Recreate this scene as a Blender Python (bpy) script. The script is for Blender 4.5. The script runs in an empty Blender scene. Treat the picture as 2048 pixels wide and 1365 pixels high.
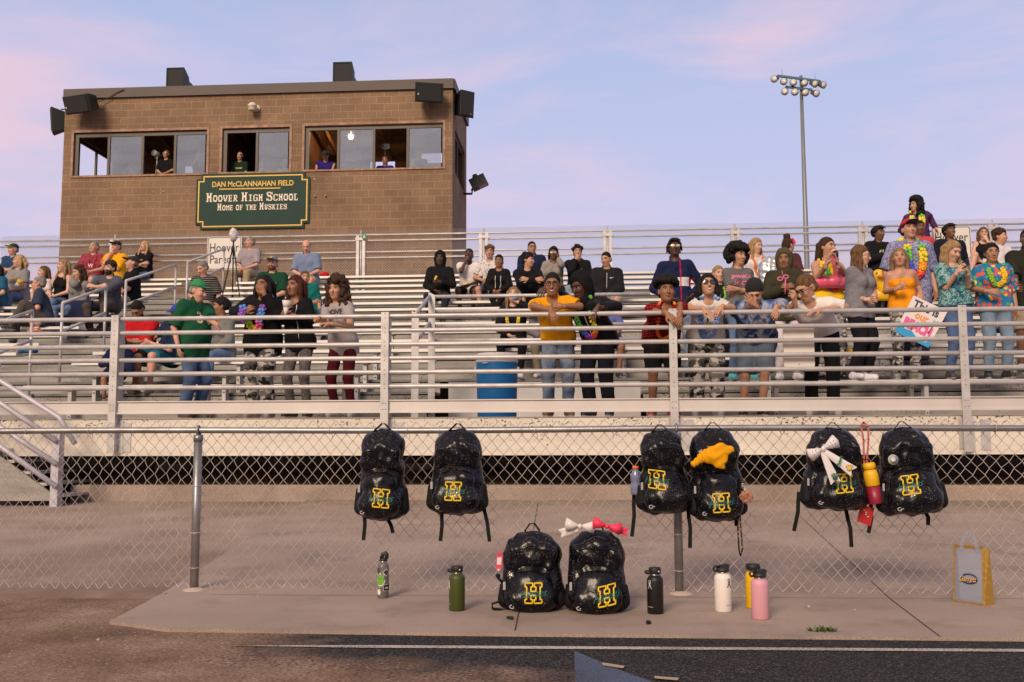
import bpy, math, random
import numpy as np
from mathutils import Vector, Matrix
R = math.radians
scene = bpy.context.scene
COL = scene.collection
PI = math.pi

# ---------------------------------------------------------------- camera
CAMZ = 0.86
F_PX = 1991.0
YAW, PITCH, ROLL = R(4.0), math.atan(197.5 / F_PX), 0.003
_F = Vector((-math.sin(YAW) * math.cos(PITCH), math.cos(YAW) * math.cos(PITCH), math.sin(PITCH)))
_R0 = Vector((math.cos(YAW), math.sin(YAW), 0))
_U0 = _R0.cross(_F)
_RR = _R0 * math.cos(ROLL) - _U0 * math.sin(ROLL)
_UU = _U0 * math.cos(ROLL) + _R0 * math.sin(ROLL)
CAM = Vector((0, 0, CAMZ))
cd = bpy.data.cameras.new('camera')
cd.sensor_width = 36.0
cd.lens = F_PX * 36.0 / 2048.0
cd.clip_end = 2000
cam = bpy.data.objects.new('camera', cd)
COL.objects.link(cam)
m3 = Matrix((_RR, _UU, -_F)).transposed()
cam.matrix_world = Matrix.Translation(CAM) @ m3.to_4x4()
scene.camera = cam

def ray(px, py):
    return _F * F_PX + _RR * (px - 1024.0) - _UU * (py - 682.5)
def P(px, py, Y):                      # photo pixel -> world point on the plane y = Y
    d = ray(px, py)
    return CAM + d * (Y / d.y)
def G(px, py, z=0.0):                  # photo pixel -> world point at height z
    d = ray(px, py)
    return CAM + d * ((z - CAMZ) / d.z)

# ---------------------------------------------------------------- world, sun, exposure
SUN_EL, SUN_AZ = R(31), R(18)           # the bright western sky behind the camera, a little to the left
w = bpy.data.worlds.new('World')
scene.world = w
w.use_nodes = True
nt = w.node_tree
nt.nodes.clear()
def nn(tree, t, **kw):
    n = tree.nodes.new(t)
    for k, v in kw.items():
        setattr(n, k, v)
    return n
out = nn(nt, 'ShaderNodeOutputWorld')
sky = nn(nt, 'ShaderNodeTexSky', sky_type='NISHITA')
sky.sun_disc = False
sky.sun_elevation = SUN_EL
sky.sun_rotation = PI + SUN_AZ
bg1 = nn(nt, 'ShaderNodeBackground')
bg1.inputs[1].default_value = 0.012
nt.links.new(sky.outputs[0], bg1.inputs[0])
tc = nn(nt, 'ShaderNodeTexCoord')
sep = nn(nt, 'ShaderNodeSeparateXYZ')
nt.links.new(tc.outputs['Generated'], sep.inputs[0])
ramp = nn(nt, 'ShaderNodeValToRGB')
nt.links.new(sep.outputs['Z'], ramp.inputs[0])
def setramp(rp, stops):
    e = rp.color_ramp.elements
    while len(e) > 1:
        e.remove(e[-1])
    e[0].position = stops[0][0]; e[0].color = tuple(stops[0][1]) + (1,)
    for p, c in stops[1:]:
        x = e.new(p); x.color = tuple(c) + (1,)
setramp(ramp, [(0.0, (.66, .56, .69)), (.12, (.63, .57, .75)), (.24, (.55, .56, .79)), (.36, (.47, .53, .79)), (.5, (.40, .45, .68)), (.75, (.40, .36, .40)), (1.0, (.38, .33, .34))])
# long wisps of pink cloud: noise on the direction, projected to a flat layer
mp = nn(nt, 'ShaderNodeMapping')
mp.inputs['Scale'].default_value = (1.5, 1.3, 6.0)
mp.inputs['Rotation'].default_value = (0, R(-14), R(20))
mp.inputs['Location'].default_value = (3.1, .4, .35)
nt.links.new(tc.outputs['Generated'], mp.inputs[0])
nz = nn(nt, 'ShaderNodeTexNoise')
nz.inputs['Scale'].default_value = 1.7
nz.inputs['Detail'].default_value = 7
nz.inputs['Roughness'].default_value = .6
nz.inputs['Distortion'].default_value = .5
nt.links.new(mp.outputs[0], nz.inputs[0])
cr = nn(nt, 'ShaderNodeValToRGB')
setramp(cr, [(.47, (0, 0, 0)), (.58, (.3, .3, .3)), (.72, (.75, .75, .75))])
nt.links.new(nz.outputs[0], cr.inputs[0])
mx = nn(nt, 'ShaderNodeMixRGB')
mx.inputs[2].default_value = (.84, .60, .70, 1)
# the left of the sky is pinker, low down above all
lf = nn(nt, 'ShaderNodeMapRange'); lf.inputs['From Min'].default_value = -.18; lf.inputs['From Max'].default_value = -.5
nt.links.new(sep.outputs['X'], lf.inputs['Value'])
n2_ = nn(nt, 'ShaderNodeTexNoise'); n2_.inputs['Scale'].default_value = 2.6; n2_.inputs['Detail'].default_value = 6
nt.links.new(mp.outputs[0], n2_.inputs[0])
cr2 = nn(nt, 'ShaderNodeValToRGB'); setramp(cr2, [(.4, (0, 0, 0)), (.62, (.85, .85, .85))])
nt.links.new(n2_.outputs[0], cr2.inputs[0])
lm = nn(nt, 'ShaderNodeMath', operation='MULTIPLY'); nt.links.new(lf.outputs[0], lm.inputs[0]); nt.links.new(cr2.outputs[0], lm.inputs[1])
mxa = nn(nt, 'ShaderNodeMath', operation='MAXIMUM'); nt.links.new(lm.outputs[0], mxa.inputs[0]); nt.links.new(cr.outputs[0], mxa.inputs[1])
nt.links.new(mxa.outputs[0], mx.inputs[0])
nt.links.new(ramp.outputs[0], mx.inputs[1])
# the glow of the sunset, behind the photographer
gl = nn(nt, 'ShaderNodeVectorMath', operation='DOT_PRODUCT')
nt.links.new(tc.outputs['Generated'], gl.inputs[0])
gl.inputs[1].default_value = (-math.sin(SUN_AZ) * .84, -math.cos(SUN_AZ) * .84, .54)
mr = nn(nt, 'ShaderNodeMapRange')
mr.inputs['From Min'].default_value = .35
mr.inputs['From Max'].default_value = 1.0
nt.links.new(gl.outputs['Value'], mr.inputs['Value'])
pw = nn(nt, 'ShaderNodeMath', operation='POWER')
nt.links.new(mr.outputs[0], pw.inputs[0])
pw.inputs[1].default_value = 2.0
mg = nn(nt, 'ShaderNodeMixRGB')
mg.inputs[2].default_value = (.72, .56, .42, 1)
nt.links.new(pw.outputs[0], mg.inputs[0])
nt.links.new(mx.outputs[0], mg.inputs[1])
# low sky behind the camera made darker, to deepen shade under the benches
lowz = nn(nt, 'ShaderNodeMapRange'); lowz.inputs['From Min'].default_value = .02; lowz.inputs['From Max'].default_value = .3
nt.links.new(sep.outputs['Z'], lowz.inputs['Value'])
bky = nn(nt, 'ShaderNodeMapRange'); bky.inputs['From Min'].default_value = .15; bky.inputs['From Max'].default_value = -.35
nt.links.new(sep.outputs['Y'], bky.inputs['Value'])
inv = nn(nt, 'ShaderNodeMath', operation='SUBTRACT'); inv.inputs[0].default_value = 1; nt.links.new(lowz.outputs[0], inv.inputs[1])
dk = nn(nt, 'ShaderNodeMath', operation='MULTIPLY'); nt.links.new(inv.outputs[0], dk.inputs[0]); nt.links.new(bky.outputs[0], dk.inputs[1])
md = nn(nt, 'ShaderNodeMixRGB'); md.inputs[2].default_value = (.10, .075, .065, 1)
nt.links.new(dk.outputs[0], md.inputs[0]); nt.links.new(mg.outputs[0], md.inputs[1])
bg2 = nn(nt, 'ShaderNodeBackground')
bg2.inputs[1].default_value = 0.95
nt.links.new(md.outputs[0], bg2.inputs[0])
ads = nn(nt, 'ShaderNodeAddShader')
nt.links.new(bg1.outputs[0], ads.inputs[0])
nt.links.new(bg2.outputs[0], ads.inputs[1])
nt.links.new(ads.outputs[0], out.inputs[0])

sl = bpy.data.lights.new('sun', 'SUN')
sl.energy = 3.15
sl.angle = R(20)
sl.color = (1.0, .79, .59)
so = bpy.data.objects.new('sun', sl)
COL.objects.link(so)
to_sun = Vector((-math.sin(SUN_AZ) * math.cos(SUN_EL), -math.cos(SUN_AZ) * math.cos(SUN_EL), math.sin(SUN_EL)))
so.rotation_euler = to_sun.to_track_quat('Z', 'Y').to_euler()
so.location = (0, -6, 9)

scene.view_settings.view_transform = 'Standard'
scene.view_settings.look = 'None'
scene.view_settings.exposure = 0.02
scene.view_settings.gamma = 1.0
scene.render.engine = 'CYCLES'
scene.cycles.use_denoising = True
scene.cycles.max_bounces = 6
scene.cycles.transparent_max_bounces = 8

# ---------------------------------------------------------------- materials
_M = {}
def new_mat(name):
    m = bpy.data.materials.new(name)
    m.use_nodes = True
    return m, m.node_tree, m.node_tree.nodes['Principled BSDF']
def M(col, rough=.7, metal=0.0, bump=0.0, bscale=60.0, var=0.0, vscale=8.0, spec=.5, name='surface', coat=0.0, sheen=0.0):
    key = (tuple(col), rough, metal, bump, bscale, var, vscale, spec, coat, sheen)
    if key in _M:
        return _M[key]
    m, t, b = new_mat(name)
    b.inputs['Base Color'].default_value = tuple(col) + (1,)
    b.inputs['Roughness'].default_value = rough
    b.inputs['Metallic'].default_value = metal
    b.inputs['Specular IOR Level'].default_value = spec
    b.inputs['Coat Weight'].default_value = coat
    if sheen:
        b.inputs['Sheen Weight'].default_value = sheen
    if bump or var:
        c = nn(t, 'ShaderNodeTexCoord')
        if var:
            n = nn(t, 'ShaderNodeTexNoise')
            n.inputs['Scale'].default_value = vscale
            n.inputs['Detail'].default_value = 6
            t.links.new(c.outputs['Object'], n.inputs[0])
            r = nn(t, 'ShaderNodeValToRGB')
            lo = [x * (1 - var) for x in col]; hi = [min(1, x * (1 + var)) for x in col]
            setramp(r, [(.3, lo), (.7, hi)])
            t.links.new(n.outputs[0], r.inputs[0])
            t.links.new(r.outputs[0], b.inputs['Base Color'])
        if bump:
            n2 = nn(t, 'ShaderNodeTexNoise')
            n2.inputs['Scale'].default_value = bscale
            n2.inputs['Detail'].default_value = 4
            t.links.new(c.outputs['Object'], n2.inputs[0])
            bp = nn(t, 'ShaderNodeBump')
            bp.inputs['Strength'].default_value = bump
            bp.inputs['Distance'].default_value = .01
            t.links.new(n2.outputs[0], bp.inputs['Height'])
            t.links.new(bp.outputs[0], b.inputs['Normal'])
    _M[key] = m
    return m

def mat_nodes(name, build, rough=.8):
    if name in _M:
        return _M[name]
    m, t, b = new_mat(name)
    b.inputs['Roughness'].default_value = rough
    build(t, b)
    _M[name] = m
    return m
def tex(t, kind, scale, src='Object', mapping=None, detail=5, **kw):
    c = nn(t, 'ShaderNodeTexCoord')
    o = c.outputs[src]
    if mapping:
        mpn = nn(t, 'ShaderNodeMapping')
        for k, v in mapping.items():
            mpn.inputs[k].default_value = v
        t.links.new(o, mpn.inputs[0]); o = mpn.outputs[0]
    n = nn(t, kind)
    n.inputs['Scale'].default_value = scale
    if 'Detail' in n.inputs:
        n.inputs['Detail'].default_value = 0 if kind == 'ShaderNodeTexVoronoi' else detail
    for k, v in kw.items():
        n.inputs[k].default_value = v
    t.links.new(o, n.inputs['Vector'])
    return n
def rampn(t, src, stops):
    r = nn(t, 'ShaderNodeValToRGB')
    setramp(r, stops)
    t.links.new(src, r.inputs[0])
    return r.outputs[0]
def mixc(t, fac, a, b, blend='MIX'):
    n = nn(t, 'ShaderNodeMixRGB', blend_type=blend)
    for i, v in ((0, fac), (1, a), (2, b)):
        if isinstance(v, (int, float)):
            n.inputs[i].default_value = v
        elif isinstance(v, tuple):
            n.inputs[i].default_value = v + (1,)
        else:
            t.links.new(v, n.inputs[i])
    return n.outputs[0]
def bumpn(t, b, h, strength=.3, dist=.01):
    bp = nn(t, 'ShaderNodeBump')
    bp.inputs['Strength'].default_value = strength
    bp.inputs['Distance'].default_value = dist
    t.links.new(h, bp.inputs['Height'])
    t.links.new(bp.outputs[0], b.inputs['Normal'])

# ---------------------------------------------------------------- mesh building
class MB:
    def __init__(self):
        self.v, self.f, self.m, self.s = [], [], [], []
        self.n = 0
    def add(self, verts, faces, mat=0, smooth=False):
        o = self.n
        verts = [tuple(x) for x in verts]
        self.v += verts; self.n += len(verts)
        for f in faces:
            self.f.append(tuple(i + o for i in f)); self.m.append(mat); self.s.append(smooth)
        return self
    def box(self, a, b, mat=0):
        (x0, y0, z0), (x1, y1, z1) = [min(p, q) for p, q in zip(a, b)], [max(p, q) for p, q in zip(a, b)]
        v = [(x0, y0, z0), (x1, y0, z0), (x1, y1, z0), (x0, y1, z0), (x0, y0, z1), (x1, y0, z1), (x1, y1, z1), (x0, y1, z1)]
        return self.add(v, [(3, 2, 1, 0), (4, 5, 6, 7), (0, 1, 5, 4), (1, 2, 6, 5), (2, 3, 7, 6), (3, 0, 4, 7)], mat)
    def obox(self, c, ax, ay, az, mat=0):      # oriented box: centre and three half-axis vectors
        c, ax, ay, az = Vector(c), Vector(ax), Vector(ay), Vector(az)
        v = [c + sx * ax + sy * ay + sz * az for sz in (-1, 1) for sx, sy in ((-1, -1), (1, -1), (1, 1), (-1, 1))]
        fs = [(3, 2, 1, 0), (4, 5, 6, 7), (0, 1, 5, 4), (1, 2, 6, 5), (2, 3, 7, 6), (3, 0, 4, 7)]
        if ax.cross(ay).dot(az) < 0:
            fs = [f[::-1] for f in fs]
        return self.add(v, fs, mat)
    def bar(self, a, b, wx, wy, mat=0, up=(0, 0, 1)):
        a, b = Vector(a), Vector(b)
        d = (b - a); L = d.length; d.normalize()
        u = Vector(up)
        if abs(d.dot(u)) > .98:
            u = Vector((0, 1, 0))
        s = d.cross(u).normalized(); u2 = s.cross(d)
        return self.obox((a + b) / 2, s * wx / 2, d * L / 2, u2 * wy / 2, mat)
    def tube(self, pts, r, n=8, mat=0, caps=True, closed=False, smooth=True):
        pts = [Vector(p) for p in pts]
        N = len(pts)
        rs = r if isinstance(r, (list, tuple)) else [r] * N
        vs, fs = [], []
        ref = None
        for i, p in enumerate(pts):
            if closed:
                d = pts[(i + 1) % N] - pts[i - 1]
            else:
                d = pts[min(i + 1, N - 1)] - pts[max(i - 1, 0)]
            if d.length < 1e-9:
                d = Vector((0, 0, 1))
            d.normalize()
            if ref is None:
                ref = Vector((0, 0, 1)) if abs(d.z) < .9 else Vector((1, 0, 0))
            s = d.cross(ref)
            if s.length < 1e-6:
                s = d.orthogonal()
            s.normalize(); u = s.cross(d); ref = u
            for k in range(n):
                a = 2 * PI * k / n
                vs.append(p + (s * math.cos(a) + u * math.sin(a)) * rs[i])
        for i in range(N if closed else N - 1):
            j = (i + 1) % N
            for k in range(n):
                k2 = (k + 1) % n
                fs.append((i * n + k, i * n + k2, j * n + k2, j * n + k))
        if caps and not closed:
            fs.append(tuple(range(n))[::-1]); fs.append(tuple((N - 1) * n + k for k in range(n)))
        return self.add(vs, fs, mat, smooth)
    def lathe(self, prof, n=20, c=(0, 0, 0), mat=0, ax=None, smooth=True):
        c = Vector(c)
        if ax is None:
            X, Yv, Z = Vector((1, 0, 0)), Vector((0, 1, 0)), Vector((0, 0, 1))
        else:
            Z = Vector(ax).normalized(); X = Z.orthogonal().normalized(); Yv = Z.cross(X)
        vs, fs = [], []
        for r, z in prof:
            for k in range(n):
                a = 2 * PI * k / n
                vs.append(c + X * r * math.cos(a) + Yv * r * math.sin(a) + Z * z)
        for i in range(len(prof) - 1):
            for k in range(n):
                k2 = (k + 1) % n
                fs.append((i * n + k, i * n + k2, (i + 1) * n + k2, (i + 1) * n + k))
        fs.append(tuple(range(n))[::-1]); fs.append(tuple((len(prof) - 1) * n + k for k in range(n)))
        return self.add(vs, fs, mat, smooth)
    def prism(self, poly, o, ux, uy, depth, mat=0, side=None):   # polygon in the frame (o, ux, uy), extruded by vector depth
        o, ux, uy, depth = Vector(o), Vector(ux), Vector(uy), Vector(depth)
        n = len(poly)
        a = [o + ux * x + uy * y for x, y in poly]
        b = [p + depth for p in a]
        ar = sum(poly[i][0] * poly[(i + 1) % n][1] - poly[(i + 1) % n][0] * poly[i][1] for i in range(n))
        flip = (ux.cross(uy).dot(depth) * ar) < 0
        fs = [tuple(range(n))[::-1], tuple(range(n, 2 * n))]
        fs += [(i, (i + 1) % n, n + (i + 1) % n, n + i) for i in range(n)]
        if flip:
            fs = [f[::-1] for f in fs]
        return self.add(a + b, fs, mat)
    def ball(self, c, r, n=8, mat=0, sc=(1, 1, 1)):
        c = Vector(c)
        vs = [c + Vector((0, 0, r * sc[2]))]
        rings = max(3, n // 2)
        for i in range(1, rings):
            t = PI * i / rings
            for k in range(n):
                a = 2 * PI * k / n
                vs.append(c + Vector((r * sc[0] * math.sin(t) * math.cos(a), r * sc[1] * math.sin(t) * math.sin(a), r * sc[2] * math.cos(t))))
        vs.append(c - Vector((0, 0, r * sc[2])))
        fs = [(0, 1 + k, 1 + (k + 1) % n) for k in range(n)]
        for i in range(rings - 2):
            for k in range(n):
                k2 = (k + 1) % n
                fs.append((1 + i * n + k, 1 + (i + 1) * n + k, 1 + (i + 1) * n + k2, 1 + i * n + k2))
        L = len(vs) - 1
        fs += [(L, 1 + (rings - 2) * n + (k + 1) % n, 1 + (rings - 2) * n + k) for k in range(n)]
        return self.add(vs, fs, mat, True)
    def arr(self, V, Fq, mat=0):               # numpy verts and quads
        o = self.n
        self.v += [tuple(x) for x in V.tolist()]; self.n += len(V)
        self.f += [tuple(x) for x in (Fq + o).tolist()]
        self.m += [mat] * len(Fq); self.s += [True] * len(Fq)
        return self
    def build(self, name, mats, parent=None, world=False, recentre=True):
        if not isinstance(mats, (list, tuple)):
            mats = [mats]
        loc = Vector((0, 0, 0))
        v = self.v
        if parent is None and recentre and v:
            a = np.array(v)
            lo, hi = a.min(0), a.max(0)
            loc = Vector(((lo[0] + hi[0]) / 2, (lo[1] + hi[1]) / 2, lo[2]))
            v = (a - np.array(loc)).tolist()
        me = bpy.data.meshes.new(name)
        me.from_pydata(v, [], self.f)
        for mm in mats:
            me.materials.append(mm)
        if len(mats) > 1:
            me.polygons.foreach_set('material_index', self.m)
        me.polygons.foreach_set('use_smooth', self.s)
        me.update()
        o = bpy.data.objects.new(name, me)
        COL.objects.link(o)
        if parent is not None:
            o.parent = parent
            if world:
                q = parent
                off = Vector((0, 0, 0))
                while q is not None:
                    off -= Vector(q.location); q = q.parent
                o.location = off
        else:
            o.location = loc
        return o

def empty(name, loc, rz=0.0):
    o = bpy.data.objects.new(name, None)
    o.empty_display_size = .2
    COL.objects.link(o)
    o.location = loc
    o.rotation_euler = (0, 0, rz)
    return o
def tag(o, label, cat, group=None):
    o['label'] = label; o['category'] = cat
    if group:
        o['group'] = group
    return o
def struct(o):
    o['kind'] = 'structure'
    return o

_txt = {}
def text_geo(s, bold=0.0, shear=0.0, space=1.0):
    """flat letters: vertices (x, y) for a cap height near 0.7, and faces; centred on x and y"""
    k = (s, bold, shear, space)
    if k in _txt:
        return _txt[k]
    c = bpy.data.curves.new('letters', 'FONT')
    c.body = s; c.size = 1.0; c.offset = bold; c.shear = shear; c.space_character = space; c.resolution_u = 3
    o = bpy.data.objects.new('letters', c)
    COL.objects.link(o)
    dg = bpy.context.evaluated_depsgraph_get()
    me = o.evaluated_get(dg).to_mesh()
    v = np.array([tuple(x.co[:2]) for x in me.vertices])
    f = [tuple(p.vertices) for p in me.polygons]
    o.evaluated_get(dg).to_mesh_clear()
    bpy.data.objects.remove(o); bpy.data.curves.remove(c)
    lo, hi = v.min(0), v.max(0)
    v = v - (lo + hi) / 2
    _txt[k] = (v, f, hi - lo)
    return _txt[k]
def put_text(mb, s, o, ux, uy, width=None, height=None, mat=0, bold=0.0, shear=0.0, off=(0, 0, 0), proj=None, space=1.0):
    v, f, sz = text_geo(s, bold, shear, space)
    sx = (width / sz[0]) if width else height / sz[1]
    sy = (height / sz[1]) if height else sx
    o, ux, uy, off = Vector(o), Vector(ux), Vector(uy), Vector(off)
    pts = [o + ux * (x * sx) + uy * (y * sy) + off for x, y in v.tolist()]
    if proj:
        pts = [proj(p) for p in pts]
    n = ux.cross(uy)
    mb.add(pts, f, mat)
GLY = {
 'H': '###..### .##..##. .##..##. .######. .######. .##..##. .##..##. .##..##. ###..###',
 'O': '.######. .######. ##....## ##....## ##....## ##....## ##....## .######. .######.',
 'V': '###..### ##....## ##....## .##..##. .##..##. .##..##. ..####.. ..####.. ...##...',
 'E': '#######. .##...#. .##..... .##..#.. .#####.. .##..#.. .##..... .##...#. #######.',
 'R': '######.. .##..##. .##..##. .##..##. .#####.. .####... .##.##.. .##..##. ###..###',
 'I': '.######. ...##... ...##... ...##... ...##... ...##... ...##... ...##... .######.',
 'G': '.######. ##....## ##...... ##...... ##..#### ##....## ##....## ##...### .#####.#',
 'S': '.#####.# ##...### ##.....# .#####.. ..#####. .....### #.....## ###...## #.#####.',
 'C': '.#####.# ##...### ##.....# ##...... ##...... ##...... ##.....# ##...### .######.',
 'L': '#####... .##..... .##..... .##..... .##..... .##..... .##...#. .##...#. #######.',
 'M': '##....## ###..### ######## .##.#.##. .##...##. .##...##. .##...##. .##...##. ###...##',
 'F': '#######. .##...#. .##..... .##..#.. .#####.. .##..#.. .##..... .##..... ####....',
 'T': '######## #..##..# ...##... ...##... ...##... ...##... ...##... ...##... ..####..',
 'U': '###..### .##..##. .##..##. .##..##. .##..##. .##..##. .##..##. .######. ..####..',
 'K': '###..### .##..##. .##.##.. .####... .####... .##.##.. .##.##.. .##..##. ###..###',
}
def slab_text(mb, words, o, ux, uy, width, cap, small, mat=0, off=(0, 0, 0)):
    """slab-serif capitals; the first letter of each word (marked by upper case) is taller"""
    adv = 9.4
    tot = 0
    for ch in words:
        sc = cap if ch.isupper() else small
        tot += (5.5 * small if ch == ' ' else adv * sc)
    o, ux, uy, off = Vector(o), Vector(ux), Vector(uy), Vector(off)
    kx = width / tot
    x = -width / 2
    for ch in words:
        if ch == ' ':
            x += 5.5 * small * kx; continue
        sc = cap if ch.isupper() else small
        rows = GLY[ch.upper()].split()
        ch_h = sc / 9.0
        for j, row in enumerate(rows):
            i = 0
            while i < len(row):
                if row[i] == '#':
                    k = i
                    while k < len(row) and row[k] == '#':
                        k += 1
                    x0, x1 = x + i * sc * kx, x + k * sc * kx
                    y0, y1 = (8 - j) * ch_h, (9 - j) * ch_h
                    mb.add([o + off + ux * a + uy * b for a, b in ((x0, y0), (x1, y0), (x1, y1), (x0, y1))], [(0, 1, 2, 3)], mat)
                    i = k
                else:
                    i += 1
        x += adv * sc * kx
# ================================================================ setting: ground, pavement, track
def concrete(t, b):
    n1 = tex(t, 'ShaderNodeTexNoise', 1.1, detail=8)
    c1 = rampn(t, n1.outputs[0], [(.3, (.295, .228, .187)), (.5, (.35, .272, .228)), (.72, (.40, .318, .27))])
    n2 = tex(t, 'ShaderNodeTexNoise', 180, detail=3)
    c2 = rampn(t, n2.outputs[0], [(.3, (.62, .61, .6)), (.7, (1.2, 1.2, 1.2))])
    c = mixc(t, 1.0, c1, c2, 'MULTIPLY')
    n4 = tex(t, 'ShaderNodeTexNoise', 1.9, detail=9, Roughness=.65)
    st = rampn(t, n4.outputs[0], [(.5, (0, 0, 0)), (.66, (.85, .85, .85))])
    c = mixc(t, st, c, (.22, .17, .142))
    v0 = tex(t, 'ShaderNodeTexVoronoi', 30)
    c = mixc(t, rampn(t, v0.outputs[0], [(.08, (.8, .8, .8)), (.12, (0, 0, 0))]), c, (.14, .11, .09))
    t.links.new(c, b.inputs['Base Color'])
    w1 = tex(t, 'ShaderNodeTexWave', 42, mapping={'Rotation': (0, 0, R(62))}, detail=2, Distortion=.6)
    h = mixc(t, .5, n2.outputs[0], w1.outputs[0])
    bumpn(t, b, h, .35, .004)
CONC = mat_nodes('brushed_concrete', concrete, .9)
def dirt(t, b):
    n1 = tex(t, 'ShaderNodeTexNoise', 1.5, detail=10, Roughness=.62, mapping={'Scale': (1, 1.4, 1)})
    c1 = rampn(t, n1.outputs[0], [(.3, (.13, .08, .052)), (.48, (.205, .132, .092)), (.62, (.27, .188, .142)), (.78, (.34, .26, .21))])
    n2 = tex(t, 'ShaderNodeTexNoise', 120, detail=4)
    c2 = rampn(t, n2.outputs[0], [(.25, (.7, .7, .7)), (.75, (1.2, 1.2, 1.2))])
    v = tex(t, 'ShaderNodeTexVoronoi', 34)
    g = rampn(t, v.outputs[0], [(.06, (1, 1, 1)), (.1, (0, 0, 0))])
    c = mixc(t, 1.0, c1, c2, 'MULTIPLY')
    c = mixc(t, g, c, (.4, .34, .3))
    t.links.new(c, b.inputs['Base Color'])
    bumpn(t, b, mixc(t, .5, n1.outputs[0], n2.outputs[0]), .6, .02)
DIRT = mat_nodes('dry_dirt', dirt, .95)
def trackm(t, b):
    n2 = tex(t, 'ShaderNodeTexNoise', 95, detail=5)
    c1 = rampn(t, n2.outputs[0], [(.36, (.003, .003, .004)), (.55, (.022, .02, .022)), (.68, (.1, .09, .088))])
    v = tex(t, 'ShaderNodeTexVoronoi', 75)
    fl = rampn(t, v.outputs[0], [(.14, (.8, .8, .8)), (.2, (0, 0, 0))])
    c1 = mixc(t, fl, c1, (.17, .14, .11))
    # dirt washed over the left end of the track
    c = nn(t, 'ShaderNodeTexCoord')
    s = nn(t, 'ShaderNodeSeparateXYZ')
    t.links.new(c.outputs['Object'], s.inputs[0])
    ad = nn(t, 'ShaderNodeMath', operation='MULTIPLY_ADD')     # x + 3 y
    t.links.new(s.outputs['Y'], ad.inputs[0]); ad.inputs[1].default_value = 3.0; 
    t.links.new(s.outputs['X'], ad.inputs[2])
    n3 = tex(t, 'ShaderNodeTexNoise', 2.4, detail=9, Roughness=.62)
    ad2 = nn(t, 'ShaderNodeMath', operation='MULTIPLY_ADD')
    t.links.new(n3.outputs[0], ad2.inputs[0]); ad2.inputs[1].default_value = -2.3
    t.links.new(ad.outputs[0], ad2.inputs[2])
    mr_ = nn(t, 'ShaderNodeMapRange')
    mr_.inputs['From Min'].default_value = 9.0; mr_.inputs['From Max'].default_value = 10.4
    mr_.inputs['To Min'].default_value = 1.9; mr_.inputs['To Max'].default_value = 0
    t.links.new(ad2.outputs[0], mr_.inputs['Value'])
    xn = nn(t, 'ShaderNodeMath', operation='MULTIPLY_ADD'); t.links.new(n3.outputs[0], xn.inputs[0]); xn.inputs[1].default_value = -1.1; t.links.new(s.outputs['X'], xn.inputs[2])
    m2_ = nn(t, 'ShaderNodeMapRange'); m2_.inputs['From Min'].default_value = -2.2; m2_.inputs['From Max'].default_value = -1.65; m2_.inputs['To Min'].default_value = 1.9; m2_.inputs['To Max'].default_value = 0
    t.links.new(xn.outputs[0], m2_.inputs['Value'])
    mm_ = nn(t, 'ShaderNodeMath', operation='MAXIMUM'); t.links.new(mr_.outputs[0], mm_.inputs[0]); t.links.new(m2_.outputs[0], mm_.inputs[1])
    nd = tex(t, 'ShaderNodeTexNoise', 1.7, detail=11, Roughness=.68)
    dc = rampn(t, nd.outputs[0], [(.32, (.105, .064, .042)), (.47, (.2, .128, .088)), (.6, (.27, .188, .142)), (.75, (.36, .285, .24))])
    ng = tex(t, 'ShaderNodeTexNoise', 70, detail=5)
    dc = mixc(t, 1.0, dc, rampn(t, ng.outputs[0], [(.3, (.66, .64, .62)), (.68, (1.25, 1.23, 1.2))]), 'MULTIPLY')
    vg = tex(t, 'ShaderNodeTexVoronoi', 22)
    dc = mixc(t, rampn(t, vg.outputs[0], [(.1, (.9, .9, .9)), (.15, (0, 0, 0))]), dc, (.42, .35, .3))
    n5 = tex(t, 'ShaderNodeTexNoise', 60, detail=5)
    gr = rampn(t, n5.outputs[0], [(.4, (.3, .3, .3)), (.56, (1, 1, 1))])
    fac = mixc(t, 1.0, mm_.outputs[0], gr, 'MULTIPLY')
    cl_ = nn(t, 'ShaderNodeClamp'); t.links.new(fac, cl_.inputs[0]); fac = cl_.outputs[0]
    t.links.new(mixc(t, fac, c1, dc), b.inputs['Base Color'])
    bumpn(t, b, n2.outputs[0], .6, .01)
TRACK = mat_nodes('black_rubber_track', trackm, .85)
TRACK.node_tree.nodes['Principled BSDF'].inputs['Specular IOR Level'].default_value = .25

def gz(y):                                # the ground: flat, then a gentle rise to the stand
    return 0.0 if y < 5.6 else min(.19, .19 * (y - 5.6) / 5.65)
def sheet(name, xs, ys, zf, m):
    mb = MB()
    vs = [(x, y, zf(x, y)) for y in ys for x in xs]
    n = len(xs)
    fs = [(j * n + i, j * n + i + 1, (j + 1) * n + i + 1, (j + 1) * n + i) for j in range(len(ys) - 1) for i in range(n - 1)]
    mb.add(vs, fs)
    return struct(mb.build(name, m, recentre=False))
sheet('ground', [-600, -40, 0, 40, 600], [-300, 2, 5.6, 11.25, 40, 700], lambda x, y: gz(y) - .06 if y > 2 else -.06, DIRT)
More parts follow.
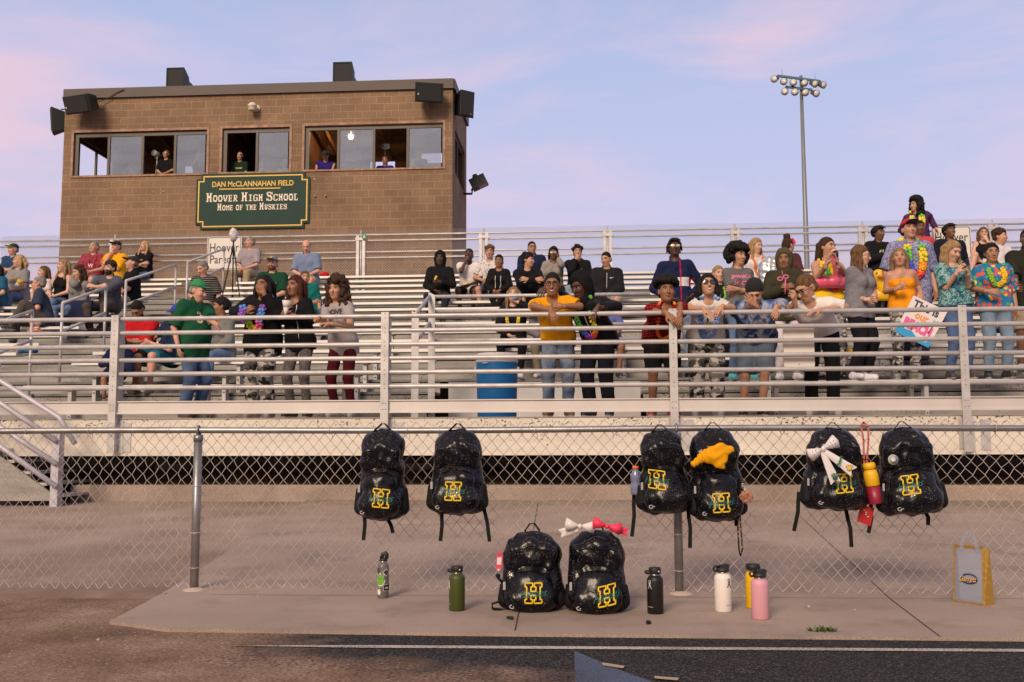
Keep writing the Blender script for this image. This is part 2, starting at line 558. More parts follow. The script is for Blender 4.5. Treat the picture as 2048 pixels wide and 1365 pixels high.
# the slab: pavement in front of the fence and the apron behind it
eL = G(219, 1243); eL2 = G(330, 1258); eM = G(900, 1266); eR = G(2048, 1277)
dirv = (eR - eM).normalized()
eRR = eR + dirv * 12
aL = G(400, 1147); 
dl = (aL - eL); dl.normalize()
def on_slope(x, y): return (x, y, gz(y))
tL = eL + dl * 9.0
poly = [eL, eL2, eM, eR, eRR, Vector((16, 11.25, 0)), Vector((tL.x, 11.25, 0))]
mb = MB()
bl = eL + dl * ((5.6 - eL.y) / dl.y)
rr = Vector((16, 5.6, 0))
front = [tuple(p)[:2] for p in (eL, eL2, eM, eR, eRR)] + [(16, 5.6), (bl.x, 5.6)]
back = [(bl.x, 5.6), (16, 5.6), (16, 11.25), (eL.x + dl.x * ((11.25 - eL.y) / dl.y), 11.25)]
for pl in (front, back):
    n = len(pl)
    top = [(x, y, gz(y)) for x, y in pl]; bot = [(x, y, gz(y) - .055) for x, y in pl]
    mb.add(top + bot, [tuple(range(n))] + [(i, n + i, n + (i + 1) % n, (i + 1) % n) for i in range(n)])
def joint(a, b_, wid=.007):
    a = Vector((a.x, a.y, gz(a.y) + .002)); b_ = Vector((b_.x, b_.y, gz(b_.y) + .002))
    pts = [a, b_]
    if a.y < 5.6 < b_.y:
        q = a + (b_ - a) * ((5.6 - a.y) / (b_.y - a.y)); q.z = .002
        pts = [a, q, b_]
    for p, q in zip(pts[:-1], pts[1:]):
        s = (q - p).cross(Vector((0, 0, 1))).normalized() * wid / 2
        mb.add([p - s, p + s, q + s, q - s], [(0, 1, 2, 3)], 1)
j1 = G(1030, 1262), G(1075, 1012, .17)
joint(j1[0], j1[0] + (j1[1] - j1[0]) * 1.05)
j2 = G(1880, 1274), G(1590, 1022, .16)
joint(j2[0], j2[0] + (j2[1] - j2[0]))
joint(G(419, 1190) , G(2048, 1199), .005)
struct(mb.build('pavement', [CONC, M((.05, .04, .035), .95)], recentre=False))
# older dirty concrete left of the slab, behind the fence
def oldc(t, b):
    n1 = tex(t, 'ShaderNodeTexNoise', 1.3, detail=9)
    c1 = rampn(t, n1.outputs[0], [(.3, (.23, .168, .13)), (.5, (.31, .236, .194)), (.7, (.37, .29, .245))])
    n2 = tex(t, 'ShaderNodeTexNoise', 150, detail=3)
    c2 = rampn(t, n2.outputs[0], [(.3, (.8, .8, .8)), (.7, (1.1, 1.1, 1.1))])
    c0_ = nn(t, 'ShaderNodeTexCoord'); s0_ = nn(t, 'ShaderNodeSeparateXYZ'); t.links.new(c0_.outputs['Object'], s0_.inputs[0])
    m0_ = nn(t, 'ShaderNodeMapRange'); m0_.inputs['From Min'].default_value = 8.2; m0_.inputs['From Max'].default_value = 5.5; t.links.new(s0_.outputs['Y'], m0_.inputs['Value'])
    n9 = tex(t, 'ShaderNodeTexNoise', 2.2, detail=10, Roughness=.66)
    fd = mixc(t, 1.0, m0_.outputs[0], rampn(t, n9.outputs[0], [(.4, (.25, .25, .25)), (.6, (1, 1, 1))]), 'MULTIPLY')
    c1 = mixc(t, fd, c1, (.19, .122, .086))
    t.links.new(mixc(t, 1.0, c1, c2, 'MULTIPLY'), b.inputs['Base Color'])
    bumpn(t, b, n2.outputs[0], .35, .005)
OLDC = mat_nodes('dirty_concrete', oldc, .93)
lx = eL.x + dl.x * ((11.25 - eL.y) / dl.y)
mb = MB()
pl = [(bl.x - .01, 5.6),  (lx - .01, 11.25), (-9.5, 11.25), (-9.5, 10.5), (-9.5, 5.6)]
mb.add([(x, y, gz(y) - .022) for x, y in pl], [tuple(range(len(pl)))])
mb.add([(bl.x - .01, 5.6, -.022), (-9.5, 5.6, -.022), (-9.5, 4.7, -.03), (bl.x - dl.x * .95 / dl.y * 1.0 - .01, 4.65, -.03)], [(0, 1, 2, 3)])
struct(mb.build('path', OLDC, recentre=False))
mb = MB()
te = [(-12, 5.5), (bl.x + .1, 5.5)] + [tuple((p + Vector((.1, .05, 0))))[:2] for p in (eL, eM, eR, eRR)]
te = te + [(60, te[-1][1]), (60, -40), (-60, -40), (-60, 5.5)]
mb.add([(x, y, -.014) for x, y in te], [tuple(range(len(te)))])
struct(mb.build('running_track', TRACK, recentre=False))
ZT = -.0105
def worn(c, lo, hi):
    def fn(t, b):
        n = tex(t, 'ShaderNodeTexNoise', 110, detail=5)
        n2 = tex(t, 'ShaderNodeTexNoise', 2.2, detail=5)
        f = mixc(t, .35, n.outputs[0], n2.outputs[0])
        fac = rampn(t, f, [(lo, (0, 0, 0)), (hi, (1, 1, 1))])
        t.links.new(mixc(t, fac, (.03, .026, .024), c), b.inputs['Base Color'])
        bumpn(t, b, n.outputs[0], .8, .008)
    return fn
WLINE = mat_nodes('worn_white_paint', worn((.52, .48, .45), .36, .56), .85)
BLUEP = mat_nodes('worn_blue_paint', worn((.075, .11, .2), .34, .58), .85)
TANP = mat_nodes('worn_tan_paint', worn((.38, .3, .22), .3, .45), .85)
def flat(name, pix, z, m):
    mb = MB()
    mb.add([G(x, y, z) for x, y in pix], [tuple(range(len(pix)))])
    return struct(mb.build(name, m, recentre=False))
l0, l1 = G(470, 1291.5, ZT), G(2048, 1301, ZT)
ld = (l1 - l0).normalized(); ls = Vector((0, .027, 0))
mb = MB(); a, b_ = l0, l1 + ld * 8
m_ = a + ld * .55
mb.add([a - ls * .1, m_ - ls, m_ + ls, a + ls * .1], [(0, 1, 2, 3)]); mb.add([m_ - ls, b_ - ls, b_ + ls, m_ + ls], [(0, 1, 2, 3)])
struct(mb.build('lane_line', WLINE, recentre=False))
flat('exchange_mark', [(1148, 1302), (1152, 1400), (1400, 1400), (1245, 1342)], ZT, BLUEP)
flat('tan_dash', [(1203, 1325), (1206, 1331), (1246, 1337), (1250, 1332)], ZT + .004, TANP)
flat('tan_dash', [(1308, 1352), (1310, 1357), (1355, 1361), (1358, 1356)], ZT + .004, TANP)
# curb and the dark bank under the stand
c0 = P(140, 985, 11.25).x
mb = MB()
mb.prism([(11.25, .15), (11.25, .32), (11.28, .352), (11.5, .352), (11.5, .15)], (c0, 0, 0), (0, 1, 0), (0, 0, 1), (26, 0, 0))
curb = struct(mb.build('kerb', CONC))
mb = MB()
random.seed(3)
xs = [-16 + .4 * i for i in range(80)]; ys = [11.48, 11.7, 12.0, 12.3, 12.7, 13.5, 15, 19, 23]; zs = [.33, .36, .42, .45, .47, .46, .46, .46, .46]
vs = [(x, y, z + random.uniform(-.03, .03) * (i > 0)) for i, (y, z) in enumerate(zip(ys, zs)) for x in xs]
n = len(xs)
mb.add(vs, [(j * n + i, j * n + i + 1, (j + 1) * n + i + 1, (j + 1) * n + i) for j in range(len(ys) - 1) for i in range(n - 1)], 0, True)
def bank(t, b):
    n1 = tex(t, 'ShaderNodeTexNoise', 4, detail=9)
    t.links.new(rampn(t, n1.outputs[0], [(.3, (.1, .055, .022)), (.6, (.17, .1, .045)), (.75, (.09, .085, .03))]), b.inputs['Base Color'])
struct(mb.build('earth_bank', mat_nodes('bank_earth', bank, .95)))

# ================================================================ the stand
YF0 = 11.0
ZD = P(1024, 834, YF0).z
RUN, RISE, Y0 = .61, .203, 12.6
ZS0 = P(1024, 765, Y0).z
SEATH = ZS0 - ZD
def YK(k): return Y0 + RUN * k
def ZF(k): return ZD + RISE * k            # footboard level of a row
def ZS(k): return ZS0 + RISE * k           # seat level of a row
NROW = 15
XL, XR = -17.0, 15.0
XA0 = P(33, 690, YK(3)).x; XA1 = P(186, 690, YK(3)).x
XB0 = P(862, 740, YK(1)).x; XB1 = P(1288, 740, YK(1)).x
def alum(t, b):
    n = tex(t, 'ShaderNodeTexNoise', 3, mapping={'Scale': (.4, 6, 6)}, detail=6)
    t.links.new(rampn(t, n.outputs[0], [(.3, (.6, .58, .55)), (.7, (.76, .74, .7))]), b.inputs['Base Color'])
    b.inputs['Metallic'].default_value = .25
ALUM = mat_nodes('seat_aluminium', alum, .45)
def rusty(lo, hi, base, base2, sc=26, rst=.62, zfade=None):
    def fn(t, b):
        n = tex(t, 'ShaderNodeTexNoise', sc, detail=3, mapping={'Scale': (1, 1, 1.3)})
        n0 = tex(t, 'ShaderNodeTexNoise', 1.1, detail=3)
        f = mixc(t, .33, n.outputs[0], n0.outputs[0])
        if zfade:
            cz = nn(t, 'ShaderNodeTexCoord'); sz_ = nn(t, 'ShaderNodeSeparateXYZ'); t.links.new(cz.outputs['Object'], sz_.inputs[0])
            mz_ = nn(t, 'ShaderNodeMapRange'); mz_.inputs['From Min'].default_value = zfade[0]; mz_.inputs['From Max'].default_value = zfade[1]; mz_.inputs['To Min'].default_value = .82; t.links.new(sz_.outputs['Z'], mz_.inputs['Value'])
            f = mixc(t, 1.0, f, mz_.outputs[0], 'MULTIPLY')
        sp = rampn(t, f, [(lo, (0, 0, 0)), (hi, (1, 1, 1))])
        n2 = tex(t, 'ShaderNodeTexNoise', 2.5, mapping={'Scale': (.5, 3, 5)}, detail=6)
        bc = rampn(t, n2.outputs[0], [(.3, base), (.7, base2)])
        c = mixc(t, sp, bc, (.085, .055, .04))
        n3 = tex(t, 'ShaderNodeTexNoise', 5, detail=6, Roughness=.7)
        rs = rampn(t, n3.outputs[0], [(rst, (0, 0, 0)), (rst + .1, (.7, .7, .7))])
        c = mixc(t, rs, c, (.3, .17, .09))
        t.links.new(c, b.inputs['Base Color'])
    return fn
FASC = mat_nodes('speckled_fascia', rusty(.56, .59, (.58, .53, .47), (.70, .645, .57), 30, .68, (.72, 1.08)), .6)
RISER = mat_nodes('rusted_riser', rusty(.575, .61, (.2, .19, .18), (.36, .335, .31), 62, .66), .6)
GALV = M((.5, .48, .48), .46, .3, var=.16, vscale=7, name='painted_steel')
GALV2 = M((.40, .39, .41), .55, .3, var=.15, vscale=12)
FOOTM = M((.17, .165, .165), .55, .25, var=.2, vscale=4)
DARKST = M((.07, .055, .045), .8)

stand = tag(empty('bleachers', (0, 11.0, 0)), 'long white aluminium bench bleachers with speckled front board, carrying the crowd', 'bleachers')
def part(mb, name, m, parent, label=None):
    o = mb.build(name, m, parent, world=True)
    if label:
        o['label'] = label
    return o
mb = MB(); mb.box((XL, YF0, P(1024, 911, YF0).z), (XR, YF0 + .05, ZD - .012)); 
part(mb, 'fascia', FASC, stand)
for px in (245, 790, 1370, 1962):            # plain joint plates on the fascia
    x = P(px, 880, YF0).x
    mb = MB(); mb.box((x - .0, YF0 - .008, P(1024, 903, YF0).z), (x + .1, YF0 - .003, ZD - .05)); part(mb, 'joint_plate', GALV, stand)
mb = MB(); mb.box((XL, YF0 - .01, ZD - .010), (XR, YK(0) + .25, ZD)); mb.box((XB0, YK(0) + .25, ZD - .01), (XB1, YK(2) + .25, ZD))
part(mb, 'front_walkway', M((.40, .37, .36), .6, .2, var=.15), stand)
def xsecs(k, seat):
    if seat:
        a = [(XL, XA0), (XA1, XB0 - .05 if k <= 2 else XR)]
        if k <= 2:
            a.append((XB1 + .25, XR))
        return a
    return [(XL, XB0), (XB1, XR)] if k <= 2 else [(XL, XR)]
for k in range(NROW):
    for x0, x1 in xsecs(k, True):
        mb = MB(); mb.prism([(0, 0), (0, .04), (.006, .046), (.234, .046), (.24, .04), (.24, 0)], (x0, YK(k), ZS(k) - .046), (0, 1, 0), (0, 0, 1), (x1 - x0, 0, 0))
        part(mb, 'seat_plank', ALUM, stand)
    for x0, x1 in xsecs(k, False):
        if k > 0:
            mb = MB(); mb.box((x0, YK(k) - .355, ZF(k) - .035), (x1, YK(k) + .248, ZF(k)))
            part(mb, 'footboard', FOOTM, stand)
        mb = MB(); mb.box((x0, YK(k) + .25, ZF(k) - .03), (x1, YK(k) + .256, ZF(k + 1) - .052))
        part(mb, 'riser', RISER, stand)
mb = MB(); mb.box((XB0 + .12, YK(2) + .26, ZD), (XB1, YK(2) + .28, ZF(3) - .045))
part(mb, 'stage_panel', M((.47, .46, .46), .42, .4, var=.08, vscale=3), stand)
proto = None
random.seed(11)
for k in range(0, 6):                         # brackets that carry the seats
    for i in range(-5, 5):
        x = i * 1.83 + .6 + (k % 2) * .02
        if XA0 - .1 < x < XA1 + .1 or (k <= 2 and XB0 - .1 < x < XB1 + .3):
            continue
        if proto is None:
            mb = MB(); mb.box((-.025, .06, 0), (.025, .19, .412)); mb.box((-.05, .02, .412), (.05, .22, .424)); mb.box((-.045, .05, .0), (.045, .2, .01), 0)
            mb.ball((0, .055, .06), .012, 6, 1); mb.ball((0, .055, .2), .012, 6, 1)
            proto = mb.build('seat_bracket', [GALV, M((.2, .12, .08), .8)], stand)
            o = proto
        else:
            o = proto.copy(); COL.objects.link(o); o.parent = stand
        o.location = Vector((x, YK(k), ZF(k) + .002)) - stand.location
for px in (345, 835, 1320, 1780):             # columns under the walkway
    x = P(px, 930, 12.9).x
    mb = MB(); mb.box((x - .05, 12.85, .3), (x + .05, 12.95, ZD - .02)); mb.box((x - .17, 12.75, .3), (x + .17, 13.05, .56), 1)
    mb.build('column', [DARKST, M((.42, .34, .25), .9)], stand, world=True)
mb = MB(); mb.box((XL, 22.0, .1), (XR, 22.03, ZF(14) - .05)); mb.box((XL, 22.05, .1), (XL + .03, 12.6, ZD)); part(mb, 'light_block_panel', DARKST, stand)  # unseen panels, added to keep sky light from under the stand

# guard rail along the front edge
grail = tag(empty('guard_rail', (0, 10.95, ZD)), 'pale steel guard rail with six pipes along the bleacher front', 'railing')
YR = 10.95
railz = [P(1024, y, YR).z for y in (629.7, 658.7, 686.7, 714.6, 743, 771.5)]
for z in railz:
    mb = MB(); mb.tube([(XL, YR, z), (XR, YR, z)], .0255, 12)
    part(mb, 'rail', GALV, grail)
mb = MB(); mb.box((XL, YR - .012, P(1024, 824.5, YR).z), (XR, YR + .012, P(1024, 799.5, YR).z))
mb.box((XL, YR - .03, P(1024, 824.5, YR).z - .004), (XR, YR - .013, P(1024, 822.5, YR).z)); mb.box((XL, YR - .03, P(1024, 801, YR).z), (XR, YR - .013, P(1024, 799.5, YR).z + .004))
part(mb, 'toe_board', M((.6, .56, .54), .42, .25, var=.06, vscale=3), grail)
for px in (-330, 227, 769, 1347, 1929, 2520):
    x = P(px, 720, 10.9).x
    zb, zt = P(1024, 906, 10.9).z, P(1024, 621.5, 10.9).z
    mb = MB()
    mb.box((x - .043, 10.898, zb), (x + .043, 10.91, zt))
    mb.prism([(.91, zb), (1.075, zb), (1.075, zt - .075), (.91, zt)], (x + .031, 10, 0), (0, 1, 0), (0, 0, 1), (.012, 0, 0))
    mb.box((x + .045, 11.0 - .012, zb), (x + .105, 11.0 - .002, P(1024, 842, 10.9).z))
    mb.box((x - .06, 10.985, P(1024, 900, 10.9).z), (x + .1, 10.997, P(1024, 838, 10.9).z))
    for z in railz + [P(1024, 806, YR).z, P(1024, 818, YR).z]:
        for dz in (-.024, .024) if z in railz else (0,):
            for dx in ((0,) if z in railz else (-.016, .016)):
                mb.ball((x + dx, 10.897, z + dz), .0075, 6, 1)
    mb.build('post', [GALV, M((.33, .31, .31), .5, .4)], grail, world=True)

# sloping guard beside the wheelchair bay
bayr = tag(empty('guard_rail', (XB0, 12.3, ZD)), 'short guard rail with a sloping pipe between the cooler and the left benches', 'railing')
yB, yA = 12.2, 13.2
zA = P(863, 584, yA).z; zB = P(830, 622, yB).z
xA = P(863, 700, yA).x; xBp = P(830, 700, yB).x
for x, y, z in ((xA, yA, zA), (xBp, yB, zB)):
    mb = MB(); mb.prism([(-.045, ZD), (.045, ZD), (.045, z - .05), (-.045, z)], (x, y, 0), (1, 0, 0), (0, 0, 1), (0, .012, 0)); mb.box((x - .045, y + .012, ZD), (x - .033, y + .09, z - .02))
    part(mb, 'post', GALV, bayr)
for dz in (0, .36):
    mb = MB(); mb.tube([(xA - .03, yA + .04, zA - .05 - dz), (xBp + .0, yB + .04, zB - .03 - dz)], .024, 10); part(mb, 'rail', GALV2, bayr)
for dz in (.06, .26, .46, .66):
    mb = MB(); mb.tube([(xA, yA + .05, zA - dz), (XB1 + .1, yA + .05, zA - dz)], .024, 10); part(mb, 'rail', GALV, bayr)

# aisle handrails
X0 = P(125, 607, 14.2).x
def atX(px, py, X):
    d = ray(px, py)
    return CAM + d * (X / d.x)
for i, (a, b_) in enumerate((((-70, 668), (65, 622)), ((125, 607), (212, 575)), ((252, 562), (352, 530)), ((375, 525), (448, 498)))):
    A, B = atX(*a, X0), atX(*b_, X0)
    h = tag(empty('handrail', (X0, (A.y + B.y) / 2, ZF(int((A.y - Y0) / RUN) + 0))), ['grey sloping handrail in the left aisle, lowest of four, cut by the photo edge', 'grey sloping handrail in the left aisle in front of the dark checked shirt', 'grey sloping handrail in the left aisle between black cap and green cap', 'grey sloping handrail in the left aisle, highest of four, in front of the parents sign'][i], 'handrail', 'handrails up the left aisle')
    for (q, name) in ((A, 'post'), (B, 'post')):
        k = max(0, math.floor((q.y + .355 - Y0) / RUN))
        mb = MB(); mb.tube([(X0, q.y, ZF(k)), (X0, q.y, q.z)], .021, 10); part(mb, name, GALV, h)
    for dz in (0, .42):
        mb = MB(); mb.tube([A - Vector((0, 0, dz)), B - Vector((0, 0, dz))], .023, 10); part(mb, 'rail', GALV, h)

# chain link and rails along the top row
def chain(mb, x0, x1, y, z0, z1, wd, ht, r, sides=4, zoff=None, mat=0):
    nw = int((x1 - x0) / (wd / 2)); nl = int(round((z1 - z0) / (ht / 2)))
    for i in range(nw):
        pts = []
        for j in range(nl + 1):
            x = x0 + (i + ((i + j) % 2)) * wd / 2
            dy = (.004 if (i % 2) else -.004) * (1 if wd > .05 else .4)
            z = z0 + (z1 - z0) * j / nl
            if wd > .065: x += .0035 * math.sin(i * 12.9 + j * 7.3); z += .003 * math.sin(i * 5.1 + j * 9.7) * (0 < j < nl); dy += .012 * math.sin(x * 1.9) * math.sin(3.1 * z)
            pts.append((x, y + dy * (1 if j % 2 else -1), z + (zoff(x) if zoff else 0)))
        # square section swept along the zigzag
        vs, fs = [], []
        for k, p in enumerate(pts):
            for a in range(sides):
                t_ = 2 * PI * a / sides
                vs.append((p[0] + r * math.cos(t_) * 1.3, p[1] + r * math.sin(t_), p[2]))
        for k in range(len(pts) - 1):
            for a in range(sides):
                a2 = (a + 1) % sides
                fs.append((k * sides + a, k * sides + a2, (k + 1) * sides + a2, (k + 1) * sides + a))
        mb.add(vs, fs, mat, True)
YT = 21.55
tfen = tag(empty('chain_link_fence', (0, YT, ZF(14))), 'chain link fence with four rails along the top row of the bleachers', 'fence')
WIRE = M((.42, .41, .41), .5, .5)
mb = MB(); chain(mb, -13.2, 12.5, YT, ZF(14) + .02, P(1024, 455, YT).z, .062, .062, .0034, 3); part(mb, 'wire_mesh', WIRE, tfen)
for y in (465.5, 477, 500, 511.5):
    mb = MB(); z = P(1024, y, YT - .05).z; mb.tube([(-14, YT - .05, z), (13, YT - .05, z)], .021, 8); part(mb, 'rail', GALV, tfen)
for px in (-20, 232, 477, 723, 968, 1215, 1470, 1725, 1985, 2250):
    x = P(px, 500, YT).x
    zt = P(1024, 466, YT).z
    mb = MB()
    mb.box((x - .1, YT - .10, ZF(14)), (x - .035, YT - .035, zt - .02)); mb.box((x + .035, YT - .10, ZF(14)), (x + .1, YT - .035, zt - .02))
    mb.box((x - .12, YT - .11, zt - .13), (x + .12, YT - .1, zt - .07)); mb.tube([(x, YT - .06, ZF(14)), (x, YT - .06, zt + .1)], .018, 8)
    part(mb, 'post', GALV, tfen)

# stair down from the stand at the left
st = tag(empty('stair_railing', (P(60, 950, 10.6).x, 10.6, .12)), 'steel stair with sloping pipe rails descending from the bleachers at the left edge', 'stairs')
YS = 10.6
def S(px, py): return P(px, py, YS)
LAV = M((.48, .46, .52), .5, .2, var=.1, vscale=6)
for pts in (((-140, 678), (0, 762), (118, 835), (150, 888)), ((-140, 715), (0, 806), (113, 883)), ((-140, 770), (22, 868), (113, 929)), ((-140, 800), (0, 893), (113, 974))):
    mb = MB(); mb.tube([S(*p) for p in pts], .029, 10); part(mb, 'rail', LAV, st)
a = S(109, 862); b_ = S(109, 1000)
mb = MB(); mb.box((a.x - .035, YS + .02, .1), (a.x + .05, YS + .03, a.z)); mb.box((a.x + .04, YS + .03, .1), (a.x + .05, YS + .13, a.z)); part(mb, 'post', LAV, st)
mb = MB(); q = [S(-160, 820), S(0, 918), S(118, 1003), S(-20, 1003), S(-160, 935)]
mb.prism([(p.x, p.z) for p in q], (0, YS + .06, 0), (1, 0, 0), (0, 0, 1), (0, .03, 0)); part(mb, 'stringer', RISER, st)
for i in range(8):
    u = S(100 - i * 33, 990 - i * 23)
    mb = MB(); mb.box((u.x - .2, YS + .1, u.z - .03), (u.x + .1, YS + 1.1, u.z)); part(mb, 'tread', GALV, st)

# ================================================================ front chain link fence
f0, f1 = G(386, 1180), G(1358, 1188)
YFE = (f0.y + f1.y) / 2
ffen = tag(empty('chain_link_fence', (0, YFE, 0)), 'low galvanised chain link fence on the pavement with black backpacks hanging on it', 'fence')
STEEL = M((.30, .29, .30), .42, .75, var=.2, vscale=9, bump=.1, bscale=80)
WIRE2 = M((.57, .52, .48), .42, .4, var=.25, vscale=6)
zr = P(1024, 859.5, YFE).z
zsag = lambda x: .004 * math.sin(x * 1.7)
mb = MB(); chain(mb, -4.6, 4.0, YFE + .03, .004, P(1024, 841, YFE).z, .068, .0785, .0016, 4, lambda x: .006 * math.sin(x * 2.3) + .003 * math.sin(x * 7)); part(mb, 'wire_mesh', WIRE2, ffen)
mb = MB(); mb.tube([(-4.8 + .3 * i, YFE - .004, zr + zsag(-4.8 + .3 * i)) for i in range(31)], .0185, 14); part(mb, 'top_rail', STEEL, ffen)
for px in (-595, 394, 1355, 2345):
    x = P(px, 1000, YFE).x
    mb = MB(); mb.tube([(x, YFE - .006, -.02), (x, YFE - .006, zr - .035)], .0242, 16)
    po = part(mb, 'post', STEEL, ffen)
    mb = MB(); mb.tube([(x, YFE - .006, zr - .062), (x, YFE - .006, zr - .024)], .0275, 16)
    mb.tube([(x, YFE - .006 + .026 * math.cos(t_), zr + .026 * math.sin(t_)) for t_ in [PI * (-.3 + 1.6 * q / 10) for q in range(11)]], .0085, 6)
    o = mb.build('loop_cap', STEEL, po, world=True)
    mb = MB()
    for z in (.13, .33, .6):
        mb.tube([(x + .0275 * math.cos(t_), YFE - .006 + .0275 * math.sin(t_), z + .003 * math.sin(t_)) for t_ in [2 * PI * q / 12 for q in range(12)]], .0022, 5, closed=True)
    mb.build('tie_wire', WIRE2, po, world=True)
random.seed(2)
for px in (55, 180, 340, 520, 660, 815, 879, 1071, 1224, 1560, 1790, 1990):
    x = P(px, 860, YFE).x
    mb = MB(); mb.tube([(x + .002 * math.sin(3 * t_), YFE - .004 + .0205 * math.cos(t_), zr + zsag(x) + .0205 * math.sin(t_)) for t_ in [2 * PI * q / 12 for q in range(12)]], .0019, 5, closed=True)
    mb.tube([(x, YFE + .02, zr - .01), (x + .012, YFE + .02, zr - .035), (x + .004, YFE + .015, zr - .055)], .0016, 5)
    part(mb, 'rail_tie', WIRE2, ffen)
# splashes of mortar at the post feet
for px, nm in ((388, 'left post'), (1358, 'post behind the hanging bags')):
    x = P(px, 1185, YFE).x
    mb = MB(); mb.lathe([(.075, -.002), (.06, .006), (.03, .016), (.0, .018)], 14, (x + .01, YFE - .02, 0))
    tag(mb.build('mortar_collar', M((.46, .38, .32), .95, bump=.5, bscale=50)), 'lump of pale mortar at the foot of the fence ' + nm, 'mortar')
# ================================================================ press box
YB = 26.5
def B(px, py, dy=0.0): return P(px, py, YB + dy)
bx0, bx1 = B(125.5, 330).x, B(905, 300).x
bz1 = B(905, 178).z                       # top of the block wall
bzt = B(905, 160).z + .02                 # top of the roof band
BD = 3.3
def bricks(t, b):
    c = nn(t, 'ShaderNodeTexCoord'); s = nn(t, 'ShaderNodeSeparateXYZ'); t.links.new(c.outputs['Object'], s.inputs[0])
    ad = nn(t, 'ShaderNodeMath', operation='ADD'); t.links.new(s.outputs['X'], ad.inputs[0]); t.links.new(s.outputs['Y'], ad.inputs[1])
    cb = nn(t, 'ShaderNodeCombineXYZ'); t.links.new(ad.outputs[0], cb.inputs[0]); t.links.new(s.outputs['Z'], cb.inputs[1])
    br = nn(t, 'ShaderNodeTexBrick'); t.links.new(cb.outputs[0], br.inputs['Vector'])
    br.inputs['Scale'].default_value = 1; br.inputs['Brick Width'].default_value = .406; br.inputs['Row Height'].default_value = .203
    br.inputs['Mortar Size'].default_value = .010; br.inputs['Mortar Smooth'].default_value = .4; br.inputs['Bias'].default_value = -.1
    br.inputs['Color1'].default_value = (.225, .142, .086, 1); br.inputs['Color2'].default_value = (.27, .174, .108, 1); br.inputs['Mortar'].default_value = (.35, .25, .165, 1)
    n = tex(t, 'ShaderNodeTexNoise', .9, detail=7)
    v = rampn(t, n.outputs[0], [(.3, (.72, .7, .7)), (.7, (1.12, 1.1, 1.08))])
    n2 = tex(t, 'ShaderNodeTexNoise', 45, detail=5)
    v2 = rampn(t, n2.outputs[0], [(.3, (.86, .86, .86)), (.7, (1.08, 1.08, 1.08))])
    col = mixc(t, 1, mixc(t, 1, br.outputs[0], v, 'MULTIPLY'), v2, 'MULTIPLY')
    n3 = tex(t, 'ShaderNodeTexNoise', 1.6, detail=8, mapping={'Scale': (1, 1, 4)}, Roughness=.7)
    ef = rampn(t, n3.outputs[0], [(.62, (0, 0, 0)), (.74, (.4, .4, .4))])
    col = mixc(t, ef, col, (.4, .27, .17))
    t.links.new(col, b.inputs['Base Color'])
    inv = nn(t, 'ShaderNodeMath', operation='SUBTRACT'); inv.inputs[0].default_value = 1; t.links.new(br.outputs['Fac'], inv.inputs[1])
    bumpn(t, b, mixc(t, .25, inv.outputs[0], n2.outputs[0]), .5, .01)
BRICK = mat_nodes('split_face_block', bricks, .9)
box = tag(empty('press_box', (bx0, YB, 0)), 'brown concrete block press box with three bands of sliding windows behind the stand', 'building')
wins = [(149, 412, 263, 350), (445.5, 578, 256, 344), (610, 886, 249, 337.5)]
W = []
for x0, x1, y0, y1 in wins:
    a, c = B(x0, y0), B(x1, (y1 + y1) / 2)
    W.append((a.x, c.x, B((x0 + x1) / 2, (y0 + y1) / 2 + (y1 - y0) / 2).z, B((x0 + x1) / 2, (y0 + y1) / 2 - (y1 - y0) / 2).z))
zb = sum(q[2] for q in W) / 3; zt_ = sum(q[3] for q in W) / 3
T = .2
mb = MB()
def wallrun(segs, z0, z1, y0, y1):
    for x0, x1 in segs:
        mb.box((x0, y0, z0), (x1, y1, z1))
mb.box((bx0, YB, 0), (bx1, YB + T, zb))
mb.box((bx0, YB, zt_), (bx1, YB + T, bz1))
xs = [bx0] + [q for w_ in W for q in (w_[0], w_[1])] + [bx1]
for i in range(0, len(xs), 2):
    mb.box((xs[i], YB, zb), (xs[i + 1], YB + T, zt_))
# side walls, each with one wide opening, and the back wall
for sx, x0, x1 in ((0, bx0, bx0 + T), (1, bx1 - T, bx1)):
    ya, yb_ = YB + T, YB + BD - T
    mb.box((x0, ya, 0), (x1, yb_, zb)); mb.box((x0, ya, zt_), (x1, yb_, bz1))
    mb.box((x0, ya, zb), (x1, ya + .35, zt_)); mb.box((x0, yb_ - .25, zb), (x1, yb_, zt_))
yb0, yb1 = YB + BD - T, YB + BD
hw = [(P(738, 320, yb0).x, P(790, 320, yb0).x, 0, 0), (P(366, 320, yb0).x, P(404, 320, yb0).x, 0, 0)]
hz0, hz1 = zb + .03, P(700, 322, yb0).z
wz0, wz1 = P(850, 327, yb0).z, P(850, 304, yb0).z
x_a, x_b = P(832, 320, yb0).x, P(884, 320, yb0).x
hs = sorted([(h[0], h[1]) for h in hw])
mb.box((bx0, yb0, 0), (bx1, yb1, hz0)); mb.box((bx0, yb0, wz1), (bx1, yb1, bz1))
cuts = [bx0, hs[0][0], hs[0][1], hs[1][0], hs[1][1], x_a, x_b, bx1]
for i in range(0, 8, 2):
    mb.box((cuts[i], yb0, hz0), (cuts[i + 1], yb1, wz1))
for h in hs:
    mb.box((h[0], yb0, hz1), (h[1], yb1, wz1))
mb.box((x_a, yb0, hz0), (x_b, yb1, wz0))
part(mb, 'wall', BRICK, box)
mb = MB()
rb = M((.085, .065, .058), .6, .1, var=.1, vscale=2)
mb.box((bx0 - .03, YB - .07, bz1), (bx1 + .03, YB - .004, bzt)); mb.box((bx1 + .004, YB - .004, bz1), (bx1 + .07, YB + BD + .04, bzt)); mb.box((bx0 - .07, YB - .004, bz1), (bx0 - .004, YB + BD + .04, bzt))
mb.box((bx0, YB, bz1), (bx1, YB + BD, bzt - .04))
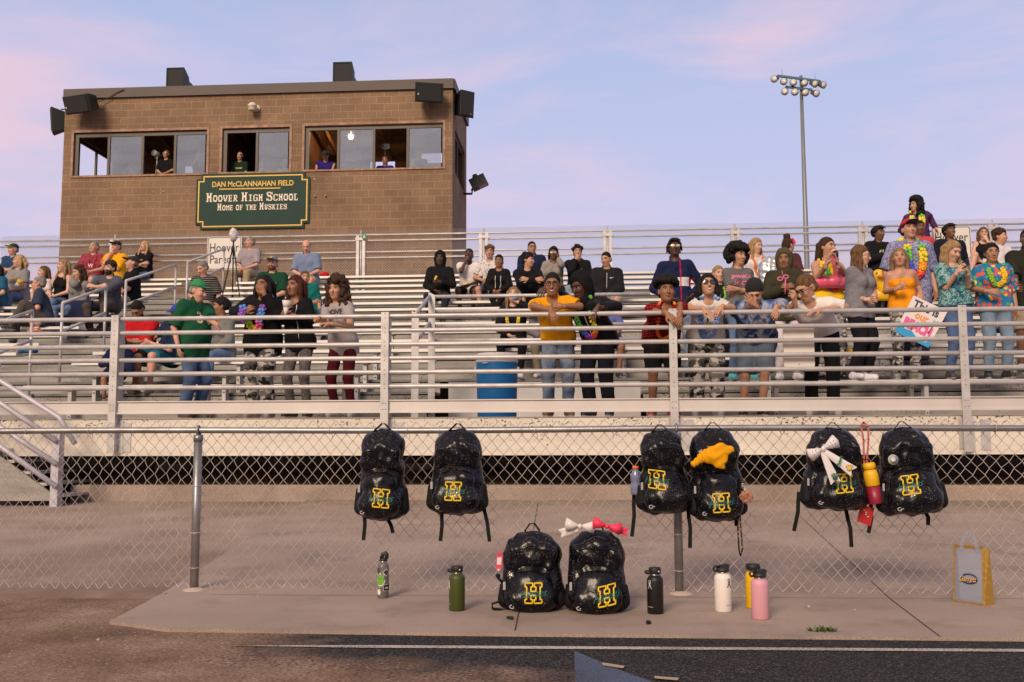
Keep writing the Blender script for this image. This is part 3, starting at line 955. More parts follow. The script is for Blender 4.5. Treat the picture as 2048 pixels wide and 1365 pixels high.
part(mb, 'roof', rb, box)
# the room: floor, wood-lined back wall and joists
zfl = zb - .95
WOOD = M((.23, .1, .04), .7, 0, var=.35, vscale=3, bump=.2, bscale=20)
mb = MB(); mb.box((bx0 + T, YB + T, zfl - .05), (bx1 - T, yb0, zfl)); part(mb, 'floor', WOOD, box)
mb = MB(); mb.box((bx0 + T, YB + T + .02, zb - .05), (bx1 - T, YB + T + .14, zb - .0)); part(mb, 'counter', M((.28, .15, .09), .6), box)
for px in (432, 594):
    mb = MB(); xm = B(px, 300).x; mb.box((xm - .05, YB + T, zfl), (xm + .05, yb0, bz1)); part(mb, 'partition', WOOD, box)
zc = zt_ + .18
for i in range(13):
    x = bx0 + .6 + i * .82
    mb = MB(); mb.bar((x, YB + T + .02, zc + .35), (x, yb0 - .01, zc - .25), .05, .18); part(mb, 'joist', WOOD, box)
mb = MB(); mb.box((B(610, 300).x - .2, yb0 - .012, P(700, 291, yb0).z), (bx1 - T, yb0 - .004, P(700, 300, yb0).z)); part(mb, 'wall_batten', M((.4, .22, .1), .6), box)
FRM = M((.075, .06, .05), .5, .3)
TRIM = M((.34, .2, .14), .8, 0, var=.35, vscale=6)
def glass():
    m, t, b = new_mat('window_glass')
    t.nodes.remove(b)
    o = t.nodes['Material Output']
    g = nn(t, 'ShaderNodeBsdfGlossy'); g.inputs['Roughness'].default_value = .02; g.inputs['Color'].default_value = (.62, .70, .88, 1)
    tr = nn(t, 'ShaderNodeBsdfTransparent'); tr.inputs[0].default_value = (.8, .83, .85, 1)
    d = nn(t, 'ShaderNodeBsdfDiffuse'); d.inputs[0].default_value = (.55, .57, .6, 1)
    m0 = nn(t, 'ShaderNodeMixShader'); n = tex(t, 'ShaderNodeTexNoise', 1.1, detail=5, mapping={'Scale': (1, 1, 3)})
    t.links.new(rampn(t, n.outputs[0], [(.3, (.02, .02, .02)), (.7, (.16, .16, .16))]), m0.inputs[0]); t.links.new(tr.outputs[0], m0.inputs[1]); t.links.new(d.outputs[0], m0.inputs[2])
    mx_ = nn(t, 'ShaderNodeMixShader'); mx_.inputs[0].default_value = .30
    t.links.new(m0.outputs[0], mx_.inputs[1]); t.links.new(g.outputs[0], mx_.inputs[2]); t.links.new(mx_.outputs[0], o.inputs[0])
    return m
GLASS = glass()
panes = [[(216, 284), (349, 411)], [(513, 577)], [(676, 747), (815, 884)]]
mull = [[216, 284, 349], [513], [676, 747, 815]]
for i, (x0, x1, z0, z1) in enumerate(W):
    fr = MB()
    yf = YB + .05
    fr.box((x0, yf, z1 - .12), (x1, yf + .09, z1)); fr.box((x0, yf, z0), (x0 + .12, yf + .09, z1 - .12)); fr.box((x1 - .03, yf, z0), (x1, yf + .09, z1 - .12)); fr.box((x0 + .12, yf, z0), (x1 - .03, yf + .09, z0 + .02))
    for px in mull[i]:
        x = B(px, 300).x; fr.box((x - .035, yf - .01, z0 + .02), (x + .035, yf + .08, z1 - .12))
    f = part(fr, 'window', FRM, box)
    for a, c in panes[i]:
        xa, xc = B(a, 300).x + .036, B(c, 300).x - .036
        mb = MB(); mb.box((xa, yf + .02, z0 + .021), (xc, yf + .026, z1 - .121)); mb.build('pane', GLASS, f, world=True)
    mb = MB()
    mb.box((x0 - .07, YB - .02, z1), (x1 + .07, YB - .003, z1 + .07)); mb.box((x0 - .07, YB - .02, z0 - .05), (x0 - .002, YB - .003, z1)); mb.box((x1 + .002, YB - .02, z0 - .05), (x1 + .07, YB - .003, z1)); mb.box((x0 - .002, YB - .03, z0 - .05), (x1 + .002, YB + .05, z0 - .002))
    mb.build('trim', TRIM, f, world=True)
for xx in (bx0 + .1, bx1 - .1):
    mb = MB(); ya, yb_ = YB + T + .35, YB + BD - T - .25
    mb.box((xx - .03, ya, zt_ - .08), (xx + .03, yb_, zt_)); mb.box((xx - .03, ya, zb), (xx + .03, ya + .06, zt_ - .08)); mb.box((xx - .03, yb_ - .06, zb), (xx + .03, yb_, zt_ - .08)); ym = (ya + yb_) / 2; mb.box((xx - .03, ym - .03, zb), (xx + .03, ym + .03, zt_ - .08))
    part(mb, 'side_window', FRM, box)
# the lit bulb in the room
lp = P(702, 274, YB + 1.6)
bulb = tag(empty('ceiling_bulb', lp), 'bare lit bulb on a short stem inside the right press box window', 'lamp')
m, t, b = new_mat('lit_bulb'); b.inputs['Emission Color'].default_value = (1, .72, .4, 1); b.inputs['Emission Strength'].default_value = 14
mb = MB(); mb.ball((0, 0, 0), .08, 12); mb.build('globe', m, bulb)
mb = MB(); mb.tube([(0, 0, .08), (-.04, 0, .5)], .02, 8); mb.build('stem', M((.5, .4, .3), .5), bulb)
ll = bpy.data.lights.new('bulb_light', 'POINT'); ll.energy = 26; ll.color = (1, .62, .3); ll.shadow_soft_size = .1
lo = bpy.data.objects.new('bulb_light', ll); COL.objects.link(lo); lo.parent = bulb; lo.location = (0, -.12, -.02)

# painted sign board
sx0, sx1 = B(393, 403).x, B(620, 403).x
sz0, sz1 = B(506.5, 458.5).z, B(506.5, 347.5).z
sw, sh = sx1 - sx0, sz1 - sz0
sg = tag(empty('name_board', ((sx0 + sx1) / 2, YB - .05, (sz0 + sz1) / 2)), 'dark green notched sign board with yellow border naming the field and school', 'sign')
def notch(wd, ht, n):
    a, c = wd / 2, ht / 2
    return [(-a, -c + n), (-a + n, -c + n), (-a + n, -c), (a - n, -c), (a - n, -c + n), (a, -c + n), (a, c - n), (a - n, c - n), (a - n, c), (-a + n, c), (-a + n, c - n), (-a, c - n)]
GREEN = M((.006, .036, .028), .55, var=.15, vscale=2, spec=.25)
YEL = M((.72, .44, .06), .5); CREAM = M((.78, .68, .56), .5)
mb = MB(); mb.prism(notch(sw, sh, .14), (0, 0, 0), (1, 0, 0), (0, 0, 1), (0, .03, 0)); mb.build('board', GREEN, sg)
def ring(mb, p1, p2, y, mat=0):
    n = len(p1)
    mb.add([(x, y, z) for x, z in p1] + [(x, y, z) for x, z in p2], [(i, (i + 1) % n, n + (i + 1) % n, n + i) for i in range(n)], mat)
mb = MB(); ring(mb, notch(sw - .12, sh - .12, .14), notch(sw - .19, sh - .19, .14), -.003)
mb.add([(-.95, -.003, .33), (.78, -.003, .33), (.78, -.003, .36), (-.95, -.003, .36)], [(0, 1, 2, 3)])
mb.build('border', YEL, sg)
mb = MB(); put_text(mb, 'DAN M', (-.0, -.003, 0), (1, 0, 0), (0, 0, 1), width=.01)
mb = MB(); put_text(mb, 'DAN McCLANNAHAN FIELD', (0, -.003, .485), (1, 0, 0), (0, 0, 1), width=2.3, height=.155, bold=.02)
mb.build('heading', YEL, sg)
mb = MB(); slab_text(mb, 'Hoover High School', (.0, -.003, -.01), (1, 0, 0), (0, 0, 1), 2.62, .25, .185)
slab_text(mb, 'Home of the Huskies', (0, -.003, -.255), (1, 0, 0), (0, 0, 1), 1.98, .19, .145)
mb.build('lettering', CREAM, sg)

# loudspeakers
BLK = M((.012, .012, .014), .55, bump=.15, bscale=90); GRL = M((.02, .02, .022), .75, bump=.7, bscale=160)
def speaker(c, w_, h_, d_, rz, tilt, label, wedge=.25, horiz=True):
    t_ = tag(empty('loudspeaker', c, rz), label, 'loudspeaker', 'loudspeakers on the press box')
    rot = Matrix.Rotation(tilt, 3, 'X')
    X, Y_, Z = rot @ Vector((w_ / 2, 0, 0)), rot @ Vector((0, d_ / 2, 0)), rot @ Vector((0, 0, h_ / 2))
    mb = MB()
    k = 1 - wedge
    e = .92
    v = []
    for yy, s in ((-1, e), (-.86, 1), (1, k)):
        for sx, sz in ((-1, -1), (1, -1), (1, 1), (-1, 1)):
            v.append(X * sx * (s if horiz or yy < 0 else k) + Z * sz * (s if not horiz or yy < 0 else k) + Y_ * yy)
    fs = [(0, 1, 2, 3), (11, 10, 9, 8)] + [(r_ * 4 + i, (r_ + 1) * 4 + i, (r_ + 1) * 4 + (i + 1) % 4, r_ * 4 + (i + 1) % 4) for r_ in (0, 1) for i in range(4)]
    mb.add(v, fs); mb.build('cabinet', BLK, t_)
    mb = MB(); mb.obox(-Y_ * 1.02, X * .84, Y_ * .03, Z * .84); mb.build('grille', GRL, t_)
    mb = MB(); p = -Y_ * 1.06 + X * (-.78 if horiz else .5) + Z * (-.2 if horiz else -.75); mb.obox(p, X * .045, Y_ * .015, Z * (.09 if horiz else .03)); mb.build('badge', M((.6, .58, .55), .4), t_)
    mb = MB(); mb.bar(Y_ * .6 - Z * .2, Y_ * 2.0 - Z * .1, .05, .05); mb.bar(Y_ * .2 + Z * .95, Y_ * 1.8 + Z * .9, .03, .03); mb.build('bracket', BLK, t_)
    return t_
speaker(B(165, 208, -.42), .9, .5, .5, R(-16), R(22), 'black loudspeaker tilted down at the left front corner of the press box', .3)
speaker(B(857, 186, -.42), .76, .52, .5, R(14), R(18), 'black loudspeaker tilted down at the right front corner of the press box', .3)
speaker(P(120, 243, YB + .7), .4, .75, .45, R(-68), R(5), 'narrow black loudspeaker on the left side wall of the press box', .4, False)
speaker(P(927, 211, YB + .45), .45, .74, .45, R(38), R(5), 'black loudspeaker upright on the right side wall of the press box', .3, False)
for px, py, lab in ((359, 161, 'black horn loudspeaker standing on the press box roof, left of two'), (690, 150, 'black horn loudspeaker standing on the press box roof, right of two')):
    c = P(px, py, YB + .9); wd = .52 if px < 500 else .55
    t_ = tag(empty('loudspeaker', (c.x, c.y, bzt - .04)), lab, 'loudspeaker', 'loudspeakers on the press box')
    H = c.z - bzt + .30
    mb = MB()
    v = []
    for y, s, in ((-.3, 1.0), (.05, .62), (.2, .45), (.6, .42)):
        for sx, sz in ((-1, 0), (1, 0), (1, 1), (-1, 1)):
            v.append((sx * wd / 2 * s + (.0 if y < 0 else .1), y, H * (.5 + (sz - .5) * s) if y > 0 else H * sz))
    mb.add(v, [(12, 15, 14, 13)] + [(r_ * 4 + i, (r_ + 1) * 4 + i, (r_ + 1) * 4 + (i + 1) % 4, r_ * 4 + (i + 1) % 4) for r_ in (0, 1, 2) for i in range(4)])
    mb.box((-.1, -.05, 0.0), (.25, .6, .05)); mb.build('horn', BLK, t_)
    mb = MB(); mb.box((-wd / 2 + .04, -.31, .04), (wd / 2 - .04, -.295, H - .04)); mb.box((-wd / 2, -.325, 0), (wd / 2, -.3, .035)); mb.box((-wd / 2, -.325, H - .035), (wd / 2, -.3, H)); mb.box((-wd / 2, -.325, .035), (-wd / 2 + .035, -.3, H - .035)); mb.box((wd / 2 - .035, -.325, .035), (wd / 2, -.3, H - .035)); mb.build('grille', GRL, t_)
# cable from the left speaker up to the roof band
mb = MB(); mb.tube([B(198, 204, -.15), B(205, 202, -.1), B(218, 196, -.1), B(232, 186, -.1), B(248, 180, -.09)], .012, 6)
tag(mb.build('speaker_cable', BLK), 'thin black cable drooping from the left corner loudspeaker over the roof band', 'cable')
# beige cylinder light on the wall
c = B(505, 213, -.2)
lt = tag(empty('wall_light', c), 'beige round security light on the wall above the middle window', 'light')
BEI = M((.66, .58, .45), .5)
mb = MB(); mb.lathe([(.0, -.13), (.09, -.13), (.11, -.1), (.11, -.02), (.125, -.01), (.125, .03), (.1, .06), (.06, .1), (0, .11)], 16, (0, 0, 0)); mb.build('lamp_body', BEI, lt)
mb = MB(); mb.lathe([(.1, 0), (.1, .025)], 14, (.06, .17, 0), ax=(0, 1, 0)); mb.tube([(.05, .18, 0), (.03, .05, .0)], .03, 8); mb.build('mount', BEI, lt)
# flood light on an arm
c = P(945, 372, YB + 2.6)
fl = tag(empty('flood_light', c), 'dark flood light on a bent arm at the right side of the press box', 'light')
mb = MB(); k = P(930, 388, YB + 2.6) - c; k2 = P(944, 388, YB + 2.6) - c; mb.tube([k - Vector((.1, 0, 0)), k2, k2 + Vector((0, 0, .12)), (.05, 0, -.02)], .035, 8); mb.build('arm', M((.03, .035, .04), .5), fl)
mb = MB(); mb.obox((.19, -.05, .08), Vector((.22, 0, .1)), Vector((0, .2, 0)), Vector((-.07, 0, .14))); mb.prism([(-.1, 0), (.1, 0), (.05, .1), (-.05, .1)], (.11, -.2, .2), (1, 0, .4), (-.4, 0, 1), (0, .3, 0)); mb.build('lamp_head', M((.04, .04, .045), .5), fl)
mb = MB(); mb.obox((.25, -.06, -.05), Vector((.2, 0, .09)), Vector((0, .17, 0)), Vector((-.006, 0, .012))); mb.build('lens', M((.35, .36, .38), .2), fl)

# ================================================================ stadium light pole
YP = 54.0
def L(px, py): return P(px, py, YP)
base = L(1617, 620)
lpz = tag(empty('light_pole', (base.x, YP, 0)), 'tall steel stadium light pole with two crossarms of floodlights', 'light pole')
PST = M((.22, .23, .25), .5, .4, var=.1, vscale=1)
top = L(1598, 152)
mb = MB(); mb.tube([(base.x, YP, 0), (base.x, YP, top.z * .5), (base.x, YP, top.z)], [.2, .14, .085], 14); mb.build('pole', PST, lpz, world=True)
xc = base.x
for (pa, pb, heads) in (((1553, 154), (1640, 165), [(1546, 163), (1565, 168), (1584, 170), (1606, 171), (1627, 173), (1644, 175)]), ((1570, 176), (1623, 182), [(1567, 188), (1587, 189), (1608, 190), (1630, 192)])):
    a, c = L(*pa), L(*pb)
    mb = MB(); mb.bar((a.x, YP - .15, a.z), (c.x, YP - .15, c.z), .09, .12); arm = mb.build('crossarm', M((.05, .13, .18), .5, .2), lpz, world=True)
    for i, (hx, hy) in enumerate(heads):
        q = L(hx, hy)
        mb = MB()
        ax = Vector((.55 * (hx - 1598) / 45, -.75, -.42)).normalized()
        o_ = Vector((q.x, YP - .35, q.z))
        mb.lathe([(.07, -.42), (.11, -.4), (.12, -.3), (.16, -.18), (.2, .0), (.205, .03)], 14, o_, 0, ax)
        mb.lathe([(.0, .02), (.18, .021), (.185, .034), (0, .036)], 14, o_, 1, ax)
        fx = (a + (c - a) * min(1, max(0, (q.x - a.x) / (c.x - a.x))))
        mb.tube([o_ - ax * .3, (fx.x, YP - .15, fx.z)], .04, 6, 0)
        mb.build('floodlight', [M((.12, .12, .13), .5, .3), M((.62, .62, .6), .25, .0)], arm, world=True)
for px in (1563, 1629):
    q = L(px, 155 if px < 1600 else 164); mb = MB(); mb.tube([(q.x, YP - .15, q.z), (q.x, YP - .15, q.z + .42)], .012, 5); mb.build('lightning_rod', PST, lpz, world=True)

# ================================================================ white signs on the top fence
def plate_sign(px0, px1, py0, py1, lines, label):
    a, c = P(px0, py1, 21.42), P(px1, py0, 21.42)
    w_, h_ = c.x - a.x, c.z - a.z
    t_ = tag(empty('notice_sign', ((a.x + c.x) / 2, 21.42, (a.z + c.z) / 2)), label, 'sign', 'white section signs on the top fence')
    def rr_(w, h, r):
        return [(sx * (w / 2 - r) + r * math.cos(a_), sz * (h / 2 - r) + r * math.sin(a_)) for sx, sz, a0 in ((1, 1, 0), (-1, 1, 90), (-1, -1, 180), (1, -1, 270)) for a_ in [R(a0 + q * 30) for q in range(4)]]
    mb = MB(); mb.prism(rr_(w_, h_, .06), (0, 0, 0), (1, 0, 0), (0, 0, 1), (0, .015, 0)); mb.build('plate', M((.66, .62, .58), .5), t_)
    mb = MB(); ring(mb, rr_(w_ - .03, h_ - .03, .05), rr_(w_ - .06, h_ - .06, .04), -.003); mb.build('border', M((.06, .055, .06), .5), t_)
    mb = MB()
    for s, z, hh, ww in lines:
        put_text(mb, s, (0, -.003, z * h_), (1, 0, 0), (0, 0, 1), width=ww * w_, height=hh * h_, bold=.008)
    mb.build('lettering', M((.04, .037, .045), .5), t_)
    mb = MB(); mb.box((-w_ / 2 + .1, .015, -h_ / 2), (-w_ / 2 + .14, .06, h_ / 2)); mb.box((w_ / 2 - .14, .015, -h_ / 2), (w_ / 2 - .1, .06, h_ / 2)); mb.build('bracket', GALV, t_)
plate_sign(413, 484, 473, 541, [('Hoover', .17, .27, .84), ('Parents', -.18, .25, .82)], 'white sign reading Hoover Parents above the left rows beside the tripod')
plate_sign(1866, 1941, 452, 520, [('Hoover', .17, .27, .84), ('ST', -.18, .25, .3)], 'white sign half hidden behind the young man with earphones')
mb = MB(); c = P(727, 473, 21.4); mb.box((c.x - .03, c.y, c.z - .06), (c.x + .06, c.y + .01, c.z + .06)); mb.add([(c.x - .005, c.y - .003, c.z - .03), (c.x + .035, c.y - .003, c.z - .03), (c.x + .015, c.y - .003, c.z + .04)], [(0, 1, 2)], 1)
tag(mb.build('row_marker', [M((.03, .25, .12), .5), M((.7, .7, .7), .5)]), 'small green marker plate on a top fence post right of the balding man', 'marker')
# ================================================================ smooth solids: a distance field on a grid, turned into quads
class SDF:
    def __init__(self, h):
        self.h = h; self.pr = []; self.sub = []; self.planes = []; self.noise = None
    def cap(self, a, b, ra, rb=None, k=.03, cuts=()):
        self.pr.append(('c', np.array(a, float), np.array(b, float), ra, ra if rb is None else rb, k, cuts)); return self
    def ell(self, c, r, ax=None, k=.03, cuts=()):
        self.pr.append(('e', np.array(c, float), np.array(r, float), np.eye(3) if ax is None else np.array(ax, float), max(r), k, cuts)); return self
    def mesh(self):
        h = self.h
        lo = np.full(3, 1e9); hi = np.full(3, -1e9)
        for p in self.pr:
            if p[0] == 'c':
                r = max(p[3], p[4]); mn, mxx = np.minimum(p[1], p[2]) - r, np.maximum(p[1], p[2]) + r
            else:
                mn, mxx = p[1] - p[4], p[1] + p[4]
            lo = np.minimum(lo, mn); hi = np.maximum(hi, mxx)
        pad = .03 + 2 * h
        lo -= pad; hi += pad
        n = np.ceil((hi - lo) / h).astype(int) + 1
        V = np.full(n, .5, np.float32)
        axs = [(lo[i] + h * np.arange(n[i])).astype(np.float32) for i in range(3)]
        for p in self.pr:
            k = p[5]
            if p[0] == 'c':
                r = max(p[3], p[4]); mn, mxx = np.minimum(p[1], p[2]) - r, np.maximum(p[1], p[2]) + r
            else:
                mn, mxx = p[1] - p[4], p[1] + p[4]
            m = k + 2.5 * h
            i0 = np.maximum(0, np.floor((mn - m - lo) / h).astype(int)); i1 = np.minimum(n, np.ceil((mxx + m - lo) / h).astype(int) + 1)
            sl = tuple(slice(a, b) for a, b in zip(i0, i1))
            x = axs[0][sl[0]][:, None, None]; y = axs[1][sl[1]][None, :, None]; z = axs[2][sl[2]][None, None, :]
            if p[0] == 'c':
                a, b = p[1], p[2]; ba = b - a; L2 = float(ba @ ba) + 1e-9
                px, py, pz = x - a[0], y - a[1], z - a[2]
                t = np.clip((px * ba[0] + py * ba[1] + pz * ba[2]) / L2, 0, 1)
                d = np.sqrt((px - t * ba[0]) ** 2 + (py - t * ba[1]) ** 2 + (pz - t * ba[2]) ** 2) - (p[3] + (p[4] - p[3]) * t)
            else:
                c, r, A = p[1], p[2], p[3]
                px, py, pz = x - c[0], y - c[1], z - c[2]
                q = sum(((px * A[i][0] + py * A[i][1] + pz * A[i][2]) / r[i]) ** 2 for i in range(3))
                d = (np.sqrt(q) - 1) * float(min(r)) * (1.0 if min(r) > .5 * max(r) else 1.15)
            for o, nn_ in p[6]:
                d = np.maximum(d, (x - o[0]) * nn_[0] + (y - o[1]) * nn_[1] + (z - o[2]) * nn_[2])
            W_ = V[sl]
            hh = np.clip(.5 + .5 * (W_ - d) / k, 0, 1)
            V[sl] = W_ * (1 - hh) + d * hh - k * hh * (1 - hh)
        X, Y_, Z = axs[0][:, None, None], axs[1][None, :, None], axs[2][None, None, :]
        if self.noise:
            V += self.noise(X, Y_, Z)
        for c, r in self.sub:
            V = np.maximum(V, r - np.sqrt((X - c[0]) ** 2 + (Y_ - c[1]) ** 2 + (Z - c[2]) ** 2))
        for o, nn_ in self.planes:
            V = np.maximum(V, (X - o[0]) * nn_[0] + (Y_ - o[1]) * nn_[1] + (Z - o[2]) * nn_[2])
        return snets(V, lo, h)
_ED = [((0,0,0),(1,0,0)),((0,1,0),(1,1,0)),((0,0,1),(1,0,1)),((0,1,1),(1,1,1)),((0,0,0),(0,1,0)),((1,0,0),(1,1,0)),((0,0,1),(0,1,1)),((1,0,1),(1,1,1)),((0,0,0),(0,0,1)),((1,0,0),(1,0,1)),((0,1,0),(0,1,1)),((1,1,0),(1,1,1))]
def snets(V, lo, h):
    S = V < 0
    s8 = S.astype(np.int8)
    c = s8[:-1] + s8[1:]; c = c[:, :-1] + c[:, 1:]; c = c[:, :, :-1] + c[:, :, 1:]
    I, J, K = np.nonzero((c > 0) & (c < 8))
    if len(I) == 0:
        return np.zeros((0, 3)), np.zeros((0, 4), int)
    acc = np.zeros((len(I), 3)); cnt = np.zeros(len(I))
    for a, b in _ED:
        va = V[I + a[0], J + a[1], K + a[2]]; vb = V[I + b[0], J + b[1], K + b[2]]
        m = (va < 0) != (vb < 0)
        t = np.where(m, va / np.where(va == vb, 1, va - vb), 0)
        for i in range(3):
            acc[:, i] += np.where(m, a[i] + (b[i] - a[i]) * t, 0)
        cnt += m
    P_ = acc / cnt[:, None] + np.stack([I, J, K], 1)
    ids = np.full(c.shape, -1, np.int64); ids[I, J, K] = np.arange(len(I))
    quads = []
    for ax in range(3):
        sl0 = [slice(None)] * 3; sl1 = [slice(None)] * 3
        sl0[ax] = slice(0, -1); sl1[ax] = slice(1, None)
        A, Bq = S[tuple(sl0)], S[tuple(sl1)]
        i, j, k = np.nonzero(A != Bq)
        pos = [i, j, k]
        o1, o2 = [(1, 2), (2, 0), (0, 1)][ax]
        ok = (pos[o1] > 0) & (pos[o2] > 0) & (pos[o1] < c.shape[o1]) & (pos[o2] < c.shape[o2])
        pos = [q[ok] for q in pos]
        ins = A[pos[0], pos[1], pos[2]]
        def cid(d1, d2):
            q = [x.copy() for x in pos]; q[o1] = q[o1] - d1; q[o2] = q[o2] - d2
            return ids[q[0], q[1], q[2]]
        Q = np.stack([cid(1, 1), cid(0, 1), cid(0, 0), cid(1, 0)], 1)
        Q[~ins] = Q[~ins][:, ::-1]
        quads.append(Q)
    Q = np.concatenate(quads)
    Q = Q[(Q >= 0).all(1)]
    return lo + P_ * h, Q
def np_mesh(name, parts, mats, parent=None):
    """parts: list of (verts, quads, material index)"""
    mb = None
    V = np.concatenate([p[0] for p in parts]); offs = np.cumsum([0] + [len(p[0]) for p in parts])
    F = [p[1] + o for p, o in zip(parts, offs)]
    nf = sum(len(f) for f in F)
    me = bpy.data.meshes.new(name)
    me.vertices.add(len(V)); me.vertices.foreach_set('co', V.astype(np.float32).ravel())
    sizes = np.concatenate([np.full(len(f), f.shape[1]) for f in F])
    idx = np.concatenate([f.ravel() for f in F])
    me.loops.add(len(idx)); me.loops.foreach_set('vertex_index', idx.astype(np.int32))
    me.polygons.add(nf)
    st_ = np.concatenate([[0], np.cumsum(sizes)[:-1]])
    me.polygons.foreach_set('loop_start', st_.astype(np.int32)); me.polygons.foreach_set('loop_total', sizes.astype(np.int32))
    for m in mats:
        me.materials.append(m)
    me.polygons.foreach_set('material_index', np.concatenate([np.full(len(f), p[2]) for f, p in zip(F, parts)]).astype(np.int32))
    me.polygons.foreach_set('use_smooth', np.ones(nf, bool))
    me.update(calc_edges=True)
    o = bpy.data.objects.new(name, me); COL.objects.link(o)
    if parent is not None:
        o.parent = parent
    return o
def mb_part(mb, mat=0):                    # an MB as (verts, polygons) parts, split by polygon size
    outp = []
    V = np.array(mb.v)
    first = True
    by = {}
    for f, m in zip(mb.f, mb.m):
        by.setdefault((len(f), m), []).append(f)
    for (n_, m), fs in by.items():
        outp.append((V, np.array(fs), m))
    return outp
def merge_mb(mb):
    V = np.array(mb.v) if mb.v else np.zeros((0, 3))
    return V, mb.f, mb.m

# ================================================================ cloth patterns
def cloth(kind, c1, c2=(0, 0, 0), sc=1.0):
    key = ('cloth', kind, tuple(c1), tuple(c2), sc)
    if key in _M:
        return _M[key]
    m, t, b = new_mat('cloth_' + kind)
    b.inputs['Roughness'].default_value = .88 if kind != 'satin' else .5
    b.inputs['Specular IOR Level'].default_value = .12
    fine = tex(t, 'ShaderNodeTexNoise', 420, detail=2)
    fold = tex(t, 'ShaderNodeTexNoise', 17, detail=3, mapping={'Scale': (1, 1, .8)})
    if kind in ('plain', 'satin'):
        n = tex(t, 'ShaderNodeTexNoise', 6, detail=4)
        col = rampn(t, n.outputs[0], [(.3, [x * .9 for x in c1]), (.7, [min(1, x * 1.08) for x in c1])])
    elif kind == 'denim':
        n = tex(t, 'ShaderNodeTexNoise', 5, detail=6)
        col = rampn(t, n.outputs[0], [(.35, c1), (.68, c2)])
    elif kind == 'camo':
        c_ = nn(t, 'ShaderNodeTexCoord'); dn_ = tex(t, 'ShaderNodeTexNoise', 13 * sc, detail=3)
        ad_ = nn(t, 'ShaderNodeVectorMath', operation='MULTIPLY_ADD'); t.links.new(dn_.outputs['Color'], ad_.inputs[0]); ad_.inputs[1].default_value = (.13, .13, .13); t.links.new(c_.outputs['Object'], ad_.inputs[2])
        ms_ = nn(t, 'ShaderNodeMapping'); ms_.inputs['Scale'].default_value = (1, 1, 1.6); t.links.new(ad_.outputs[0], ms_.inputs[0])
        v = nn(t, 'ShaderNodeTexVoronoi'); v.inputs['Scale'].default_value = 15 * sc; t.links.new(ms_.outputs[0], v.inputs['Vector'])
        hs_ = nn(t, 'ShaderNodeSeparateColor'); t.links.new(v.outputs['Color'], hs_.inputs[0])
        col = nn(t, 'ShaderNodeValToRGB'); col.color_ramp.interpolation = 'CONSTANT'
        setramp(col, [(0, (.56, .52, .49)), (.3, (.02, .02, .02)), (.5, (.1, .095, .09)), (.78, (.25, .23, .215))])
        t.links.new(hs_.outputs[0], col.inputs[0]); col = col.outputs[0]
    elif kind == 'plaid':
        wx = tex(t, 'ShaderNodeTexWave', 9 * sc, detail=0); wx.bands_direction = 'X'
        wz = tex(t, 'ShaderNodeTexWave', 9 * sc, detail=0); wz.bands_direction = 'Z'
        f1 = rampn(t, wx.outputs[0], [(.55, (0, 0, 0)), (.65, (.8, .8, .8))]); f2 = rampn(t, wz.outputs[0], [(.55, (0, 0, 0)), (.65, (.8, .8, .8))])
        col = mixc(t, f2, mixc(t, f1, tuple(c1), tuple(c2)), tuple(c2))
    elif kind == 'stripe':
        wz = tex(t, 'ShaderNodeTexWave', 8 * sc, detail=0); wz.bands_direction = 'Z'
        col = mixc(t, rampn(t, wz.outputs[0], [(.8, (0, 0, 0)), (.86, (1, 1, 1))]), tuple(c1), tuple(c2))
    elif kind == 'floral':
        v = tex(t, 'ShaderNodeTexVoronoi', 17 * sc)
        f = rampn(t, v.outputs['Distance'], [(.42, (1, 1, 1)), (.5, (0, 0, 0))])
        hs_ = nn(t, 'ShaderNodeSeparateColor'); t.links.new(v.outputs['Color'], hs_.inputs[0])
        fc = nn(t, 'ShaderNodeValToRGB'); fc.color_ramp.interpolation = 'CONSTANT'
        setramp(fc, [(0, c2), (.3, (.7, .08, .06)), (.5, (.75, .5, .1)), (.66, (.1, .35, .1)), (.8, c1)])
        t.links.new(hs_.outputs[0], fc.inputs[0])
        col = mixc(t, f, tuple(c1), fc.outputs[0])
    elif kind == 'leaf':                       # tropical or batik print in two tones
        n = tex(t, 'ShaderNodeTexNoise', 26 * sc, detail=2, Distortion=1.5)
        col = rampn(t, n.outputs[0], [(.45, c1), (.53, c2)])
    elif kind == 'tie':
        n = tex(t, 'ShaderNodeTexNoise', 3.4 * sc, detail=3, Distortion=1.8, mapping={'Scale': (1.6, 1.6, .8), 'Rotation': (0, R(35), 0)})
        col = rampn(t, n.outputs[0], [(.34, (.015, .02, .05)), (.44, c1), (.53, c2), (.6, (.42, .4, .46)), (.68, c1)])
    elif kind == 'spots':
        v = tex(t, 'ShaderNodeTexVoronoi', 34 * sc)
        col = mixc(t, rampn(t, v.outputs[0], [(.28, (1, 1, 1)), (.36, (0, 0, 0))]), tuple(c1), tuple(c2))
    elif kind == 'heather':
        n = tex(t, 'ShaderNodeTexNoise', 60, detail=3)
        col = rampn(t, n.outputs[0], [(.38, c1), (.62, c2)])
    elif kind == 'bands':                      # navy jacket with a white band and a red end
        c = nn(t, 'ShaderNodeTexCoord'); s = nn(t, 'ShaderNodeSeparateXYZ'); t.links.new(c.outputs['Object'], s.inputs[0])
        r = nn(t, 'ShaderNodeValToRGB'); r.color_ramp.interpolation = 'CONSTANT'
        mm = nn(t, 'ShaderNodeMapRange'); mm.inputs['From Min'].default_value = 0; mm.inputs['From Max'].default_value = 2; t.links.new(s.outputs['Z'], mm.inputs['Value'])
        setramp(r, [(0, (0, 0, 0)), (sc, (1, 1, 1)), (sc + .06, (0, 0, 0))]); t.links.new(mm.outputs[0], r.inputs[0])
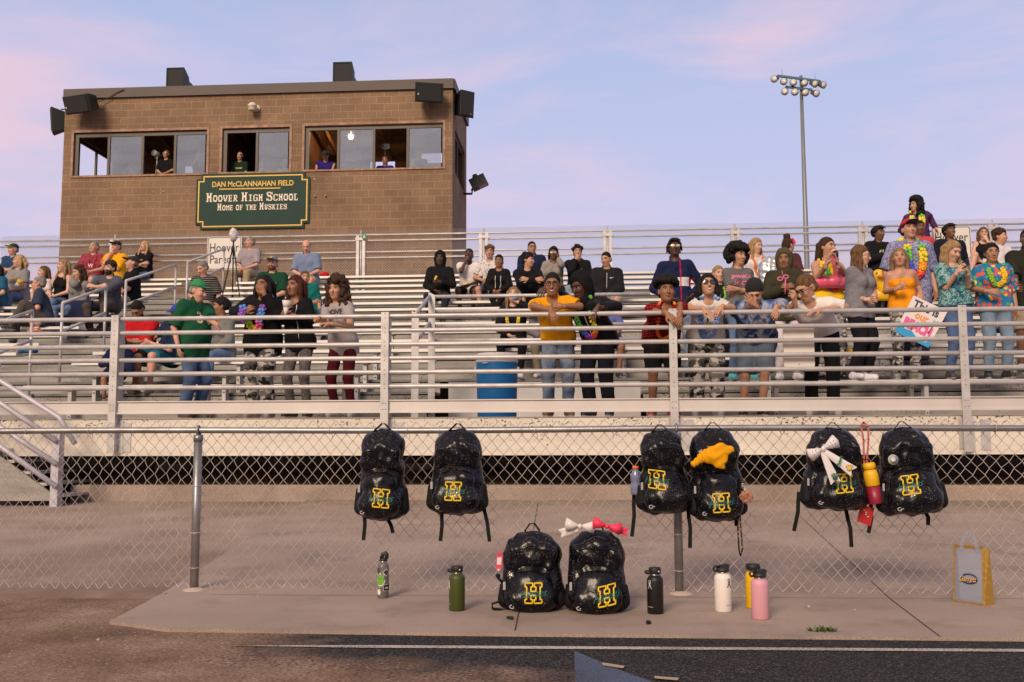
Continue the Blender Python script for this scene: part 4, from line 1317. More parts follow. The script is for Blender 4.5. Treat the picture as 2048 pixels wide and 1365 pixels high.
        mxx = nn(t, 'ShaderNodeMath', operation='GREATER_THAN'); t.links.new(s.outputs['X'], mxx.inputs[0]); mxx.inputs[1].default_value = .12
        mxy = nn(t, 'ShaderNodeMath', operation='ABSOLUTE'); t.links.new(s.outputs['X'], mxy.inputs[0])
        mxz = nn(t, 'ShaderNodeMath', operation='LESS_THAN'); t.links.new(mxy.outputs[0], mxz.inputs[0]); mxz.inputs[1].default_value = .21
        col = mixc(t, mxx.outputs[0], (.6, .58, .62), (.5, .01, .02))
        col = mixc(t, mixc(t, 1.0, r.outputs[0], mxz.outputs[0], 'MULTIPLY'), tuple(c1), col)
        zz = nn(t, 'ShaderNodeMath', operation='LESS_THAN'); ab = mxy; t.links.new(ab.outputs[0], zz.inputs[0]); zz.inputs[1].default_value = .008
        col = mixc(t, zz.outputs[0], col, (.45, .01, .05))
    if isinstance(col, tuple):
        b.inputs['Base Color'].default_value = tuple(col) + (1,)
    else:
        t.links.new(col, b.inputs['Base Color'])
    bumpn(t, b, mixc(t, .12, fold.outputs[0], fine.outputs[0]), .55, .022)
    _M[key] = m
    return m
def skin_mat(c):
    key = ('skin', tuple(c))
    if key in _M:
        return _M[key]
    m, t, b = new_mat('skin')
    n = tex(t, 'ShaderNodeTexNoise', 22, detail=4)
    col = rampn(t, n.outputs[0], [(.3, [c[0] * .9, c[1] * .86, c[2] * .84]), (.7, [min(1, c[0] * 1.1), c[1] * 1.08, c[2] * 1.06])])
    t.links.new(col, b.inputs['Base Color'])
    b.inputs['Roughness'].default_value = .5
    b.inputs['Subsurface Weight'].default_value = .08
    b.inputs['Subsurface Radius'].default_value = (.02, .008, .004)
    b.inputs['Specular IOR Level'].default_value = .4
    _M[key] = m
    return m
def hair_mat(c):
    key = ('hair', tuple(c))
    if key in _M:
        return _M[key]
    m, t, b = new_mat('hair')
    n = tex(t, 'ShaderNodeTexNoise', 70, detail=3, mapping={'Scale': (1, 1, .12)})
    col = rampn(t, n.outputs[0], [(.32, [x * .55 for x in c]), (.66, [min(1, x * 1.35) for x in c])])
    t.links.new(col, b.inputs['Base Color'])
    b.inputs['Roughness'].default_value = .75
    b.inputs['Specular IOR Level'].default_value = .18
    bumpn(t, b, n.outputs[0], .7, .01)
    _M[key] = m
    return m

SKIN = {'pale': (.56, .34, .25), 'tan': (.46, .255, .17), 'olive': (.38, .2, .125), 'brown': (.27, .13, .073), 'dark': (.15, .071, .045), 'deep': (.078, .038, .026), 'pink': (.58, .31, .23)}
HAIR = {'black': (.012, .010, .010), 'dbrown': (.045, .024, .014), 'brown': (.12, .065, .032), 'lbrown': (.22, .13, .07), 'blond': (.42, .27, .13), 'dirty': (.3, .19, .095), 'grey': (.22, .2, .18), 'auburn': (.06, .018, .014)}

def vnorm(a):
    return a / (np.linalg.norm(a) + 1e-9)
def ik(a, c, l1, l2, hint):
    a, c = np.array(a, float), np.array(c, float)
    d = c - a; L = np.linalg.norm(d)
    if L > (l1 + l2) * .995:
        c = a + d / L * (l1 + l2) * .995; d = c - a; L = np.linalg.norm(d)
    L = max(L, abs(l1 - l2) + .02)
    dn = d / (np.linalg.norm(d) + 1e-9)
    x = (l1 * l1 - l2 * l2 + L * L) / (2 * L)
    hgt = math.sqrt(max(0, l1 * l1 - x * x))
    hn = np.array(hint, float); hn = hn - dn * (hn @ dn)
    return a + dn * x + vnorm(hn) * hgt, c

def hand(w, d, n, side, s, curl, h):
    d = vnorm(d); n0 = vnorm(n - d * (n @ d)); x = np.cross(d, n0) * side
    S_ = SDF(h); ks = []
    S_.cap(w - d * .03 * s, w + d * .012 * s, s * .026, s * .023, .015)
    for i, o in enumerate((.027, .009, -.010, -.028)):
        kn = w + s * (d * (.088 - .005 * abs(i - 1)) + x * o)
        S_.cap(w + s * (x * o * .55 + d * .008), kn, s * .0145, s * .0118, .012); ks.append(kn)
    for i, (kn, ln) in enumerate(zip(ks, (.072, .080, .074, .058))):
        dd = vnorm(d + x * .16 * (1.5 - i)); nl = vnorm(n0 - dd * (n0 @ dd)); p = kn
        for q, fr in enumerate((.45, .31, .24)):
            a = curl * (.6, .9, .6)[q] * (.85 + .1 * i)
            dd, nl = vnorm(dd * math.cos(a) + nl * math.sin(a)), vnorm(nl * math.cos(a) - dd * math.sin(a))
            e = p + dd * ln * fr * s
            S_.cap(p, e, s * (.0100 - .001 * q), s * (.0094 - .0012 * q), .004); p = e
    t0 = w + s * (d * .022 + x * .024 + n0 * .006); t1 = t0 + s * .04 * vnorm(d * .75 + x * .75 + n0 * .25); t2 = t1 + s * .032 * vnorm(d * .9 + x * .25 + n0 * (.3 + .4 * curl))
    S_.cap(t0, t1, s * .0145, s * .0115, .012); S_.cap(t1, t2, s * .0112, s * .009, .006)
    return S_.mesh()
# ================================================================ people
from mathutils.bvhtree import BVHTree
WHITE_E = M((.62, .58, .55), .35); IRIS = M((.018, .012, .01), .25); TOOTH = M((.75, .7, .64), .35)
LENS = M((.01, .01, .012), .08, spec=.8, coat=.6); FRAME_B = M((.012, .012, .012), .4); MIRROR = M((.75, .7, .6), .12, .9)
GOLD = M((.5, .35, .13), .3, .8)
def lip_mat(c): return M((min(.45, c[0] * .86 + .015), c[1] * .6, c[2] * .62), .45, name='lips')
def sh(c, sl=.75, pat='plain', c2=(0, 0, 0), hem=.10, loose=.014, neck='crew', sc=1.0, cuff=None):
    return dict(c=c, sl=sl, pat=pat, c2=c2, hem=hem, loose=loose, neck=neck, sc=sc)
def pn(c, ln=1.95, pat='plain', c2=(0, 0, 0), loose=.012, sc=1.0):
    return dict(c=c, ln=ln, pat=pat, c2=c2, loose=loose, sc=sc)
LEI_RAINBOW = [(.7, .03, .05), (.8, .3, .02), (.8, .6, .03), (.12, .5, .06), (.04, .1, .55), (.25, .05, .45)]
PSTAT = []
def person(label, hx, hy, row, shirt, pants, skin='tan', hair=('short', 'dbrown'), pose='sit', face=0, dh=.12, bx=None, hyaw=None, hp=0, hroll=0,
           arms=('lap', 'lap'), fem=False, bw=1.0, legs=None, shoes=(.03, .03, .03), yy=None, hat=None, glasses=None, lei=None, extra=None, text=None,
           curl=.5, s=None, beard=None, smile=False, belly=0.0, hd=(None, None), res=None, group='spectators in the bleachers', zoff=0.0, dy=0.0, hs=1.0, stool=None):
    sit = pose == 'sit'
    SK = SKIN[skin] if isinstance(skin, str) else skin
    fr = R(face); hyw = fr if hyaw is None else R(hyaw)
    cf, sf = math.cos(fr), math.sin(fr)
    Hd = Matrix.Rotation(hyw - fr, 3, 'Z') @ Matrix.Rotation(R(hp), 3, 'X') @ Matrix.Rotation(R(hroll), 3, 'Y')
    hX, hY, hZ = [np.array(Hd @ Vector(v)) for v in ((1, 0, 0), (0, 1, 0), (0, 0, 1))]
    hipz = .10 if sit else .92
    def neck_of(sc, C):
        up = vnorm(.55 * hZ + np.array([0, 0, .6]))
        return C - up * .168 * sc + hY * .015 * sc
    def setup(row):
        if yy is not None:
            Yb, Zb = yy, ZD
            if stool is not None:
                Zb = P(hx, hy, Yb - dh).z - .79 if stool == 'auto' else stool
        elif isinstance(row, tuple):
            Yb, Zb = YK(row[1]) + .12, ZS(row[1])
        elif sit:
            Yb, Zb = YK(row) + .12, ZS(row)
        else:
            Yb, Zb = YK(row) - .14, ZF(row)
        Yb += dy; Zb += zoff
        base = Vector((P(bx if bx is not None else hx, hy + 60, Yb).x, Yb, Zb))
        q = P(hx, hy, Yb - dh) - base
        C = np.array([q.x * cf + q.y * sf, -q.x * sf + q.y * cf, q.z])
        best = None
        for sc in np.linspace(.4, 1.7, 261):
            e = abs(np.linalg.norm(neck_of(sc, C) - np.array([0, 0, hipz * sc])) - .52 * sc)
            if best is None or e < best[0]:
                best = (e, sc)
        return base, C, float(best[1]), Yb
    tgt = s if s is not None else (.96 if fem else 1.02)
    if row == 'a':
        row = min(range(NROW), key=lambda r_: abs(setup(r_)[2] - tgt))
    base, C, s, Yb = setup(row)
    s = min(1.16, max(.7, s))
    def w2l(p):
        q = Vector(p) - base
        return np.array([q.x * cf + q.y * sf, -q.x * sf + q.y * cf, q.z])
    def vl(v):
        return np.array([v[0] * cf + v[1] * sf, -v[0] * sf + v[1] * cf, v[2]])
    N = neck_of(s, C); hip = np.array([0, 0, hipz * s])
    u = vnorm(N - hip)
    L_ = np.linalg.norm(N - hip)
    if not sit and (L_ < .5 * s or L_ > .54 * s):
        hip = N - u * .52 * s
    PSTAT.append((label[:40], row, round(s, 2), round(L_ / .52 / s, 2)))
    xh = vnorm(np.array([1., 0, 0]) - u * u[0]); fv = vnorm(np.cross(u, xh)) * 1.0
    if fv[1] > 0:
        fv = -fv
    shw = (.152 if fem else .178) * s * (.5 + .5 * bw)
    shL, shR = N - u * .055 * s - xh * shw, N - u * .055 * s + xh * shw
    hs_ = (.55 + .45 * s) * 1.06 * hs
    dist = Yb
    h = res or (.0105 if dist < 12.3 else .0125 if dist < 16 else .015)
    ctr = hip + u * .33 * s
    # ---- arms
    def target(a, sg, sp):
        d = {}
        if isinstance(a, dict):
            d = dict(a)
            d['t'] = w2l(P(*a['t']))
            if 'e' in a: d['e'] = w2l(P(*a['e']))
            for q in ('d', 'n'):
                if q in a: d[q] = vl(a[q])
            d.setdefault('h', (sg * .9, .2, -.3))
            return d
        if a == 'side': d['t'] = sp + np.array([sg * .09, -.03, -.5 * s]); d['h'] = (sg * .4, .8, 0)
        elif a == 'lap': d['t'] = hip + np.array([sg * .05, -.27 * s, .07 * s]); d['h'] = (sg * .8, .3, -.4)
        elif a == 'knee': d['t'] = hip + np.array([sg * .1, -.36 * s, .12 * s]); d['h'] = (sg * .7, .3, -.4)
        elif a == 'cross': d['t'] = hip + u * .27 * s + fv * .2 * s - xh * sg * .11 * s; d['h'] = (sg * .7, .1, -.8); d['d'] = -xh * sg + .1 * u
        elif a == 'cross2': d['t'] = hip + u * .23 * s + fv * .17 * s - xh * sg * .1 * s; d['h'] = (sg * .7, .1, -.8); d['d'] = -xh * sg
        elif a == 'mouth': d['t'] = C - hY * .115 * hs_ - hZ * .15 * hs_ + hX * sg * .035; d['h'] = (sg * .5, -.1, -.9); d['d'] = hZ * .8 - hX * sg * .3; d['n'] = hY; d['c'] = .9
        elif a == 'cheek': d['t'] = C - hY * .05 * hs_ - hZ * .12 * hs_ + hX * sg * .09; d['h'] = (sg * .5, -.1, -.9); d['d'] = hZ; d['n'] = -hX * sg; d['c'] = .7
        elif a == 'hold': d['t'] = hip + u * .27 * s + fv * .25 * s + xh * sg * .035 * s; d['h'] = (sg * .7, .1, -.7); d['c'] = 1.1
        elif a == 'phone': d['t'] = hip + u * .30 * s + fv * .28 * s + xh * sg * .05 * s; d['h'] = (sg * .7, .1, -.7); d['d'] = fv * .5 + u * .6; d['n'] = -xh * sg; d['c'] = .9
        elif a == 'behind': d['t'] = hip + u * .12 * s - fv * .15 * s + xh * sg * .1 * s; d['h'] = (sg * .9, .3, 0)
        elif a == 'pocket': d['t'] = hip + u * .08 * s + fv * .13 * s + xh * sg * .14 * s; d['h'] = (sg * .9, .5, -.2)
        elif a == 'kneehug': d['t'] = hip + np.array([-sg * .06, -.42 * s, .3 * s]); d['h'] = (sg * .9, 0, -.3)
        elif isinstance(a, tuple):
            q = w2l(P(a[0], a[1], a[2])); d['t'] = q
            d['h'] = a[3] if len(a) > 3 else (sg * .9, .2, -.3)
            if len(a) > 4 and a[4] is not None: d['d'] = vl(a[4])
            if len(a) > 5: d['n'] = vl(a[5])
            if len(a) > 6: d['c'] = a[6]
        return d
    AR = []
    for sg, sp, a, hdd in ((-1, shL, arms[0], hd[0]), (1, shR, arms[1], hd[1])):
        d = target(a, sg, sp)
        if 'e' in d:
            el = sp + vnorm(d['e'] - sp) * min(np.linalg.norm(d['e'] - sp), .36 * s)
            wr = el + vnorm(d['t'] - el) * min(np.linalg.norm(d['t'] - el), .31 * s)
        else:
            el, wr = ik(sp, d['t'], .285 * s, .25 * s, d['h'])
        fd = vnorm(wr - el)
        hdir = d.get('d'); hdir = fd if hdir is None else vnorm(.35 * fd + np.array(hdir, float))
        if hdd is not None:
            hdir = vnorm(vl(hdd))
        pnrm = d.get('n')
        if pnrm is None:
            pnrm = (ctr - wr) + np.array([0, 0, -.05])
        AR.append((sg, sp, el, wr, hdir, np.array(pnrm, float), d.get('c', curl)))
    # ---- legs
    LG = []
    for sg in (-1, 1):
        hj = hip + xh * sg * .088 * s
        lg = (legs or {}).get(sg)
        if lg is None:
            an = np.array([sg * .11 * s, -.40 * s, -SEATH + .085]) if sit else np.array([sg * .11 * s, 0.02, .085])
            toe = np.array([sg * .25, -1, 0])
        else:
            an = np.array(lg[0:3], float) * (1 if sit else 1); toe = np.array(lg[3] if len(lg) > 3 else (sg * .2, -1, 0), float)
        hint = lg[4] if lg and len(lg) > 4 else ((sg * .25, -1, .5) if sit else (sg * .1, -1, 0))
        kn, an = ik(hj, an, .44 * s, .425 * s, hint)
        LG.append((sg, hj, kn, an, vnorm(toe)))
    e = empty('person', base, fr)
    tag(e, label, 'person', group)
    # ---- skin: the whole body as one surface
    D = SDF(h)
    k = .035 * s
    fb = 1.06 if fem else 1.0
    hipw = .062 * s * fb
    for sg in (-1, 1):
        D.cap(hip + xh * sg * hipw, hip + u * .16 * s + xh * sg * .052 * s * bw, .108 * s * bw, .092 * s * bw, k)
        D.cap(hip + u * .16 * s + xh * sg * .052 * s * bw, hip + u * .36 * s + xh * sg * .075 * s, .092 * s * bw, (.094 if fem else .1) * s * bw, k)
        if fem:
            D.ell(hip + u * .335 * s + fv * .085 * s * bw + xh * sg * .075 * s, np.array([.058, .052, .058]) * s * bw, k=.03)
    if belly:
        D.ell(hip + u * .14 * s + fv * (.03 + belly * .4) * s, np.array([.14 * bw, .12, .15]) * s, k=.05)
    D.cap(shL + xh * .04 * s, shR - xh * .04 * s, .062 * s, None, .05)
    D.cap(N - u * .05 * s, N + (C - N) * .55, .06 * s, .05 * hs_, .04)
    for sg, sp, el, wr, hdir, pnrm, cu in AR:
        D.cap(sp, el, .05 * s * (.6 + .4 * bw), .04 * s * (.6 + .4 * bw), .03); D.cap(el, wr, .04 * s * (.6 + .4 * bw), .026 * s, .015)
    for sg, hj, kn, an, toe in LG:
        D.cap(hj, kn, .083 * s * (.5 + .5 * bw), .056 * s, .035); D.cap(kn, an, .053 * s, .036 * s, .02)
        cm = kn + (an - kn) * .32 + vnorm(np.cross(np.cross(an - kn, toe), an - kn)) * 0
        D.ell(kn + (an - kn) * .3 - toe * .012, np.array([.05, .052, .1]) * s, k=.03)
        D.cap(an + np.array([0, 0, -.02]) - toe * .03, an + toe * .12 * s - np.array([0, 0, .045]), .036 * s, .028 * s, .02)
    # head
    def hl(x, y, z): return C + (hX * x + hY * y + hZ * z) * hs_
    Aax = np.stack([hX, hY, hZ])
    D.ell(hl(0, .018, .035), np.array([.074, .092, .084]) * hs_, Aax, .02)
    D.ell(hl(0, -.022, -.03), np.array([.064, .07, .086]) * hs_, Aax, .03)
    D.ell(hl(0, -.055, -.092), np.array([.028, .026, .024]) * hs_, Aax, .03)
    D.cap(hl(0, -.092, .002), hl(0, -.108, -.034), .009 * hs_, .0145 * hs_, .012)
    for sg in (-1, 1):
        D.ell(hl(sg * .074, .012, -.008), np.array([.011, .02, .031]) * hs_, Aax, .008)
        D.ell(hl(sg * .034, -.066, -.026), np.array([.024, .022, .022]) * hs_, Aax, .02)
    D.ell(hl(0, -.08, .03), np.array([.05, .016, .012]) * hs_, Aax, .02)
    parts = []
    V, Q = D.mesh(); parts.append((V, Q, 0))
    hh = .0055 if dist < 12.3 else .0075
    for sg, sp, el, wr, hdir, pnrm, cu in AR:
        V2, Q2 = hand(wr, hdir, pnrm, sg, s * .98, cu, hh)
        if len(V2):
            parts.append((V2, Q2, 0))
    fm = MB()
    dark = skin in ('dark', 'deep', 'brown')
    HC = HAIR[hair[1]] if isinstance(hair[1], str) else hair[1]
    if glasses != 'sun':
        for sg in (-1, 1):
            fm.ball(hl(sg * .031, -.0775, .004), .0112 * hs_, 8, 0); fm.ball(hl(sg * .031, -.0845, .0035), .0072 * hs_, 6, 1)
            fm.tube([hl(sg * (.031 + q), -.0905 + abs(q) * .35, .013 - abs(q) * .25) for q in (-.016, -.006, .006, .016)], .0026 * hs_, 5, 1)
    for sg in (-1, 1):
        fm.tube([hl(sg * .012, -.094, .024), hl(sg * .03, -.0925, .0305), hl(sg * .049, -.077, .024)], [.004 * hs_, .0045 * hs_, .002 * hs_], 5, 2)
    if smile:
        fm.tube([hl(-.026, -.084, -.056), hl(0, -.0945, -.066), hl(.026, -.084, -.056)], [.004 * hs_, .008 * hs_, .004 * hs_], 6, 4)
        fm.tube([hl(-.028, -.083, -.053), hl(-.01, -.0955, -.059), hl(.01, -.0955, -.059), hl(.028, -.083, -.053)], .0042 * hs_, 5, 3)
        fm.tube([hl(-.026, -.083, -.058), hl(0, -.094, -.0755), hl(.026, -.083, -.058)], .0048 * hs_, 5, 3)
    else:
        fm.tube([hl(-.022, -.0855, -.0665), hl(-.006, -.0955, -.0615), hl(.006, -.0955, -.0615), hl(.022, -.0855, -.0665)], [.003 * hs_, .0065 * hs_, .0065 * hs_, .003 * hs_], 6, 3)
        fm.tube([hl(-.02, -.0845, -.066), hl(0, -.0945, -.0715), hl(.02, -.0845, -.066)], [.003 * hs_, .0075 * hs_, .003 * hs_], 6, 3)
    fm.ball(hl(0, -.105, -.043), .0035 * hs_, 5, 3)
    for a in mb_part(fm):
        parts.append((a[0], a[1], a[2] + 1))
    body = np_mesh('body', parts, [skin_mat(SK), WHITE_E, IRIS, hair_mat(HC) if hair[0] != 'bald' else hair_mat(HAIR['grey']), lip_mat(SK), TOOTH], e)
    # ---- shirt
    rnd = random.Random(hash(label[:24]) % 1000 if False else sum(map(ord, label)))
    ph = [rnd.uniform(0, 6.28) for _ in range(6)]
    def folds(amp):
        def f(X, Y_, Z):
            return amp * (np.sin(31 * Z + 9 * X + 5 * np.sin(11 * X + ph[0]) + ph[1]) * np.sin(13 * X + 17 * Y_ + ph[2]) + .6 * np.sin(47 * (Z - .6 * X) + 21 * Y_ + ph[3]))
        return f
    bvh = None
    if shirt:
        g = shirt['loose'] * (.8 + .2 * s); D = SDF(h)
        tubetop = shirt['neck'] == 'tube'
        gl = max(g * 1.1, (pants['loose'] if pants else 0) * 1.05 + .008)
        for sg in (-1, 1):
            D.cap(hip - u * ((shirt['hem'] + .07) * s if not sit else .02) + xh * sg * hipw, hip + u * .04 * s + xh * sg * hipw, .106 * s * bw + gl, .107 * s * bw + gl, k)
            D.cap(hip + u * .0 * s + xh * sg * hipw, hip + u * .16 * s + xh * sg * .052 * s * bw, .107 * s * bw + gl, .095 * s * bw + max(g * 1.4, gl * .8), k)
            D.cap(hip + u * .16 * s + xh * sg * .052 * s * bw, hip + u * .36 * s + xh * sg * .075 * s, .095 * s * bw + g * 1.3, (.096 if fem else .102) * s * bw + g, k)
            if fem:
                D.ell(hip + u * .335 * s + fv * .085 * s * bw + xh * sg * .075 * s, np.array([.058, .052, .058]) * s * bw + g, k=.03)
        if belly:
            D.ell(hip + u * .14 * s + fv * (.03 + belly * .4) * s, np.array([.14 * bw, .12, .15]) * s + g, k=.05)
        if not tubetop:
            if shirt['sl'] > 0:
                D.cap(shL + xh * .03 * s, shR - xh * .03 * s, .062 * s + g, None, .05)
            else:
                D.cap(shL + xh * .07 * s, shR - xh * .07 * s, .058 * s + g * .7, None, .03)
            D.cap(N - u * .06 * s, N + (C - N) * .28, .066 * s + g * .6, .06 * s + g * .5, .03)
        sl = shirt['sl']
        if sl > 0 and not tubetop:
            for sg, sp, el, wr, hdir, pnrm, cu in AR:
                f1 = min(1, sl); a0 = vnorm(el - sp); c1 = sp + (el - sp) * f1
                wide = g * (1.5 if sl < 1.2 else 1.1)
                rb_ = .6 + .4 * bw
                D.cap(sp, el, .05 * s * rb_ + g, .042 * s * rb_ + wide, .03, cuts=() if sl > 1 else ((c1, a0),))
                if sl > 1:
                    a1 = vnorm(wr - el); c2_ = el + (wr - el) * (sl - 1)
                    D.cap(el, wr + a1 * .03, .042 * s * rb_ + wide, .032 * s + g * .9, .02, cuts=((c2_, a1),))
        D.noise = folds(.0035 if dist < 16 else .003)
        hem = shirt['hem']
        D.planes.append((hip - u * hem * s, -u))
        if tubetop:
            D.planes.append((hip + u * .405 * s, u))
        else:
            rn = {'crew': .066, 'polo': .064, 'v': .076, 'tank': .1, 'scoop': .1, 'hood': .066}[shirt['neck']] * s
            cn = N + u * .045 * s + fv * {'crew': .02, 'polo': .02, 'v': .05, 'tank': .04, 'scoop': .05, 'hood': .025}[shirt['neck']] * s
            D.sub.append((cn, rn))
        V, Q = D.mesh()
        np_mesh('shirt', [(V, Q, 0)], [cloth(shirt['pat'], shirt['c'], shirt['c2'], shirt['sc'])], e)
        bvh = BVHTree.FromPolygons(V.tolist(), Q.tolist())
    # ---- trousers
    if pants:
        g = pants['loose']; D = SDF(h)
        for sg in (-1, 1):
            D.cap(hip + xh * sg * hipw, hip + u * .14 * s + xh * sg * .056 * s * bw, .108 * s * bw + g, .096 * s * bw + g * .8, k, cuts=((hip + u * .11 * s, u),))
        if belly:
            D.ell(hip + u * .1 * s + fv * (.02 + belly * .35) * s, np.array([.13 * bw, .11, .13]) * s + g, k=.05, cuts=((hip + u * .11 * s, u),))
        for sg, hj, kn, an, toe in LG:
            ln = pants['ln']
            a0 = vnorm(kn - hj); c0_ = hj + (kn - hj) * min(1, ln)
            D.cap(hj, kn, .083 * s * (.5 + .5 * bw) + g, .058 * s + g * 1.2, .035, cuts=() if ln > 1 else ((c0_, a0),))
            if ln > 1:
                a1 = vnorm(an - kn); c1 = kn + (an - kn) * (ln - 1)
                D.cap(kn, an + a1 * .03, .055 * s + g * 1.2, .042 * s + g * 1.3, .02, cuts=((c1, a1),))
        D.noise = folds(.0035)
        V, Q = D.mesh()
        np_mesh('trousers', [(V, Q, 0)], [cloth(pants['pat'], pants['c'], pants['c2'], pants['sc'])], e)
    # ---- shoes
    if shoes:
        for sg, hj, kn, an, toe in LG:
            D = SDF(min(h, .009))
            dn = np.array([0, 0, -1.])
            D.cap(an + dn * .03 - toe * .04, an + dn * .045 + toe * .13 * s, .047 * s, .04 * s, .03)
            D.cap(an + dn * .0, an + dn * .04, .046 * s, .046 * s, .02)
            D.planes.append((an + dn * .083, dn)); D.planes.append((an - dn * .035, -dn))
            V, Q = D.mesh()
            zc_ = V[Q].mean(1)[:, 2]
            low = zc_ < an[2] - .06
            np_mesh('shoe', [(V, Q[~low], 0), (V, Q[low], 1)] if low.any() and (~low).any() else [(V, Q, 0)], [M(shoes, .6, bump=.2, bscale=80), M((.5, .47, .44), .6)], e)
    # ---- hair
    style = hair[0]
    hm = hair_mat(HC)
    hh = .0085 if dist < 12.3 else .011
    D = SDF(hh)
    p0 = hl(0, -.082, .068); pn_ = hX * 0 + hY * -.70 + hZ * -.72
    p1 = hl(0, -.088, .06)
    face_cut = [(hl(0, -.052, .06), vnorm(-hY * .80 - hZ * .6))]
    rs = random.Random(7 + int(hx))
    def blob(n_, rad, r0, r1, zmin, front=.06, yb=-1, stretch=1.0):
        c_ = 0
        while c_ < n_:
            v = np.array([rs.gauss(0, 1), rs.gauss(0, 1), rs.gauss(0, 1)]); v = vnorm(v)
            q = np.array([v[0] * rad * .92, v[1] * rad + .015, v[2] * rad * stretch + .03])
            if q[2] < zmin or (q[1] < -.03 and q[2] < front):
                continue
            D.cap(hl(*q), hl(*(q * 1.05)), rs.uniform(r0, r1) * hs_, None, .008); c_ += 1
    def shell(t_=.008, dz=0.0, y2=0.0):
        D.ell(hl(0, .02 + y2, .036 + dz), np.array([.0752 + t_ * (.3 if t_ < .009 else 1), .094 + t_, .086 + t_]) * hs_, Aax, .01, cuts=((hl(0, -.062, .052), vnorm(-hY * .78 - hZ * .62)),))
        D.cap(hl(-.036, .062, -.014), hl(.036, .062, -.014), (.038 + t_ * .4) * hs_, None, .02, cuts=((hl(0, .01, -.055), vnorm(-hZ + -hY * .9)),))
    def drape(ln, wdt=.036, front=True, wave=0.0):
        for i in range(5):
            x = -.07 + .035 * i
            top_ = hl(x, .06, .02); bot = top_ + np.array([x * .35 * s, .02, 0]) - np.array([0, 0, ln * s]) + hY * .0
            mid = (top_ + bot) / 2 + hY * .012 + np.array([wave * math.sin(i * 2.1), 0, 0])
            D.cap(top_, mid, .045 * hs_, wdt * 1.05 * s, .02); D.cap(mid, bot, wdt * 1.05 * s, wdt * .7 * s, .02)
        if front:
            for sg in (-1, 1):
                t0 = hl(sg * .078, -.005, .045); b0 = N + xh * sg * .1 * s + fv * .085 * s - u * (ln - .19) * s
                m0 = hl(sg * .088, -.012, -.075)
                D.cap(t0, m0, .022 * hs_, .026 * s, .015); D.cap(m0, b0, .026 * s + wave * .4, .02 * s, .02)
    hairnoise = lambda a, f: (lambda X, Y_, Z: a * np.sin(f * X + 3 * np.sin(9 * Z)) * np.sin(f * 1.1 * Y_ + 2 * np.sin(8 * Z + 1)))
    has = True
    if style == 'short':
        shell(.006); D.noise = hairnoise(.004, 140)
    elif style == 'crop':
        shell(.004)
    elif style == 'quiff':
        shell(.01, .006); blob(26, .095, .02, .03, .055, .06); D.noise = hairnoise(.004, 130)
    elif style == 'balding':
        D.ell(hl(0, .03, .02), np.array([.081, .088, .075]) * hs_, Aax, .01, cuts=((hl(0, 0, .045), hZ), (hl(0, -.03, 0), -hY)))
    elif style == 'long':
        shell(.011); drape(hair[2] if len(hair) > 2 else .34); D.noise = hairnoise(.004, 150)
    elif style == 'wavy':
        shell(.012); drape(hair[2] if len(hair) > 2 else .4, .042, True, .02); D.noise = lambda X, Y_, Z: .006 * np.sin(55 * Z + 30 * X) * np.sin(70 * X + 40 * Y_)
    elif style == 'back':                      # long, kept behind the shoulders
        shell(.009); drape(hair[2] if len(hair) > 2 else .34, .036, False); D.noise = hairnoise(.004, 150)
    elif style == 'curly':
        shell(.012); blob(140, .12, .018, .032, -.06, .075, stretch=1.12)
        for i in range(230):
            a = rs.uniform(-.32 * PI, 1.32 * PI); zz = rs.uniform(-.19, .06)
            rr_ = rs.uniform(.085, .128 + max(0, -zz) * .22)
            q = hl(rr_ * math.cos(a) * 1.02, .025 + rr_ * .72 * math.sin(a), zz)
            D.cap(q, q + hX * rs.uniform(-.02, .02) + hZ * rs.uniform(-.03, .0), rs.uniform(.013, .022) * hs_, None, .005)
    elif style == 'afro':
        shell(.012); blob(150, .135, .02, .036, -.06, .07)
    elif style == 'top':                       # high curls on top, short sides
        shell(.008); blob(110, .125, .014, .03, .075, .07)
    elif style == 'dread':
        shell(.012)
        for i in range(46):
            a = rs.uniform(-.2 * PI, 1.2 * PI); ln = rs.uniform(.6, 1) * (hair[2] if len(hair) > 2 else .1)
            x, y = .082 * math.cos(a), .02 + .095 * math.sin(a)
            z = rs.uniform(.03, .11); kx = max(.3, 1 - (z - .03) * 4)
            D.cap(hl(x * kx, y * kx, z), hl(x * 1.18, y * 1.12, z - ln), .012 * hs_, .009 * hs_, .005)
        for i in range(10):
            x = rs.uniform(-.06, .06); D.cap(hl(x * .6, -.05, .115), hl(x * 1.4, -.1, .07), .011 * hs_, .009, .005)
    elif style == 'bun':
        shell(.008); D.ell(hl(0, .05, .145), np.array([.058, .055, .05]) * hs_, Aax, .015); D.noise = lambda X, Y_, Z: .006 * np.sin(90 * X + 40 * Z) * np.sin(80 * Y_ + 60 * Z)
    elif style == 'updo':
        shell(.012); D.ell(hl(0, .1, .02), np.array([.06, .05, .06]) * hs_, Aax, .02); D.noise = hairnoise(.005, 120)
    elif style == 'pony':
        shell(.008); D.cap(hl(0, .1, .05), hl(.03, .14, -.12), .03, .02, .02); D.noise = hairnoise(.003, 150)
    else:
        has = False
    if beard:
        b2 = SDF(hh); 
        b2.ell(hl(0, -.03, -.06), np.array([.066, .068, .068]) * hs_, Aax, .01, cuts=((hl(0, 0, -.05), vnorm(hZ + hY * .25)),))
        b2.cap(hl(-.022, -.09, -.05), hl(.022, -.09, -.05), .008 * hs_, None, .01)
        V, Q = b2.mesh(); np_mesh('beard', [(V, Q, 0)], [hair_mat(HAIR[beard])], e)
    if has:
        V, Q = D.mesh()
        if len(V):
            np_mesh('hair', [(V, Q, 0)], [hm], e)
